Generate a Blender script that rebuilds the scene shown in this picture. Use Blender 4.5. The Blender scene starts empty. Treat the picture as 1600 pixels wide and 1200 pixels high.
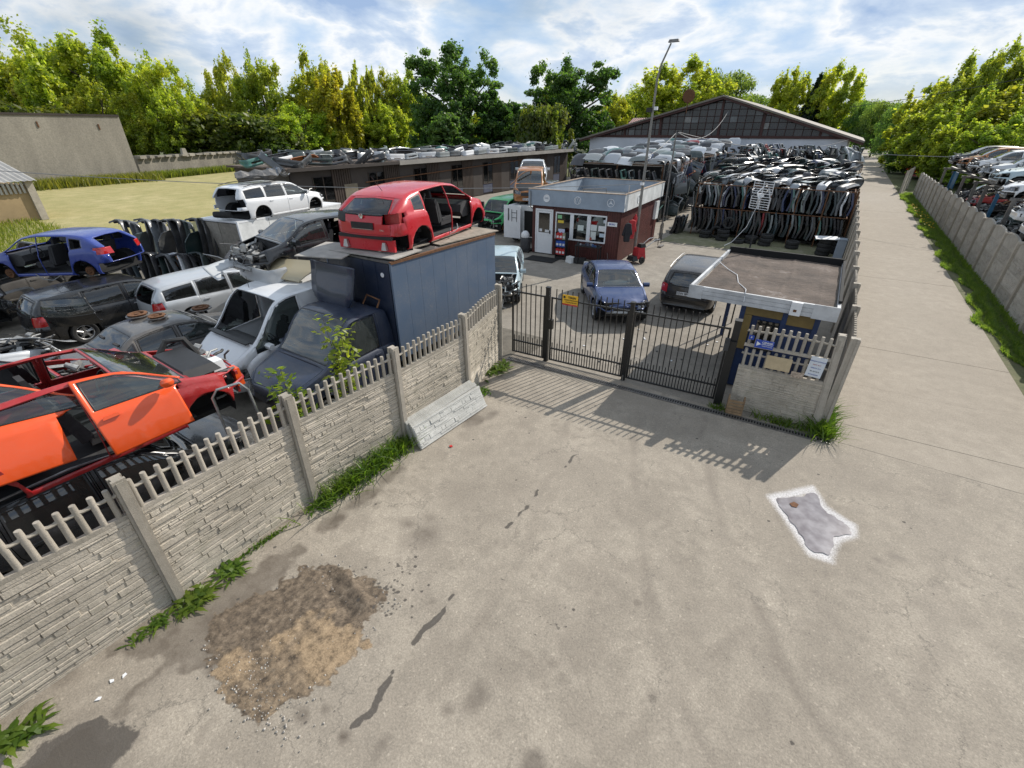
import bpy, bmesh, math, random
import numpy as np
from mathutils import Vector, Matrix, Euler
R = math.radians
random.seed(7)
rng = np.random.default_rng(7)
scene = bpy.context.scene
col = scene.collection

# ------------------------------------------------------------------ camera
cam_data = bpy.data.cameras.new('camera')
cam_data.sensor_fit = 'HORIZONTAL'
cam_data.sensor_width = 36.0
cam_data.lens = 16.02
cam_data.clip_start = 0.1
cam_data.clip_end = 3000
cam = bpy.data.objects.new('camera', cam_data)
cam.location = (0, 0, 5.45)
cam.rotation_euler = (R(90 - 29.2), 0, R(33.6))
col.objects.link(cam)
scene.camera = cam

# ------------------------------------------------------------------ sky and sun
SUN = Vector((0.308 * math.cos(R(38)), 0.951 * math.cos(R(38)), math.sin(R(38)))).normalized()
world = bpy.data.worlds.new('World')
scene.world = world
world.use_nodes = True
def build_world():
    nt = world.node_tree
    N, L = nt.nodes, nt.links
    N.clear()
    out = N.new('ShaderNodeOutputWorld'); bg = N.new('ShaderNodeBackground')
    sky = N.new('ShaderNodeTexSky'); sky.sky_type = 'NISHITA'; sky.sun_disc = False
    sky.sun_elevation = R(38); sky.sun_rotation = math.atan2(0.308, 0.951)
    sky.air_density = 1.0; sky.dust_density = 0.6; sky.ozone_density = 1.5
    tc = N.new('ShaderNodeTexCoord')
    mp = N.new('ShaderNodeMapping'); mp.inputs['Scale'].default_value = (1.0, 1.0, 2.3); mp.inputs['Location'].default_value = (0.35, 1.7, 0.6)
    L.new(tc.outputs['Generated'], mp.inputs[0])
    n1 = N.new('ShaderNodeTexNoise'); n1.inputs['Scale'].default_value = 1.6; n1.inputs['Detail'].default_value = 5; n1.inputs['Roughness'].default_value = 0.55
    L.new(mp.outputs[0], n1.inputs['Vector'])
    cover = N.new('ShaderNodeValToRGB'); cover.color_ramp.elements[0].position = 0.36; cover.color_ramp.elements[1].position = 0.55
    cover.color_ramp.elements[0].color = (.35, .35, .35, 1)
    L.new(n1.outputs['Fac'], cover.inputs[0])
    n2 = N.new('ShaderNodeTexNoise'); n2.inputs['Scale'].default_value = 4.6; n2.inputs['Detail'].default_value = 9; n2.inputs['Roughness'].default_value = 0.56; n2.inputs['Distortion'].default_value = 0.25
    L.new(mp.outputs[0], n2.inputs['Vector'])
    ramp = N.new('ShaderNodeValToRGB')
    while len(ramp.color_ramp.elements) < 5: ramp.color_ramp.elements.new(0.5)
    for el, (p, c) in zip(ramp.color_ramp.elements, [(0.30, (5.6, 8.2, 12.0)), (0.42, (8.6, 10.4, 12.6)), (0.50, (13.0, 13.3, 13.6)), (0.55, (8.6, 10.1, 12.2)), (0.66, (5.0, 6.9, 10.2))]):
        el.position = p; el.color = (*c, 1)
    L.new(n2.outputs['Fac'], ramp.inputs[0])
    mix = N.new('ShaderNodeMix'); mix.data_type = 'RGBA'
    L.new(cover.outputs[0], mix.inputs[0]); L.new(sky.outputs[0], mix.inputs[6]); L.new(ramp.outputs[0], mix.inputs[7])
    L.new(mix.outputs[2], bg.inputs[0]); bg.inputs[1].default_value = 0.075
    L.new(bg.outputs[0], out.inputs[0])
build_world()
sun_data = bpy.data.lights.new('sun', 'SUN')
sun_data.energy = 5.0; sun_data.angle = R(0.5); sun_data.color = (1.0, 0.94, 0.85)
sun = bpy.data.objects.new('sun', sun_data)
sun.rotation_euler = SUN.to_track_quat('Z', 'Y').to_euler()
sun.location = (10, 30, 40)
col.objects.link(sun)
vs = scene.view_settings
vs.view_transform = 'Standard'; vs.look = 'None'; vs.exposure = 0.0; vs.gamma = 1.0; vs.use_curve_mapping = False
scene.cycles.max_bounces = 6; scene.cycles.transparent_max_bounces = 12
scene.cycles.diffuse_bounces = 3; scene.cycles.glossy_bounces = 3; scene.cycles.transmission_bounces = 4

# ------------------------------------------------------------------ tagging and linking
def tag(o, label=None, cat=None, group=None, kind=None):
    if label: o['label'] = label
    if cat: o['category'] = cat
    if group: o['group'] = group
    if kind: o['kind'] = kind
    elif cat: o['kind'] = 'thing'
    return o
def empty(name, loc=(0, 0, 0), rz=0.0, label=None, cat=None, group=None):
    o = bpy.data.objects.new(name, None)
    o.empty_display_size = 0.2
    o.location = loc; o.rotation_euler = (0, 0, rz)
    col.objects.link(o)
    return tag(o, label, cat, group)
def link(name, mesh, parent=None, loc=None, rot=None, mat=None):
    o = bpy.data.objects.new(name, mesh)
    col.objects.link(o)
    if parent is not None: o.parent = parent
    if loc is not None: o.location = loc
    if rot is not None: o.rotation_euler = rot
    if mat is not None:
        o.data.materials.clear(); o.data.materials.append(mat)
    return o
def copy_tree(o, parent=None):
    c = o.copy(); col.objects.link(c)
    if parent is not None:
        c.parent = parent
    for ch in list(o.children):
        copy_tree(ch, c)
    return c

# ------------------------------------------------------------------ mesh builder
class MB:
    def __init__(s):
        s.v = []; s.f = []
    def add(s, vs_, fs, M=None):
        o = len(s.v)
        if M is not None: vs_ = [tuple(M @ Vector(p)) for p in vs_]
        s.v.extend([tuple(p) for p in vs_]); s.f.extend([tuple(i + o for i in f) for f in fs])
    def box(s, c, d, M=None, rz=0.0, taper=1.0):
        x, y, z = d[0] / 2, d[1] / 2, d[2] / 2
        p = [(-x, -y, -z), (x, -y, -z), (x, y, -z), (-x, y, -z), (-x * taper, -y * taper, z), (x * taper, -y * taper, z), (x * taper, y * taper, z), (-x * taper, y * taper, z)]
        ca, sa = math.cos(rz), math.sin(rz)
        p = [(c[0] + q[0] * ca - q[1] * sa, c[1] + q[0] * sa + q[1] * ca, c[2] + q[2]) for q in p]
        s.add(p, [(3, 2, 1, 0), (4, 5, 6, 7), (0, 1, 5, 4), (1, 2, 6, 5), (2, 3, 7, 6), (3, 0, 4, 7)], M)
        return s
    def bx(s, x0, x1, y0, y1, z0, z1, M=None):
        return s.box(((x0 + x1) / 2, (y0 + y1) / 2, (z0 + z1) / 2), (x1 - x0, y1 - y0, z1 - z0), M)
    def tube(s, path, r, n=6, caps=True, M=None, closed=False):
        pts = [Vector(p) for p in path]; k = len(pts)
        rs = r if isinstance(r, (list, tuple)) else [r] * k
        vs_ = []; ref = None
        for i, p in enumerate(pts):
            if closed: t = pts[(i + 1) % k] - pts[i - 1]
            else: t = pts[min(i + 1, k - 1)] - pts[max(i - 1, 0)]
            if t.length < 1e-9: t = Vector((0, 0, 1))
            t.normalize()
            if ref is None: ref = Vector((0, 0, 1)) if abs(t.z) < 0.9 else Vector((1, 0, 0))
            u = t.cross(ref)
            if u.length < 1e-6: u = t.cross(Vector((0.3, 1, 0.2)))
            u.normalize(); w = u.cross(t); ref = w
            for j in range(n):
                a = 2 * math.pi * j / n
                vs_.append(p + (u * math.cos(a) + w * math.sin(a)) * rs[i])
        fs = []
        for i in range(k if closed else k - 1):
            i2 = (i + 1) % k
            for j in range(n):
                fs.append((i * n + j, i2 * n + j, i2 * n + (j + 1) % n, i * n + (j + 1) % n))
        if caps and not closed:
            fs.append(tuple(range(n))); fs.append(tuple((k - 1) * n + j for j in reversed(range(n))))
        s.add(vs_, fs, M); return s
    def cyl(s, p0, p1, r0, r1=None, n=12, M=None):
        return s.tube([p0, p1], [r0, r0 if r1 is None else r1], n, True, M)
    def lathe(s, prof, n=20, M=None, closed=False, axis='z'):
        vs_ = []
        for (r_, z) in prof:
            for j in range(n):
                a = 2 * math.pi * j / n
                if axis == 'z': vs_.append((r_ * math.cos(a), r_ * math.sin(a), z))
                else: vs_.append((r_ * math.cos(a), z, r_ * math.sin(a)))
        k = len(prof); fs = []
        for i in range(k if closed else k - 1):
            i2 = (i + 1) % k
            for j in range(n):
                f = (i * n + j, i * n + (j + 1) % n, i2 * n + (j + 1) % n, i2 * n + j)
                fs.append(f if axis == 'z' else f[::-1])
        s.add(vs_, fs, M); return s
    def prism(s, poly, h0, h1, plane='xy', M=None):
        n = len(poly)
        def P(p, h):
            return (p[0], p[1], h) if plane == 'xy' else ((p[0], h, p[1]) if plane == 'xz' else (h, p[0], p[1]))
        vs_ = [P(p, h0) for p in poly] + [P(p, h1) for p in poly]
        fs = [tuple(reversed(range(n))), tuple(range(n, 2 * n))] + [(i, (i + 1) % n, n + (i + 1) % n, n + i) for i in range(n)]
        s.add(vs_, fs, M); return s
    def quad(s, a, b, c, d): s.add([a, b, c, d], [(0, 1, 2, 3)]); return s
    def mesh(s, name, mat=None, smooth=True, ang=38, fix=True):
        me = bpy.data.meshes.new(name)
        me.from_pydata(s.v, [], s.f)
        if fix:
            bm = bmesh.new(); bm.from_mesh(me); bmesh.ops.recalc_face_normals(bm, faces=bm.faces); bm.to_mesh(me); bm.free()
        if smooth:
            me.polygons.foreach_set('use_smooth', [True] * len(me.polygons))
            me.set_sharp_from_angle(angle=R(ang))
        if mat is not None: me.materials.append(mat)
        me.update()
        return me
    def build(s, name, mat=None, parent=None, loc=None, rot=None, smooth=True, ang=38, fix=True):
        return link(name, s.mesh(name, mat, smooth, ang, fix), parent, loc, rot)
def bevel(o, w=0.01, seg=1):
    m = o.modifiers.new('bevel', 'BEVEL'); m.width = w; m.segments = seg; m.limit_method = 'ANGLE'; m.angle_limit = R(40)
    return o
def pchip(knots):
    xs = np.array([k[0] for k in knots], float); ys = np.array([k[1] for k in knots], float)
    h = np.diff(xs); d = np.diff(ys) / h; m = np.zeros(len(xs)); m[0] = d[0]; m[-1] = d[-1]
    for i in range(1, len(xs) - 1):
        if d[i - 1] * d[i] > 0:
            w1 = 2 * h[i] + h[i - 1]; w2 = h[i] + 2 * h[i - 1]; m[i] = (w1 + w2) / (w1 / d[i - 1] + w2 / d[i])
    def f(x):
        x = min(max(x, xs[0]), xs[-1]); i = int(min(max(np.searchsorted(xs, x) - 1, 0), len(h) - 1))
        t = (x - xs[i]) / h[i]
        return float(ys[i] * (1 + 2 * t) * (1 - t) ** 2 + h[i] * m[i] * t * (1 - t) ** 2 + ys[i + 1] * t * t * (3 - 2 * t) + h[i] * m[i + 1] * t * t * (t - 1))
    return f
_txt = {}
def text_mesh(body, size, mat, bold=0.0, extrude=0.002, align='CENTER'):
    key = (body, size, mat.name, bold, align)
    if key in _txt: return _txt[key]
    cu = bpy.data.curves.new('lettering', 'FONT')
    cu.body = body; cu.size = size; cu.align_x = align; cu.align_y = 'CENTER'; cu.extrude = extrude; cu.offset = bold; cu.resolution_u = 3
    ob = bpy.data.objects.new('lettering', cu); col.objects.link(ob)
    dg = bpy.context.evaluated_depsgraph_get()
    me = bpy.data.meshes.new_from_object(ob.evaluated_get(dg))
    bpy.data.objects.remove(ob); bpy.data.curves.remove(cu)
    me.materials.clear(); me.materials.append(mat)
    _txt[key] = me
    return me
# ------------------------------------------------------------------ materials
def _nodes(name):
    m = bpy.data.materials.new(name); m.use_nodes = True
    nt = m.node_tree; nt.nodes.clear()
    out = nt.nodes.new('ShaderNodeOutputMaterial'); b = nt.nodes.new('ShaderNodeBsdfPrincipled')
    nt.links.new(b.outputs[0], out.inputs[0])
    return m, nt, b, out
def _noise(nt, scale, detail=4, rough=0.6, coord='Object', loc=None, stretch=None):
    tc = nt.nodes.new('ShaderNodeTexCoord'); n = nt.nodes.new('ShaderNodeTexNoise')
    n.inputs['Scale'].default_value = scale; n.inputs['Detail'].default_value = detail; n.inputs['Roughness'].default_value = rough
    src = tc.outputs[coord]
    if stretch or loc:
        mp = nt.nodes.new('ShaderNodeMapping')
        if stretch: mp.inputs['Scale'].default_value = stretch
        if loc: mp.inputs['Location'].default_value = loc
        nt.links.new(src, mp.inputs[0]); src = mp.outputs[0]
    nt.links.new(src, n.inputs['Vector'])
    return n
def _ramp(nt, src, stops):
    r = nt.nodes.new('ShaderNodeValToRGB'); e = r.color_ramp.elements
    while len(e) < len(stops): e.new(0.5)
    for el, (p, c) in zip(e, stops):
        el.position = p; el.color = (c[0], c[1], c[2], 1) if isinstance(c, (tuple, list)) else (c, c, c, 1)
    nt.links.new(src, r.inputs[0]); return r
def _mix(nt, fac, a, b, mode='MIX'):
    m = nt.nodes.new('ShaderNodeMix'); m.data_type = 'RGBA'; m.blend_type = mode
    for sock, v in ((m.inputs[0], fac), (m.inputs[6], a), (m.inputs[7], b)):
        if isinstance(v, (int, float)): sock.default_value = v
        elif isinstance(v, (tuple, list)): sock.default_value = (v[0], v[1], v[2], 1)
        else: nt.links.new(v, sock)
    return m.outputs[2]
def _bump(nt, b, src, strength=0.3, dist=0.02):
    bp = nt.nodes.new('ShaderNodeBump'); bp.inputs['Strength'].default_value = strength; bp.inputs['Distance'].default_value = dist
    nt.links.new(src, bp.inputs['Height']); nt.links.new(bp.outputs[0], b.inputs['Normal']); return bp
def simple(name, c, rough=0.6, metal=0.0, var=0.25, scale=6.0, bump=0.0, coord='Object', dark=None, spec=None):
    m, nt, b, out = _nodes(name)
    n = _noise(nt, scale, 5, 0.65, coord)
    d = dark or tuple(x * (1 - var) for x in c)
    l = tuple(min(1, x * (1 + var * 0.6)) for x in c)
    r = _ramp(nt, n.outputs['Fac'], [(0.3, d), (0.7, l)])
    nt.links.new(r.outputs[0], b.inputs['Base Color'])
    b.inputs['Roughness'].default_value = rough; b.inputs['Metallic'].default_value = metal
    if spec is not None: b.inputs['Specular IOR Level'].default_value = spec
    if bump: _bump(nt, b, n.outputs['Fac'], bump)
    return m
def paint(name, c, dust=0.25, rough=0.28, use_object=False, flake=0.0, dustcol=(0.30, 0.27, 0.23)):
    m, nt, b, out = _nodes(name)
    base = c
    if use_object:
        oi = nt.nodes.new('ShaderNodeObjectInfo'); base = oi.outputs['Color']
    n = _noise(nt, 2.3, 6, 0.7); n2 = _noise(nt, 26, 3, 0.6)
    r = _ramp(nt, n.outputs['Fac'], [(0.40, 0.0), (0.75, dust)])
    r2 = _ramp(nt, n2.outputs['Fac'], [(0.45, 0.25), (0.7, 1.0)])
    f = _mix(nt, 1.0, r.outputs[0], r2.outputs[0], 'MULTIPLY')
    cc = _mix(nt, f, base, dustcol)
    nt.links.new(cc, b.inputs['Base Color'])
    b.inputs['Metallic'].default_value = flake
    rr = _ramp(nt, n.outputs['Fac'], [(0.35, rough), (0.8, min(1, rough + 0.3))])
    nt.links.new(rr.outputs[0], b.inputs['Roughness'])
    b.inputs['Coat Weight'].default_value = 0.6; b.inputs['Coat Roughness'].default_value = 0.08
    return m
def glass_mat(name, tint=(0.25, 0.30, 0.30), refl=1.0, opac=0.0, body=(0.02, 0.03, 0.03)):
    m = bpy.data.materials.new(name); m.use_nodes = True
    nt = m.node_tree; N, L = nt.nodes, nt.links; N.clear()
    out = N.new('ShaderNodeOutputMaterial'); t = N.new('ShaderNodeBsdfTransparent'); g = N.new('ShaderNodeBsdfGlossy')
    t.inputs[0].default_value = (*tint, 1); g.inputs['Roughness'].default_value = 0.03; g.inputs[0].default_value = (refl, refl, refl, 1)
    fr = N.new('ShaderNodeFresnel'); fr.inputs[0].default_value = 1.9
    d = N.new('ShaderNodeBsdfDiffuse')
    n = _noise(nt, 3.0, 5, 0.7); rr = _ramp(nt, n.outputs['Fac'], [(0.35, opac * 0.4), (0.75, opac)])
    d.inputs[0].default_value = (*body, 1)
    mx0 = N.new('ShaderNodeMixShader'); L.new(rr.outputs[0], mx0.inputs[0]); L.new(t.outputs[0], mx0.inputs[1]); L.new(d.outputs[0], mx0.inputs[2])
    mx = N.new('ShaderNodeMixShader'); L.new(fr.outputs[0], mx.inputs[0]); L.new(mx0.outputs[0], mx.inputs[1]); L.new(g.outputs[0], mx.inputs[2])
    L.new(mx.outputs[0], out.inputs[0])
    return m
def concrete(name, c, dark, scale=3.0, bump=0.35, speck=60, rough=0.92, streak=False, moss=None):
    m, nt, b, out = _nodes(name)
    n = _noise(nt, scale, 7, 0.7, stretch=(1, 1, 0.25) if streak else None); n2 = _noise(nt, speck, 4, 0.7)
    a = _ramp(nt, n.outputs['Fac'], [(0.28, dark), (0.68, c)])
    s = _ramp(nt, n2.outputs['Fac'], [(0.30, 0.72), (0.72, 1.15)])
    cc = _mix(nt, 1.0, a.outputs[0], s.outputs[0], 'MULTIPLY')
    if moss:
        n3 = _noise(nt, 1.4, 6, 0.75, loc=(3, 7, 1)); k = _ramp(nt, n3.outputs['Fac'], [(0.52, 0.0), (0.72, 0.7)])
        cc = _mix(nt, k.outputs[0], cc, moss)
    oi = nt.nodes.new('ShaderNodeObjectInfo'); orr = _ramp(nt, oi.outputs['Random'], [(0.0, (0.80, 0.79, 0.76)), (1.0, (1.08, 1.07, 1.05))]); cc = _mix(nt, 1.0, cc, orr.outputs[0], 'MULTIPLY')
    nt.links.new(cc, b.inputs['Base Color']); b.inputs['Roughness'].default_value = rough
    n5 = _noise(nt, 16, 5, 0.7); ad = nt.nodes.new('ShaderNodeMath'); ad.operation = 'ADD'; nt.links.new(n2.outputs['Fac'], ad.inputs[0]); nt.links.new(n5.outputs['Fac'], ad.inputs[1])
    _bump(nt, b, ad.outputs[0], bump, 0.018)
    return m
M = {}
M['tyre'] = simple('tyre_rubber', (0.022, 0.022, 0.022), 0.75, 0, 0.3, 14, 0.1)
M['plastic'] = simple('black_plastic', (0.018, 0.018, 0.019), 0.5, 0, 0.35, 8)
M['darkgrey'] = simple('dark_grey_plastic', (0.05, 0.05, 0.052), 0.65, 0, 0.3, 8)
M['fabric'] = simple('seat_fabric', (0.035, 0.035, 0.038), 0.95, 0, 0.3, 18)
M['greyfabric'] = simple('grey_fabric', (0.14, 0.14, 0.14), 0.95, 0, 0.3, 18)
M['alu'] = simple('aluminium', (0.48, 0.48, 0.48), 0.38, 0.85, 0.25, 9)
M['steel'] = simple('dull_steel', (0.22, 0.21, 0.20), 0.5, 0.7, 0.35, 9)
M['rust'] = simple('rusty_steel', (0.16, 0.075, 0.035), 0.9, 0.1, 0.5, 12, 0.2)
M['ironpaint'] = simple('black_painted_iron', (0.011, 0.011, 0.011), 0.42, 0, 0.3, 20)
M['chrome'] = simple('chrome', (0.7, 0.7, 0.7), 0.15, 1.0, 0.1, 5)
M['engine_black'] = simple('engine_black', (0.02, 0.02, 0.02), 0.55, 0.0, 0.5, 15)
M['engine_alu'] = simple('engine_alloy', (0.34, 0.34, 0.33), 0.5, 0.6, 0.45, 15)
M['engine_grey'] = simple('engine_grey', (0.12, 0.12, 0.12), 0.7, 0.1, 0.4, 15)
M['white_plastic'] = simple('white_plastic', (0.72, 0.72, 0.72), 0.4, 0, 0.06, 4)
M['glass'] = glass_mat('car_glass', (0.55, 0.64, 0.62), 1.0, 0.12, (0.16, 0.18, 0.17))
M['glass_dark'] = glass_mat('tinted_car_glass', (0.25, 0.29, 0.29), 1.0, 0.12, (0.13, 0.14, 0.14))
M['glass_dusty'] = glass_mat('dusty_car_glass', (0.40, 0.47, 0.46), 1.0, 0.32, (0.20, 0.23, 0.22))
M['pane'] = glass_mat('window_pane', (0.22, 0.24, 0.25), 1.0, 0.2, (0.05, 0.05, 0.05))
M['lamp_clear'] = glass_mat('headlight_lens', (0.75, 0.77, 0.78), 1.0, 0.3, (0.5, 0.5, 0.5))
def lens_red():
    m, nt, b, out = _nodes('red_lamp_lens')
    b.inputs['Base Color'].default_value = (0.42, 0.012, 0.012, 1); b.inputs['Roughness'].default_value = 0.12; b.inputs['Coat Weight'].default_value = 1.0
    return m
M['lamp_red'] = lens_red()
M['plate'] = simple('number_plate_white', (0.70, 0.71, 0.72), 0.4, 0, 0.08, 6)
M['plate_ink'] = simple('plate_ink', (0.01, 0.01, 0.012), 0.5, 0, 0.1)
M['plate_blue'] = simple('plate_blue', (0.02, 0.06, 0.35), 0.5, 0, 0.1)
M['panel'] = paint('loose_panel_paint', (1, 1, 1), 0.35, 0.3, use_object=True)
M['fence'] = concrete('fence_concrete', (0.575, 0.52, 0.44), (0.35, 0.315, 0.26), 2.2, 0.5, 55, streak=True, moss=(0.22, 0.215, 0.15))
M['fence_post'] = concrete('fence_post_concrete', (0.48, 0.435, 0.375), (0.33, 0.30, 0.255), 3.0, 0.3, 80, moss=(0.26, 0.25, 0.20))
M['slab_pale'] = concrete('pale_cast_concrete', (0.60, 0.60, 0.58), (0.42, 0.42, 0.40), 2.5, 0.4, 50)
M['wallgrey'] = concrete('grey_render', (0.38, 0.35, 0.30), (0.24, 0.22, 0.19), 0.35, 0.2, 7, streak=True)
M['lane_wall'] = concrete('lane_wall_concrete', (0.52, 0.49, 0.44), (0.32, 0.30, 0.265), 2.0, 0.6, 40)
M['white'] = simple('white_paint', (0.74, 0.75, 0.76), 0.45, 0, 0.1, 3)
M['white_dirty'] = simple('dirty_white_paint', (0.66, 0.67, 0.66), 0.5, 0, 0.22, 2.0, 0.05)
M['wood'] = simple('weathered_board', (0.30, 0.26, 0.21), 0.85, 0, 0.35, 5, 0.2)
M['ply'] = simple('grey_plywood', (0.36, 0.34, 0.31), 0.85, 0, 0.25, 3, 0.15)
M['wire'] = simple('cable_grey', (0.25, 0.25, 0.25), 0.6, 0, 0.1)
M['black'] = simple('matt_black', (0.008, 0.008, 0.008), 0.9, 0, 0.2)
def leaf_mat(name, trans=0.6):
    m = bpy.data.materials.new(name); m.use_nodes = True
    nt = m.node_tree; N, L = nt.nodes, nt.links; N.clear()
    out = N.new('ShaderNodeOutputMaterial'); at = N.new('ShaderNodeAttribute'); at.attribute_name = 'tint'
    oi = N.new('ShaderNodeObjectInfo')
    hs = N.new('ShaderNodeHueSaturation')
    mr = N.new('ShaderNodeMapRange'); mr.inputs[3].default_value = 0.485; mr.inputs[4].default_value = 0.515; L.new(oi.outputs['Random'], mr.inputs[0]); L.new(mr.outputs[0], hs.inputs['Hue'])
    L.new(at.outputs['Color'], hs.inputs['Color'])
    cm = _mix(nt, 1.0, hs.outputs[0], oi.outputs['Color'], 'MULTIPLY')
    d = N.new('ShaderNodeBsdfDiffuse'); t = N.new('ShaderNodeBsdfTranslucent'); g = N.new('ShaderNodeBsdfGlossy'); g.inputs['Roughness'].default_value = 0.45; g.inputs[0].default_value = (0.6, 0.6, 0.55, 1)
    L.new(cm, d.inputs[0])
    br = N.new('ShaderNodeMix'); br.data_type = 'RGBA'; br.blend_type = 'MULTIPLY'; br.inputs[0].default_value = 1.0; L.new(cm, br.inputs[6]); br.inputs[7].default_value = (1.5, 1.5, 0.75, 1); L.new(br.outputs[2], t.inputs[0])
    mx = N.new('ShaderNodeMixShader'); mx.inputs[0].default_value = trans; L.new(d.outputs[0], mx.inputs[1]); L.new(t.outputs[0], mx.inputs[2])
    mx2 = N.new('ShaderNodeMixShader'); mx2.inputs[0].default_value = 0.04; L.new(mx.outputs[0], mx2.inputs[1]); L.new(g.outputs[0], mx2.inputs[2])
    L.new(mx2.outputs[0], out.inputs[0])
    return m
M['leaf'] = leaf_mat('foliage')
M['bark'] = simple('bark', (0.09, 0.07, 0.05), 0.95, 0, 0.4, 6, 0.3)
# ------------------------------------------------------------------ ground
def sdf_poly(X, Y, poly):
    poly = np.array(poly, float); n = len(poly)
    d = np.full(X.shape, 1e9); inside = np.zeros(X.shape, bool)
    for i in range(n):
        a = poly[i]; b = poly[(i + 1) % n]; e = b - a
        wx, wy = X - a[0], Y - a[1]
        t = np.clip((wx * e[0] + wy * e[1]) / (e @ e), 0, 1)
        d = np.minimum(d, (wx - t * e[0]) ** 2 + (wy - t * e[1]) ** 2)
        c = ((a[1] > Y) != (b[1] > Y))
        xi = (b[0] - a[0]) * (Y - a[1]) / (b[1] - a[1] + 1e-12) + a[0]
        inside ^= c & (X < xi)
    d = np.sqrt(d); return np.where(inside, -d, d)
def dist_line(X, Y, pl):
    d = np.full(X.shape, 1e9)
    for (a, b) in zip(pl[:-1], pl[1:]):
        ex, ey = b[0] - a[0], b[1] - a[1]; wx, wy = X - a[0], Y - a[1]
        t = np.clip((wx * ex + wy * ey) / (ex * ex + ey * ey + 1e-12), 0, 1)
        d = np.minimum(d, np.hypot(wx - t * ex, wy - t * ey))
    return d
def sstep(d, w): return np.clip(0.5 - d / w, 0, 1)
def vnoise(X, Y, s, seed=0, octv=3):
    out = np.zeros(X.shape); amp = 1.0; tot = 0
    for o in range(octv):
        r = np.random.default_rng(seed * 17 + o); T = r.random((64, 64))
        u, v = X * s, Y * s; iu, iv = np.floor(u).astype(int), np.floor(v).astype(int); fu, fv = u - iu, v - iv
        fu = fu * fu * (3 - 2 * fu); fv = fv * fv * (3 - 2 * fv)
        g = lambda i, j: T[i % 64, j % 64]
        out += amp * ((g(iu, iv) * (1 - fu) + g(iu + 1, iv) * fu) * (1 - fv) + (g(iu, iv + 1) * (1 - fu) + g(iu + 1, iv + 1) * fu) * fv)
        tot += amp; amp *= 0.5; s *= 2.03
    return out / tot
DIRT = [(-5.26, 0.92), (-4.95, 1.51), (-4.91, 1.97), (-4.62, 2.29), (-3.92, 2.5), (-3.54, 2.27), (-3.47, 1.84), (-3.25, 1.75), (-3.3, 1.28), (-3.48, 0.76), (-3.62, 0.56), (-4.0, 0.49), (-4.63, 0.57), (-4.97, 0.7)]
SAND = [(-4.65, 0.73), (-4.32, 1.13), (-4.23, 1.6), (-3.51, 1.82), (-3.25, 1.75), (-3.3, 1.28), (-3.48, 0.76), (-3.62, 0.56), (-4.0, 0.49), (-4.49, 0.57)]
DAMP = [(-5.80, 0.0), (-5.84, 0.6), (-5.6, 1.3), (-5.45, 1.9), (-5.21, 2.28), (-5.05, 1.82), (-4.87, 1.56), (-4.45, 0.51), (-4.9, 0.38), (-4.95, -0.02), (-4.88, -0.31), (-5.06, -0.13), (-5.13, 0.27)]
WET = [(-4.95, -1.3), (-5.2, -0.7), (-5.1, -0.46), (-4.9, -0.34), (-4.55, -0.23), (-4.38, -0.42), (-4.1, -0.9)]
PUD = [(0.4, 7.28), (0.75, 7.68), (1.02, 7.98), (1.23, 7.56), (1.45, 7.4), (1.63, 7.32), (1.65, 7.05), (1.43, 6.8), (1.36, 6.29), (1.08, 6.25), (0.9, 6.52), (0.68, 6.89)]
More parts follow.
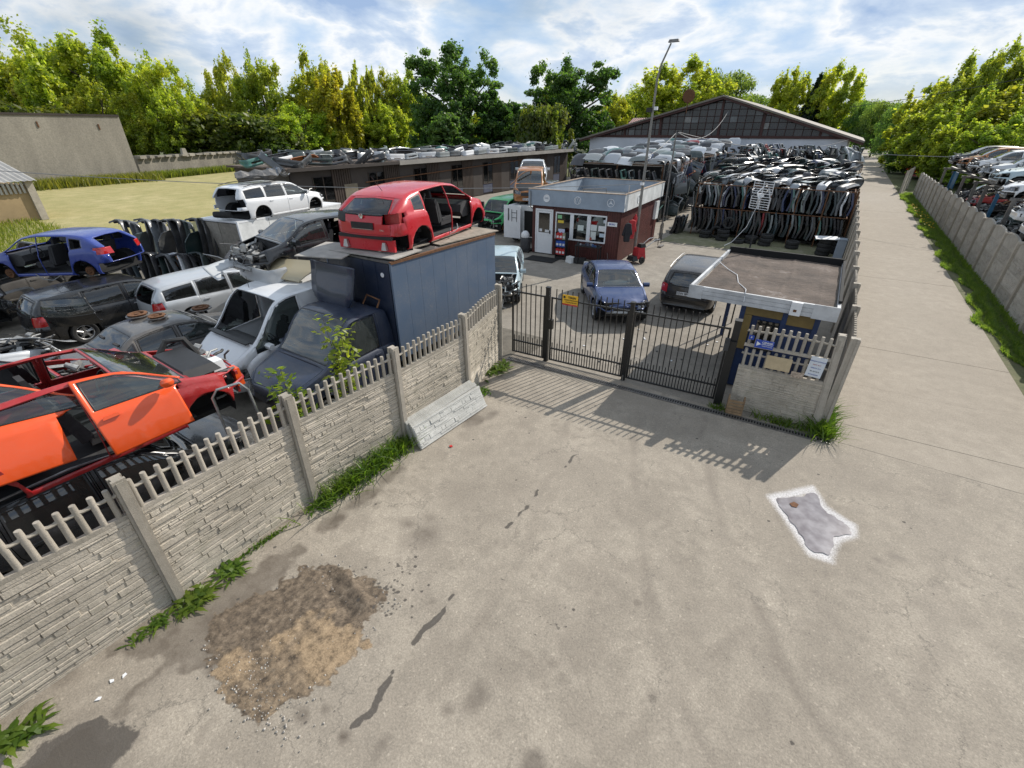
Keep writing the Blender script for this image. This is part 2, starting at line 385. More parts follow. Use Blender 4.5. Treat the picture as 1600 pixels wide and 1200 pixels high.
def forecourt_material():
    m, nt, b, out = _nodes('worn_asphalt')
    at = nt.nodes.new('ShaderNodeAttribute'); at.attribute_name = 'wear'
    sep = nt.nodes.new('ShaderNodeSeparateColor'); nt.links.new(at.outputs['Color'], sep.inputs[0])
    big = _noise(nt, 0.55, 6, 0.62); mid = _noise(nt, 4.0, 6, 0.68); fine = _noise(nt, 42, 6, 0.82)
    vo = nt.nodes.new('ShaderNodeTexVoronoi'); vo.inputs['Scale'].default_value = 48
    tc = nt.nodes.new('ShaderNodeTexCoord'); nt.links.new(tc.outputs['Object'], vo.inputs['Vector'])
    c1 = _ramp(nt, big.outputs['Fac'], [(0.28, (0.262, 0.228, 0.184)), (0.5, (0.328, 0.287, 0.232)), (0.72, (0.385, 0.338, 0.275))])
    c2 = _ramp(nt, mid.outputs['Fac'], [(0.25, 0.78), (0.5, 1.0), (0.75, 1.12)])
    cc = _mix(nt, 1.0, c1.outputs[0], c2.outputs[0], 'MULTIPLY')
    c3 = _ramp(nt, fine.outputs['Fac'], [(0.28, 0.55), (0.5, 1.0), (0.72, 1.45)])
    cc = _mix(nt, 0.85, cc, c3.outputs[0], 'MULTIPLY')
    c4 = _ramp(nt, vo.outputs['Color'], [(0.0, 0.72), (0.86, 1.02), (0.97, 1.55)])
    cc = _mix(nt, 0.6, cc, c4.outputs[0], 'MULTIPLY')
    # damp, oil, soil, sand: the painted masks get crisp, broken edges from fine noise
    def crisp(src, lo, hi, amt=.4, noise=None):
        a_ = nt.nodes.new('ShaderNodeMath'); a_.operation = 'MULTIPLY_ADD'; nt.links.new((noise or fine).outputs['Fac'], a_.inputs[0]); a_.inputs[1].default_value = amt; a_.inputs[2].default_value = -amt / 2
        b_ = nt.nodes.new('ShaderNodeMath'); b_.operation = 'ADD'; nt.links.new(src, b_.inputs[0]); nt.links.new(a_.outputs[0], b_.inputs[1])
        return _ramp(nt, b_.outputs[0], [(lo, 0.0), (hi, 1.0)]).outputs[0]
    clod = _noise(nt, 9, 9, 0.8)
    damp_f = _mix(nt, 1.0, at.outputs['Alpha'], _ramp(nt, mid.outputs['Fac'], [(0.3, 0.55), (0.62, 1.25)]).outputs[0], 'MULTIPLY')
    cc = _mix(nt, damp_f, cc, (0.12, 0.098, 0.076))
    soil_f = crisp(sep.outputs[1], .36, .78, 1.0, clod)
    soil_n = _ramp(nt, clod.outputs['Fac'], [(0.36, (0.040, 0.030, 0.021)), (0.48, (0.11, 0.083, 0.058)), (0.58, (0.185, 0.142, 0.10)), (0.66, (0.28, 0.225, 0.165))])
    cc = _mix(nt, soil_f, cc, soil_n.outputs[0])
    sand_n = _ramp(nt, clod.outputs['Fac'], [(0.36, (0.10, 0.072, 0.045)), (0.47, (0.25, 0.18, 0.11)), (0.62, (0.36, 0.265, 0.165))])
    sd = _mix(nt, 0.9, sand_n.outputs[0], c3.outputs[0], 'MULTIPLY')
    cc = _mix(nt, crisp(sep.outputs[2], .18, .72, .9, clod), cc, sd)
    oil_f = crisp(sep.outputs[0], .30, .44, .75, clod)
    oil_s = _mix(nt, 1.0, oil_f, (0.86, 0.86, 0.86), 'MULTIPLY')
    cc = _mix(nt, oil_s, cc, (0.062, 0.054, 0.047))
    # small dark droplets and chips, crisp
    for sc_, thr, rad, kk in ((2.6, .70, .075, .75), (6.5, .72, .13, .7), (13, .80, .17, .6)):
        v2 = nt.nodes.new('ShaderNodeTexVoronoi'); v2.inputs['Scale'].default_value = sc_; nt.links.new(tc.outputs['Object'], v2.inputs['Vector'])
        sel = _ramp(nt, v2.outputs['Color'], [(thr, 0.0), (thr + .01, 1.0)]); d_ = nt.nodes.new('ShaderNodeMath'); d_.operation = 'MULTIPLY_ADD'; nt.links.new(fine.outputs['Fac'], d_.inputs[0]); d_.inputs[1].default_value = rad; nt.links.new(v2.outputs['Distance'], d_.inputs[2])
        dot = _ramp(nt, d_.outputs[0], [(rad * .95, kk), (rad * 1.12, 0.0)])
        cc = _mix(nt, _mix(nt, 1.0, sel.outputs[0], dot.outputs[0], 'MULTIPLY'), cc, (0.085, 0.075, 0.062))
    # hairline crazing along distorted cell edges, only in patches
    vc = nt.nodes.new('ShaderNodeTexVoronoi'); vc.feature = 'DISTANCE_TO_EDGE'; vc.inputs['Scale'].default_value = 0.75
    wv = nt.nodes.new('ShaderNodeVectorMath'); wv.operation = 'MULTIPLY_ADD'; nt.links.new(mid.outputs['Color'], wv.inputs[0]); wv.inputs[1].default_value = (.55, .55, .55); nt.links.new(tc.outputs['Object'], wv.inputs[2]); nt.links.new(wv.outputs[0], vc.inputs['Vector'])
    ck = _ramp(nt, vc.outputs['Distance'], [(0.0, .8), (0.011, 0.0)]); pm_ = _ramp(nt, big.outputs['Fac'], [(0.47, 0.0), (0.58, .75)])
    cc = _mix(nt, _mix(nt, 1.0, ck.outputs[0], pm_.outputs[0], 'MULTIPLY'), cc, (0.09, 0.08, 0.066))
    rs = nt.nodes.new('ShaderNodeAttribute'); rs.attribute_name = 'residue'
    fn_ = _ramp(nt, fine.outputs['Fac'], [(0.36, (0.40, 0.38, 0.385)), (0.56, (0.76, 0.75, 0.76))])
    rsf = _mix(nt, 1.0, crisp(rs.outputs['Fac'], .22, 1.15, 1.5), (0.72, 0.72, 0.72), 'MULTIPLY')
    cc = _mix(nt, rsf, cc, fn_.outputs[0])
    nt.links.new(cc, b.inputs['Base Color'])
    rr = _ramp(nt, at.outputs['Alpha'], [(0.0, 0.93), (1.0, 0.62)])
    rr2 = _ramp(nt, sep.outputs[0], [(0.75, 1.0), (0.97, 0.36)]); rr3 = _mix(nt, 1.0, rr.outputs[0], rr2.outputs[0], 'MULTIPLY')
    nt.links.new(rr3, b.inputs['Roughness'])
    ad = nt.nodes.new('ShaderNodeMath'); ad.operation = 'ADD'; nt.links.new(fine.outputs['Fac'], ad.inputs[0]); nt.links.new(mid.outputs['Fac'], ad.inputs[1])
    _bump(nt, b, ad.outputs[0], 0.45, 0.014)
    return m
def build_forecourt():
    ax = np.concatenate([np.array([-6.3]), np.arange(-6.2, 4.6, 0.023), np.array([5.5, 8, 14, 26])])
    by = np.concatenate([np.array([-14, -8, -4, -2.0]), np.arange(-1.5, 9.72, 0.023), np.array([9.742])])
    X, Y = np.meshgrid(ax, by, indexing='ij')
    wob = (vnoise(X, Y, 5.0, 1) - 0.5); wob2 = (vnoise(X, Y, 14.0, 2) - 0.5); low = vnoise(X, Y, 1.2, 5)
    dd = sdf_poly(X, Y, DIRT) + wob * 0.28 + wob2 * 0.12
    soil = sstep(dd + (vnoise(X, Y, 18, 44) - .5) * .16, 0.05)
    sand = sstep(sdf_poly(X, Y, SAND) + wob * 0.5 + wob2 * 0.2, 0.16) * soil * (0.35 + 0.65 * np.clip((vnoise(X, Y, 3.0, 9) - 0.35) * 4, 0, 1))
    damp = 0.75 * sstep(sdf_poly(X, Y, DAMP) + wob * 0.35 + wob2 * 0.1, 0.10)
    oil = 1.0 * sstep(sdf_poly(X, Y, WET) + wob * 0.2 + wob2 * .1, 0.22)
    halo = np.clip(1 - np.abs(sdf_poly(X, Y, WET) - 0.1) / 0.25, 0, 1) * 0.35
    damp = np.maximum(damp, halo * (wob + 0.5) * 1.6)
    def blot(cx, cy, rx, ry, k, soft=0.05, ang=0.0, tgt='damp'):
        nonlocal damp, oil
        ca, sa = math.cos(ang), math.sin(ang); u = ((X - cx) * ca + (Y - cy) * sa) / rx; v = (-(X - cx) * sa + (Y - cy) * ca) / ry
        f = sstep((np.hypot(u, v) - 1) * min(rx, ry) + wob * min(rx, ry) * 0.9 + wob2 * 0.04, max(soft, .10)) * k
        if tgt == 'damp': damp = np.maximum(damp, f)
        else: oil = np.maximum(oil, f)
    def streak(pl, w, k, tgt='oil'):
        nonlocal damp, oil
        f = sstep(dist_line(X + wob * 0.10, Y + wob2 * 0.05, pl) - w * (0.45 + 1.1 * vnoise(X, Y, 6.0, 4)) * .85 + .006, 0.07) * k * np.clip(vnoise(X, Y, 7.0, 47) * 3.2 - .55, .15, 1)
        if tgt == 'damp': damp = np.maximum(damp, f)
        else: oil = np.maximum(oil, f)
    streak([(-2.83, 2.08), (-2.84, 2.32), (-2.80, 2.6)], 0.052, 0.9); streak([(-2.82, 2.66), (-2.83, 2.85)], 0.028, 0.8)
    streak([(-2.74, 1.06), (-2.70, 1.2), (-2.66, 1.32), (-2.75, 1.5), (-2.77, 1.64)], 0.045, 0.9); streak([(-2.78, 1.7), (-2.80, 1.82)], 0.038, 0.85)
    streak([(-2.92, 4.22), (-2.9, 4.59), (-2.88, 4.92), (-2.95, 5.24)], 0.034, 0.75); streak([(-2.83, 6.05), (-2.83, 6.55)], 0.045, 0.6)
    for (cx, cy, rx, ry, k) in [(-1.82, 2.04, .11, .16, .5), (-2.34, 1.11, .06, .13, .5), (-3.28, .86, .12, .09, .5), (-2.72, .98, .07, .06, .62), (-0.97, 1.83, .12, .12, .62), (-3.1, 1.04, .07, .06, .4),
                                (-3.02, 2.62, .05, .05, .5), (-1.05, 3.26, .28, .34, .16), (-2.1, 3.9, .12, .1, .12), (.15, 5.88, .10, .06, .3), (2.14, 6.92, .10, .07, .45), (1.9, 6.7, .07, .05, .4),
                                (-1.3, 2.8, .05, .05, .4), (-.75, 4.1, .05, .05, .5), (-.7, 4.3, .04, .04, .5), (-1.25, 3.95, .04, .04, .4), (1.2, 5.6, .06, .05, .35), (-.2, 3.1, .05, .05, .4), (-2.0, 1.75, .05, .05, .45), (-3.6, 1.0, .06, .05, .4)]:
        blot(cx, cy, rx, ry, min(.95, k * 1.45), 0.04)
    for (cx, cy, rx, ry, k, s) in [(-5.28, 2.75, .16, .26, .62, .08), (-5.3, 3.46, .14, .33, .6, .08), (-5.35, 4.1, .13, .3, .6, .08), (-5.2, 6.35, .18, .28, .55, .08), (-5.0, 6.75, .1, .2, .5, .08),
                                   (-4.24, 3.45, .12, .12, .5, .18), (-4.04, 3.72, .12, .1, .42, .16), (-3.88, 3.38, .24, .3, .5, .35), (-3.6, 3.2, .25, .2, .25, .3), (-3.95, 4.5, .4, .4, .22, .5), (-3.3, 5.2, .5, .6, .15, .6)]:
        blot(cx, cy, rx, ry, min(.85, k * 1.35), s)
    # grime along the fence foot
    edge = np.clip(1 - (X + 5.9) / (0.28 + 0.35 * low), 0, 1) * (0.45 + wob); damp = np.maximum(damp, np.clip(edge, 0, 0.7))
    # dark streak of seepage from the puddle corner
    streak([(-5.0, -0.1), (-4.95, 0.2), (-4.8, 0.5)], 0.06, 0.4, 'damp')
    # faint wheel paths sweeping to the gate and into the lane
    for k, (pl, w, s) in enumerate([([(-1.9, 9.4), (-1.2, 6.5), (0.2, 3.5), (2.6, 1.0)], .16, .16), ([(-3.2, 9.4), (-2.4, 6.5), (-1.0, 3.4), (1.2, .6)], .18, .13), ([(-.2, 9.0), (.2, 7.0), (1.2, 5.0), (3.5, 3.0)], .13, .2),
                                    ([(-.9, 9.0), (-.4, 6.6), (.6, 4.4), (2.6, 2.2)], .14, .15), ([(2.2, 9.6), (2.0, 7.5), (1.4, 4.0), (-.5, -.5)], .2, .1), ([(3.6, 9.6), (3.3, 7.2), (2.8, 4.5), (2.2, 1)], .2, .1)]):
        f = np.clip(1 - dist_line(X, Y, pl) / (w * 1.6), 0, 1) ** 0.8 * s * np.clip(vnoise(X, Y, 2.2, 20 + k) * 2.2 - 0.35, 0, 1.2)
        damp = np.maximum(damp, f)
    damp = np.maximum(damp, np.clip((vnoise(X, Y, 0.8, 31) - 0.55) * 1.2, 0, 0.22))
    # cracked rings
    for (cx, cy, r0) in [(-2.45, 3.42, .17), (-1.62, 3.40, .20)]:
        rr_ = np.hypot(X - cx, Y - cy) + wob * 0.16 + wob2 * .08; an = np.arctan2(Y - cy, X - cx)
        ring = np.maximum(np.clip(1 - np.abs(rr_ - r0) / 0.018, 0, 1), np.clip(1 - np.abs(rr_ - r0 * 0.45) / 0.016, 0, 1))
        sp = np.clip(1 - np.abs(np.sin(an * 2.5 + wob * 3)) * rr_ / 0.016, 0, 1) * (rr_ < r0)
        brk = np.clip((vnoise(X, Y, 9, 50) - .38) * 4, 0, 1); oil = np.maximum(oil, np.maximum(ring, sp) * 0.5 * brk); damp = np.maximum(damp, sstep(rr_ - r0 * 1.25, 0.3) * 0.16)
    # hairline cracks wandering over the asphalt, and worn lighter lanes
    rc = np.random.default_rng(12)
    for (sx, sy, an) in [(-.6, 2.0, 1.2), (.2, .4, .3), (1.9, 5.2, 2.0), (2.6, 8.7, -.2), (-3.6, 8.0, -1.0), (-1.2, 5.4, .6), (3.2, 3.6, 1.7)]:
        pl = [(sx, sy)]
        for _ in range(9):
            an += rc.normal(0, .35); pl.append((pl[-1][0] + .22 * math.cos(an), pl[-1][1] + .22 * math.sin(an)))
        oil = np.maximum(oil, np.clip(1 - dist_line(X + wob2 * .05, Y + wob * .05, pl) / .016, 0, 1) * .38)
    # tyre scuffs: thin paired arcs
    for k, (pl, s) in enumerate([([(-2.6, 9.2), (-1.6, 6.2), (-.2, 3.6), (1.6, 1.6)], .30), ([(-1.15, 9.2), (-.25, 6.4), (.9, 4.3), (2.6, 2.4)], .34), ([(.1, 8.6), (.55, 6.8), (1.7, 4.8), (3.6, 3.4)], .26), ([(-3.9, 9.0), (-3.2, 6.4), (-2.4, 3.6), (-2.2, 0)], .22), ([(2.9, 9.6), (2.7, 7.2), (2.2, 4.4), (.9, 1.2)], .2), ([(1.6, 9.6), (1.35, 8.3), (.9, 5.4), (-.4, 2.2)], .22), ([(3.9, 9.7), (3.7, 6.5), (3.0, 3.0), (1.9, -.4)], .18)]):
        f = np.clip(1 - dist_line(X + (low - .5) * .3, Y, pl) / .13, 0, 1) ** .6 * s * 1.7 * np.clip(vnoise(X, Y, 1.6, 60 + k) * 2.6 - .55, 0, 1.1) * (.55 + .45 * vnoise(X, Y, 22, 61))
        damp = np.maximum(damp, f)
    damp = np.maximum(damp, np.clip((vnoise(X, Y, 2.4, 33) - .54) * 1.5, 0, .22)); damp = np.maximum(damp, np.clip((vnoise(X, Y, 7, 34) - .66) * 2.0, 0, .3))
    # spatter of soil at the edge of the patch
    r = np.random.default_rng(3)
    for _ in range(150):
        t = r.random(); cx = -3.75 + r.normal(0, .28) + .25 * t; cy = 2.45 + r.normal(0, .2)
        if r.random() < .4: cx, cy = r.uniform(-5.6, 3.5), r.uniform(-.5, 9)
        rad = r.uniform(.008, .03)
        m_ = (np.abs(X - cx) < .1) & (np.abs(Y - cy) < .1)
        oil[m_] = np.maximum(oil[m_], sstep(np.hypot(X[m_] - cx, Y[m_] - cy) - rad, 0.03) * .6)
    Z = (low - 0.5) * 0.012
    hum = vnoise(X, Y, 3.5, 40) * 0.05 + vnoise(X, Y, 11, 41) * 0.05 + (vnoise(X, Y, 24, 43, 2) ** 3) * .09 - 0.03
    hum = hum * 0.38
    hum = hum * .38
    rut = np.clip(1 - dist_line(X, Y, [(-4.55, 2.15), (-4.15, 1.95), (-3.75, 1.9)]) / 0.13, 0, 1)
    Z = Z + soil * np.clip(-dd * 6, 0, 1) * (hum + 0.01) - rut * soil * 0.045
    ridge = np.clip(1 - dist_line(X, Y, [(-4.3, 2.28), (-3.95, 2.18), (-3.7, 2.12)]) / 0.12, 0, 1); Z += ridge * soil * 0.045
    tread = np.clip(1 - dist_line(X, Y, [(-4.4, 0.9), (-4.0, 1.4), (-3.6, 2.2)]) / 0.16, 0, 1)
    sdp = sdf_poly(X, Y, PUD); Z = np.where(sdp < .25, np.minimum(Z, .002), Z); Z -= np.clip(-sdp * 0.05, 0, 0.02)
    nx, ny = X.shape
    V = np.stack([X, Y, Z], -1).reshape(-1, 3)
    idx = np.arange(nx * ny).reshape(nx, ny)
    F = np.stack([idx[:-1, :-1], idx[1:, :-1], idx[1:, 1:], idx[:-1, 1:]], -1).reshape(-1, 4)
    me = bpy.data.meshes.new('forecourt')
    me.vertices.add(len(V)); me.vertices.foreach_set('co', V.ravel())
    me.loops.add(F.size); me.loops.foreach_set('vertex_index', F.ravel().astype(np.int32))
    me.polygons.add(len(F)); me.polygons.foreach_set('loop_start', np.arange(0, F.size, 4, dtype=np.int32))
    me.update(calc_edges=True)
    ca = me.color_attributes.new('wear', 'FLOAT_COLOR', 'POINT')
    ca.data.foreach_set('color', np.stack([oil, np.clip(soil, 0, 1) * 0.95, sand, np.clip(damp, 0, 1)], -1).reshape(-1).astype(np.float32))
    ring_ = np.clip(1 - np.abs(sdp + .07 + wob * .10) / (.16 + .10 * wob), 0, 1)
    res = np.clip(ring_ * 1.2, 0, 1)
    ra = me.attributes.new('residue', 'FLOAT', 'POINT'); ra.data.foreach_set('value', res.reshape(-1).astype(np.float32))
    me.polygons.foreach_set('use_smooth', [True] * len(F))
    me.materials.append(forecourt_material())
    tag(link('forecourt', me), kind='structure')
build_forecourt()
def sheet(name, x0, x1, y0, y1, z, mat, kind='structure', nx=1, ny=1):
    mb = MB()
    xs = np.linspace(x0, x1, nx + 1); ys = np.linspace(y0, y1, ny + 1)
    vs_ = [(x, y, z) for x in xs for y in ys]
    fs = [(i * (ny + 1) + j, (i + 1) * (ny + 1) + j, (i + 1) * (ny + 1) + j + 1, i * (ny + 1) + j + 1) for i in range(nx) for j in range(ny)]
    mb.add(vs_, fs)
    return tag(mb.build(name, mat, fix=False), kind=kind)
def ground_mat(name, c1, c2, c3, s1=0.15, s2=3.0, bump=0.3, s3=40):
    m, nt, b, out = _nodes(name)
    a = _noise(nt, s1, 6, 0.65); d = _noise(nt, s2, 6, 0.7); f = _noise(nt, s3, 3, 0.7)
    r1 = _ramp(nt, a.outputs['Fac'], [(0.35, c1), (0.65, c2)]); r2 = _ramp(nt, d.outputs['Fac'], [(0.35, 0.0), (0.7, 1.0)])
    cc = _mix(nt, r2.outputs[0], r1.outputs[0], c3)
    r3 = _ramp(nt, f.outputs['Fac'], [(0.3, 0.75), (0.7, 1.2)]); cc = _mix(nt, 1.0, cc, r3.outputs[0], 'MULTIPLY')
    nt.links.new(cc, b.inputs['Base Color']); b.inputs['Roughness'].default_value = 0.95
    _bump(nt, b, d.outputs['Fac'], bump, 0.05)
    return m
M['earth'] = ground_mat('rough_grass_ground', (0.09, 0.11, 0.035), (0.16, 0.15, 0.06), (0.07, 0.085, 0.03), 0.05, 0.6)
M['yard'] = ground_mat('yard_asphalt', (0.25, 0.222, 0.185), (0.33, 0.298, 0.25), (0.20, 0.178, 0.148), 0.35, 2.2, 0.2)
M['scrapyard'] = ground_mat('oily_gravel', (0.14, 0.125, 0.10), (0.21, 0.185, 0.15), (0.09, 0.082, 0.066), 0.3, 2.5, 0.5)
M['lawn'] = ground_mat('mown_dry_lawn', (0.34, 0.29, 0.12), (0.45, 0.38, 0.19), (0.25, 0.24, 0.08), 0.10, 0.7, 0.4, 14)
M['lane'] = ground_mat('lane_concrete', (0.315, 0.275, 0.224), (0.365, 0.32, 0.262), (0.28, 0.244, 0.198), 0.4, 3.0, 0.15, 60)
M['soil'] = ground_mat('verge_soil', (0.12, 0.11, 0.06), (0.16, 0.15, 0.08), (0.07, 0.09, 0.03), 0.6, 4.0, 0.5)
M['mossy'] = ground_mat('mossy_yard', (0.20, 0.19, 0.11), (0.28, 0.255, 0.19), (0.13, 0.14, 0.06), 0.8, 3.0, 0.3)
sheet('ground', -700, 700, -400, 1000, -0.06, M['earth'])
sheet('yard', -30, 1.21, 9.6, 62, -0.008, M['yard'])
sheet('scrapyard_ground', -30, -5.95, -14, 11, -0.004, M['scrapyard'])
sheet('moss_strip', -7.6, 1.1, 26.4, 30.0, 0.0, M['mossy'])
sheet('lawn', -76, -29.8, -8, 60, -0.012, M['lawn'])
sheet('verge', 4.85, 14, 9.7, 62, -0.004, M['soil'])
def lane():
    root = empty('lane', (0, 0, 0)); tag(root, kind='structure')
    y = 9.74; k = 0; pw = 0.0
    cuts = [9.74, 10.55, 12.75, 15.5, 20.4, 24.2, 28.9, 33.0, 39.0, 46, 54, 63, 74, 88, 104, 124, 150, 190]
    for y0, y1 in zip(cuts[:-1], cuts[1:]):
        g = 0.005
        mb = MB(); sk = 0.16 if y0 < 30 else 0.0
        wob = [pw, 0]; nwob = random.uniform(-.03, .03)
        mb.prism([(1.22, y0 + g), (3.0, y0 + g + (sk * .5 + wob[0]) * (y0 > 10)), (4.9, y0 + g + sk * (y0 > 10)), (4.9, y1 - g + sk), (3.0, y1 - g + sk * .5 + nwob), (1.22, y1 - g)], -0.09, 0.004 + 0.003 * (k % 2))
        mb.build('slab', M['lane'], root, smooth=False); k += 1; pw = nwob
lane()
def puddle():
    root = empty('puddle', (1.02, 7.05, 0), 0, 'shallow puddle with a white dried rim on the open asphalt', 'puddle')
    pts = []
    n = len(PUD)
    for i in range(n):
        p0, p1, p2, p3 = [Vector((*PUD[(i + k - 1) % n], 0)) for k in range(4)]
        for t in np.linspace(0, 1, 9)[:-1]:
            q = 0.5 * ((2 * p1) + (p2 - p0) * t + (2 * p0 - 5 * p1 + 4 * p2 - p3) * t * t + (3 * p1 - p0 - 3 * p2 + p3) * t ** 3)
            pts.append((q.x - 1.02 + random.uniform(-.012, .012), q.y - 7.05 + random.uniform(-.012, .012)))
    # rim sheet
    m, nt, b, out = _nodes('dried_foam')
    n1 = _noise(nt, 38, 5, 0.8); n2 = _noise(nt, 7, 4, 0.6)
    r = _ramp(nt, n1.outputs['Fac'], [(0.36, (0.36, 0.33, 0.32)), (0.52, (0.66, 0.63, 0.62)), (0.62, (0.88, 0.87, 0.87))]); nt.links.new(r.outputs[0], b.inputs['Base Color']); b.inputs['Roughness'].default_value = 0.6
    _bump(nt, b, n1.outputs['Fac'], 0.6, 0.02)
    mb = MB(); k = len(pts)
    inner = []
    for i, (x, y) in enumerate(pts):
        s = 0.81 + 0.035 * math.sin(i * 0.45) + 0.02 * math.sin(i * 1.1)
        inner.append((x * s + 0.02, y * s - 0.02))
    outer = [(x * 1.0, y * 1.0) for x, y in pts]
    midr = [((a[0] + b_[0]) / 2, (a[1] + b_[1]) / 2) for a, b_ in zip(outer, inner)]
    vs_ = [(x, y, 0.007) for x, y in outer] + [(x, y, 0.016 + random.uniform(0, .006)) for x, y in midr] + [(x, y, 0.006) for x, y in inner]
    fs = []
    for r_ in range(2):
        for i in range(k): fs.append((r_ * k + i, r_ * k + (i + 1) % k, (r_ + 1) * k + (i + 1) % k, (r_ + 1) * k + i))
    pass
    w, nt, b, out = _nodes('muddy_water')
    b.inputs['Base Color'].default_value = (0.20, 0.18, 0.185, 1); b.inputs['Roughness'].default_value = 0.09; b.inputs['IOR'].default_value = 1.45; b.inputs['Specular IOR Level'].default_value = 0.9
    nn = _noise(nt, 5, 3, 0.5); _bump(nt, b, nn.outputs['Fac'], 0.05, 0.01)
    rr = _ramp(nt, nn.outputs['Fac'], [(0.35, (0.17, 0.15, 0.155)), (0.65, (0.30, 0.28, 0.285))]); nt.links.new(rr.outputs[0], b.inputs['Base Color'])
    mb = MB(); mb.add([(x, y, 0.004) for x, y in inner], [tuple(range(k))]); mb.build('water', w, root, fix=False)
    lf = MB(); lf.prism([(-.30, .22), (-.24, .30), (-.17, .27), (-.19, .18), (-.26, .16)], .011, .016); tag(lf.build('dead_leaf', M['rust'], None, (1.02, 7.05, 0)), 'brown dead leaf floating in the puddle', 'leaf')
puddle()
# ------------------------------------------------------------------ fences, gate, drain
def stone_slab(seed, w=2.0, h=0.5, t=0.05, both=False):
    r = random.Random(seed); mb = MB()
    mb.bx(-w / 2, w / 2, -t / 2, t / 2 - 0.012, 0.0, h - 0.004)
    z = 0.035
    y0 = t / 2 - 0.016
    mb.bx(-w / 2, w / 2, y0, t / 2 + 0.004, 0.0, 0.03); mb.bx(-w / 2, w / 2, y0, t / 2 + 0.004, h - 0.05, h - 0.006)
    while z < h - 0.055:
        ch = min(r.choice([0.035, 0.05, 0.065, 0.08, 0.095]), h - 0.052 - z)
        if ch < 0.02: break
        x = -w / 2 + 0.01
        while x < w / 2 - 0.012:
            ln = min(r.uniform(0.07, 0.42), w / 2 - 0.01 - x)
            if w / 2 - 0.01 - (x + ln) < 0.07: ln = w / 2 - 0.01 - x
            d = r.uniform(0.0, 0.017) ** 1.0; s = r.uniform(-0.009, 0.009); e = 0.007
            za, zb = z + r.uniform(0, .006), z + ch - r.uniform(0, .006)
            p = [(x + .002, y0, za), (x + ln - .002, y0, za + s * .4), (x + ln - .002, y0, zb + s * .4), (x + .002, y0, zb),
                 (x + e, y0 + d + .008, za + e), (x + ln - e, y0 + d + .008 + s, za + e + s * .4), (x + ln - e, y0 + d + .008 + s * .6, zb - e + s * .4), (x + e, y0 + d + .008 - s * .3, zb - e)]
            mb.add(p, [(4, 5, 6, 7), (0, 1, 5, 4), (1, 2, 6, 5), (2, 3, 7, 6), (3, 0, 4, 7)])
            x += ln
        z += ch
    return mb
SLABS = [stone_slab(s).mesh('stone_slab', M['fence'], smooth=False) for s in (1, 2, 3, 4, 5)]
SLABS_PALE = [stone_slab(s + 20).mesh('pale_stone_slab', M['slab_pale'], smooth=False) for s in (1, 2)]
def post_mesh(h=2.04, w=0.135, d=0.15):
    mb = MB(); a, b_ = w / 2, d / 2; s = 0.02
    poly = [(-a, -b_), (a, -b_), (a, -s * 1.6), (a - .02, -s * 1.6), (a - .02, s * 1.6), (a, s * 1.6), (a, b_), (-a, b_), (-a, s * 1.6), (-a + .02, s * 1.6), (-a + .02, -s * 1.6), (-a, -s * 1.6)]
    mb.prism(poly, -0.05, h)
    mb.bx(-a * .55, a * .55, b_ - .006, b_ + .012, 0, h - .03)
    return mb.mesh('fence_post', M['fence_post'], smooth=False)
POST = post_mesh()
def baluster_mesh():
    mb = MB(); mb.lathe([(0.0, 0.0), (0.033, 0.0), (0.031, 0.2), (0.033, 0.27), (0.033, 0.30), (0.031, 0.43), (0.029, 0.445), (0.0, 0.446)], 8)
    return mb.mesh('baluster', M['fence_post'], ang=50)
BAL = baluster_mesh()
def openwork(root, x, y, ang, w, z, arch=0.05, n=14, short=False, detail=True):
    """an openwork top panel: bottom rail, scalloped upper rail and balusters"""
    p = empty('openwork_panel'); p.parent = root; p.location = (x, y, z); p.rotation_euler = (0, 0, ang)
    mb = MB(); mb.bx(-w / 2, w / 2, -.03, .03, 0, .055); mb.build('bottom_rail', M['fence_post'], p, smooth=False)
    step = w / n; f = lambda t: arch * math.sin(math.pi * t)
    rail = MB()
    for i in range(n + 1):
        xa = -w / 2 + (i - .5) * step; xb = xa + step; xa = max(xa, -w / 2); xb = min(xb, w / 2)
        za = 0.345 + f((xa + w / 2) / w); zb = 0.345 + f((xb + w / 2) / w)
        ps = [(xa, 0, za), ((xa * 2 + xb) / 3, 0, (za * 2 + zb) / 3 - .016), ((xa + 2 * xb) / 3, 0, (za + 2 * zb) / 3 - .016), (xb, 0, zb)]
        rail.tube(ps, [.026, .021, .021, .026], 6, True)
    rail.build('upper_rail', M['fence_post'], p)
    if detail:
        for i in range(n):
            t = (i + .5) / n
            o = link('baluster', BAL, p, (-w / 2 + (i + .5) * step, 0, .05))
            o.scale = (1, 1, (0.40 + f(t)) / 0.446 if not short else 0.9)
            o.rotation_euler = (random.uniform(-.01, .01), random.uniform(-.012, .012), random.uniform(0, 3))
    else:
        mb = MB()
        for i in range(n):
            t = (i + .5) / n; xx = -w / 2 + (i + .5) * step
            mb.cyl((xx, 0, .05), (xx, 0, .45 + f(t)), .032, .028, 6)
        tag(mb.build('balusters', M['fence_post'], p), kind='stuff')
    return p
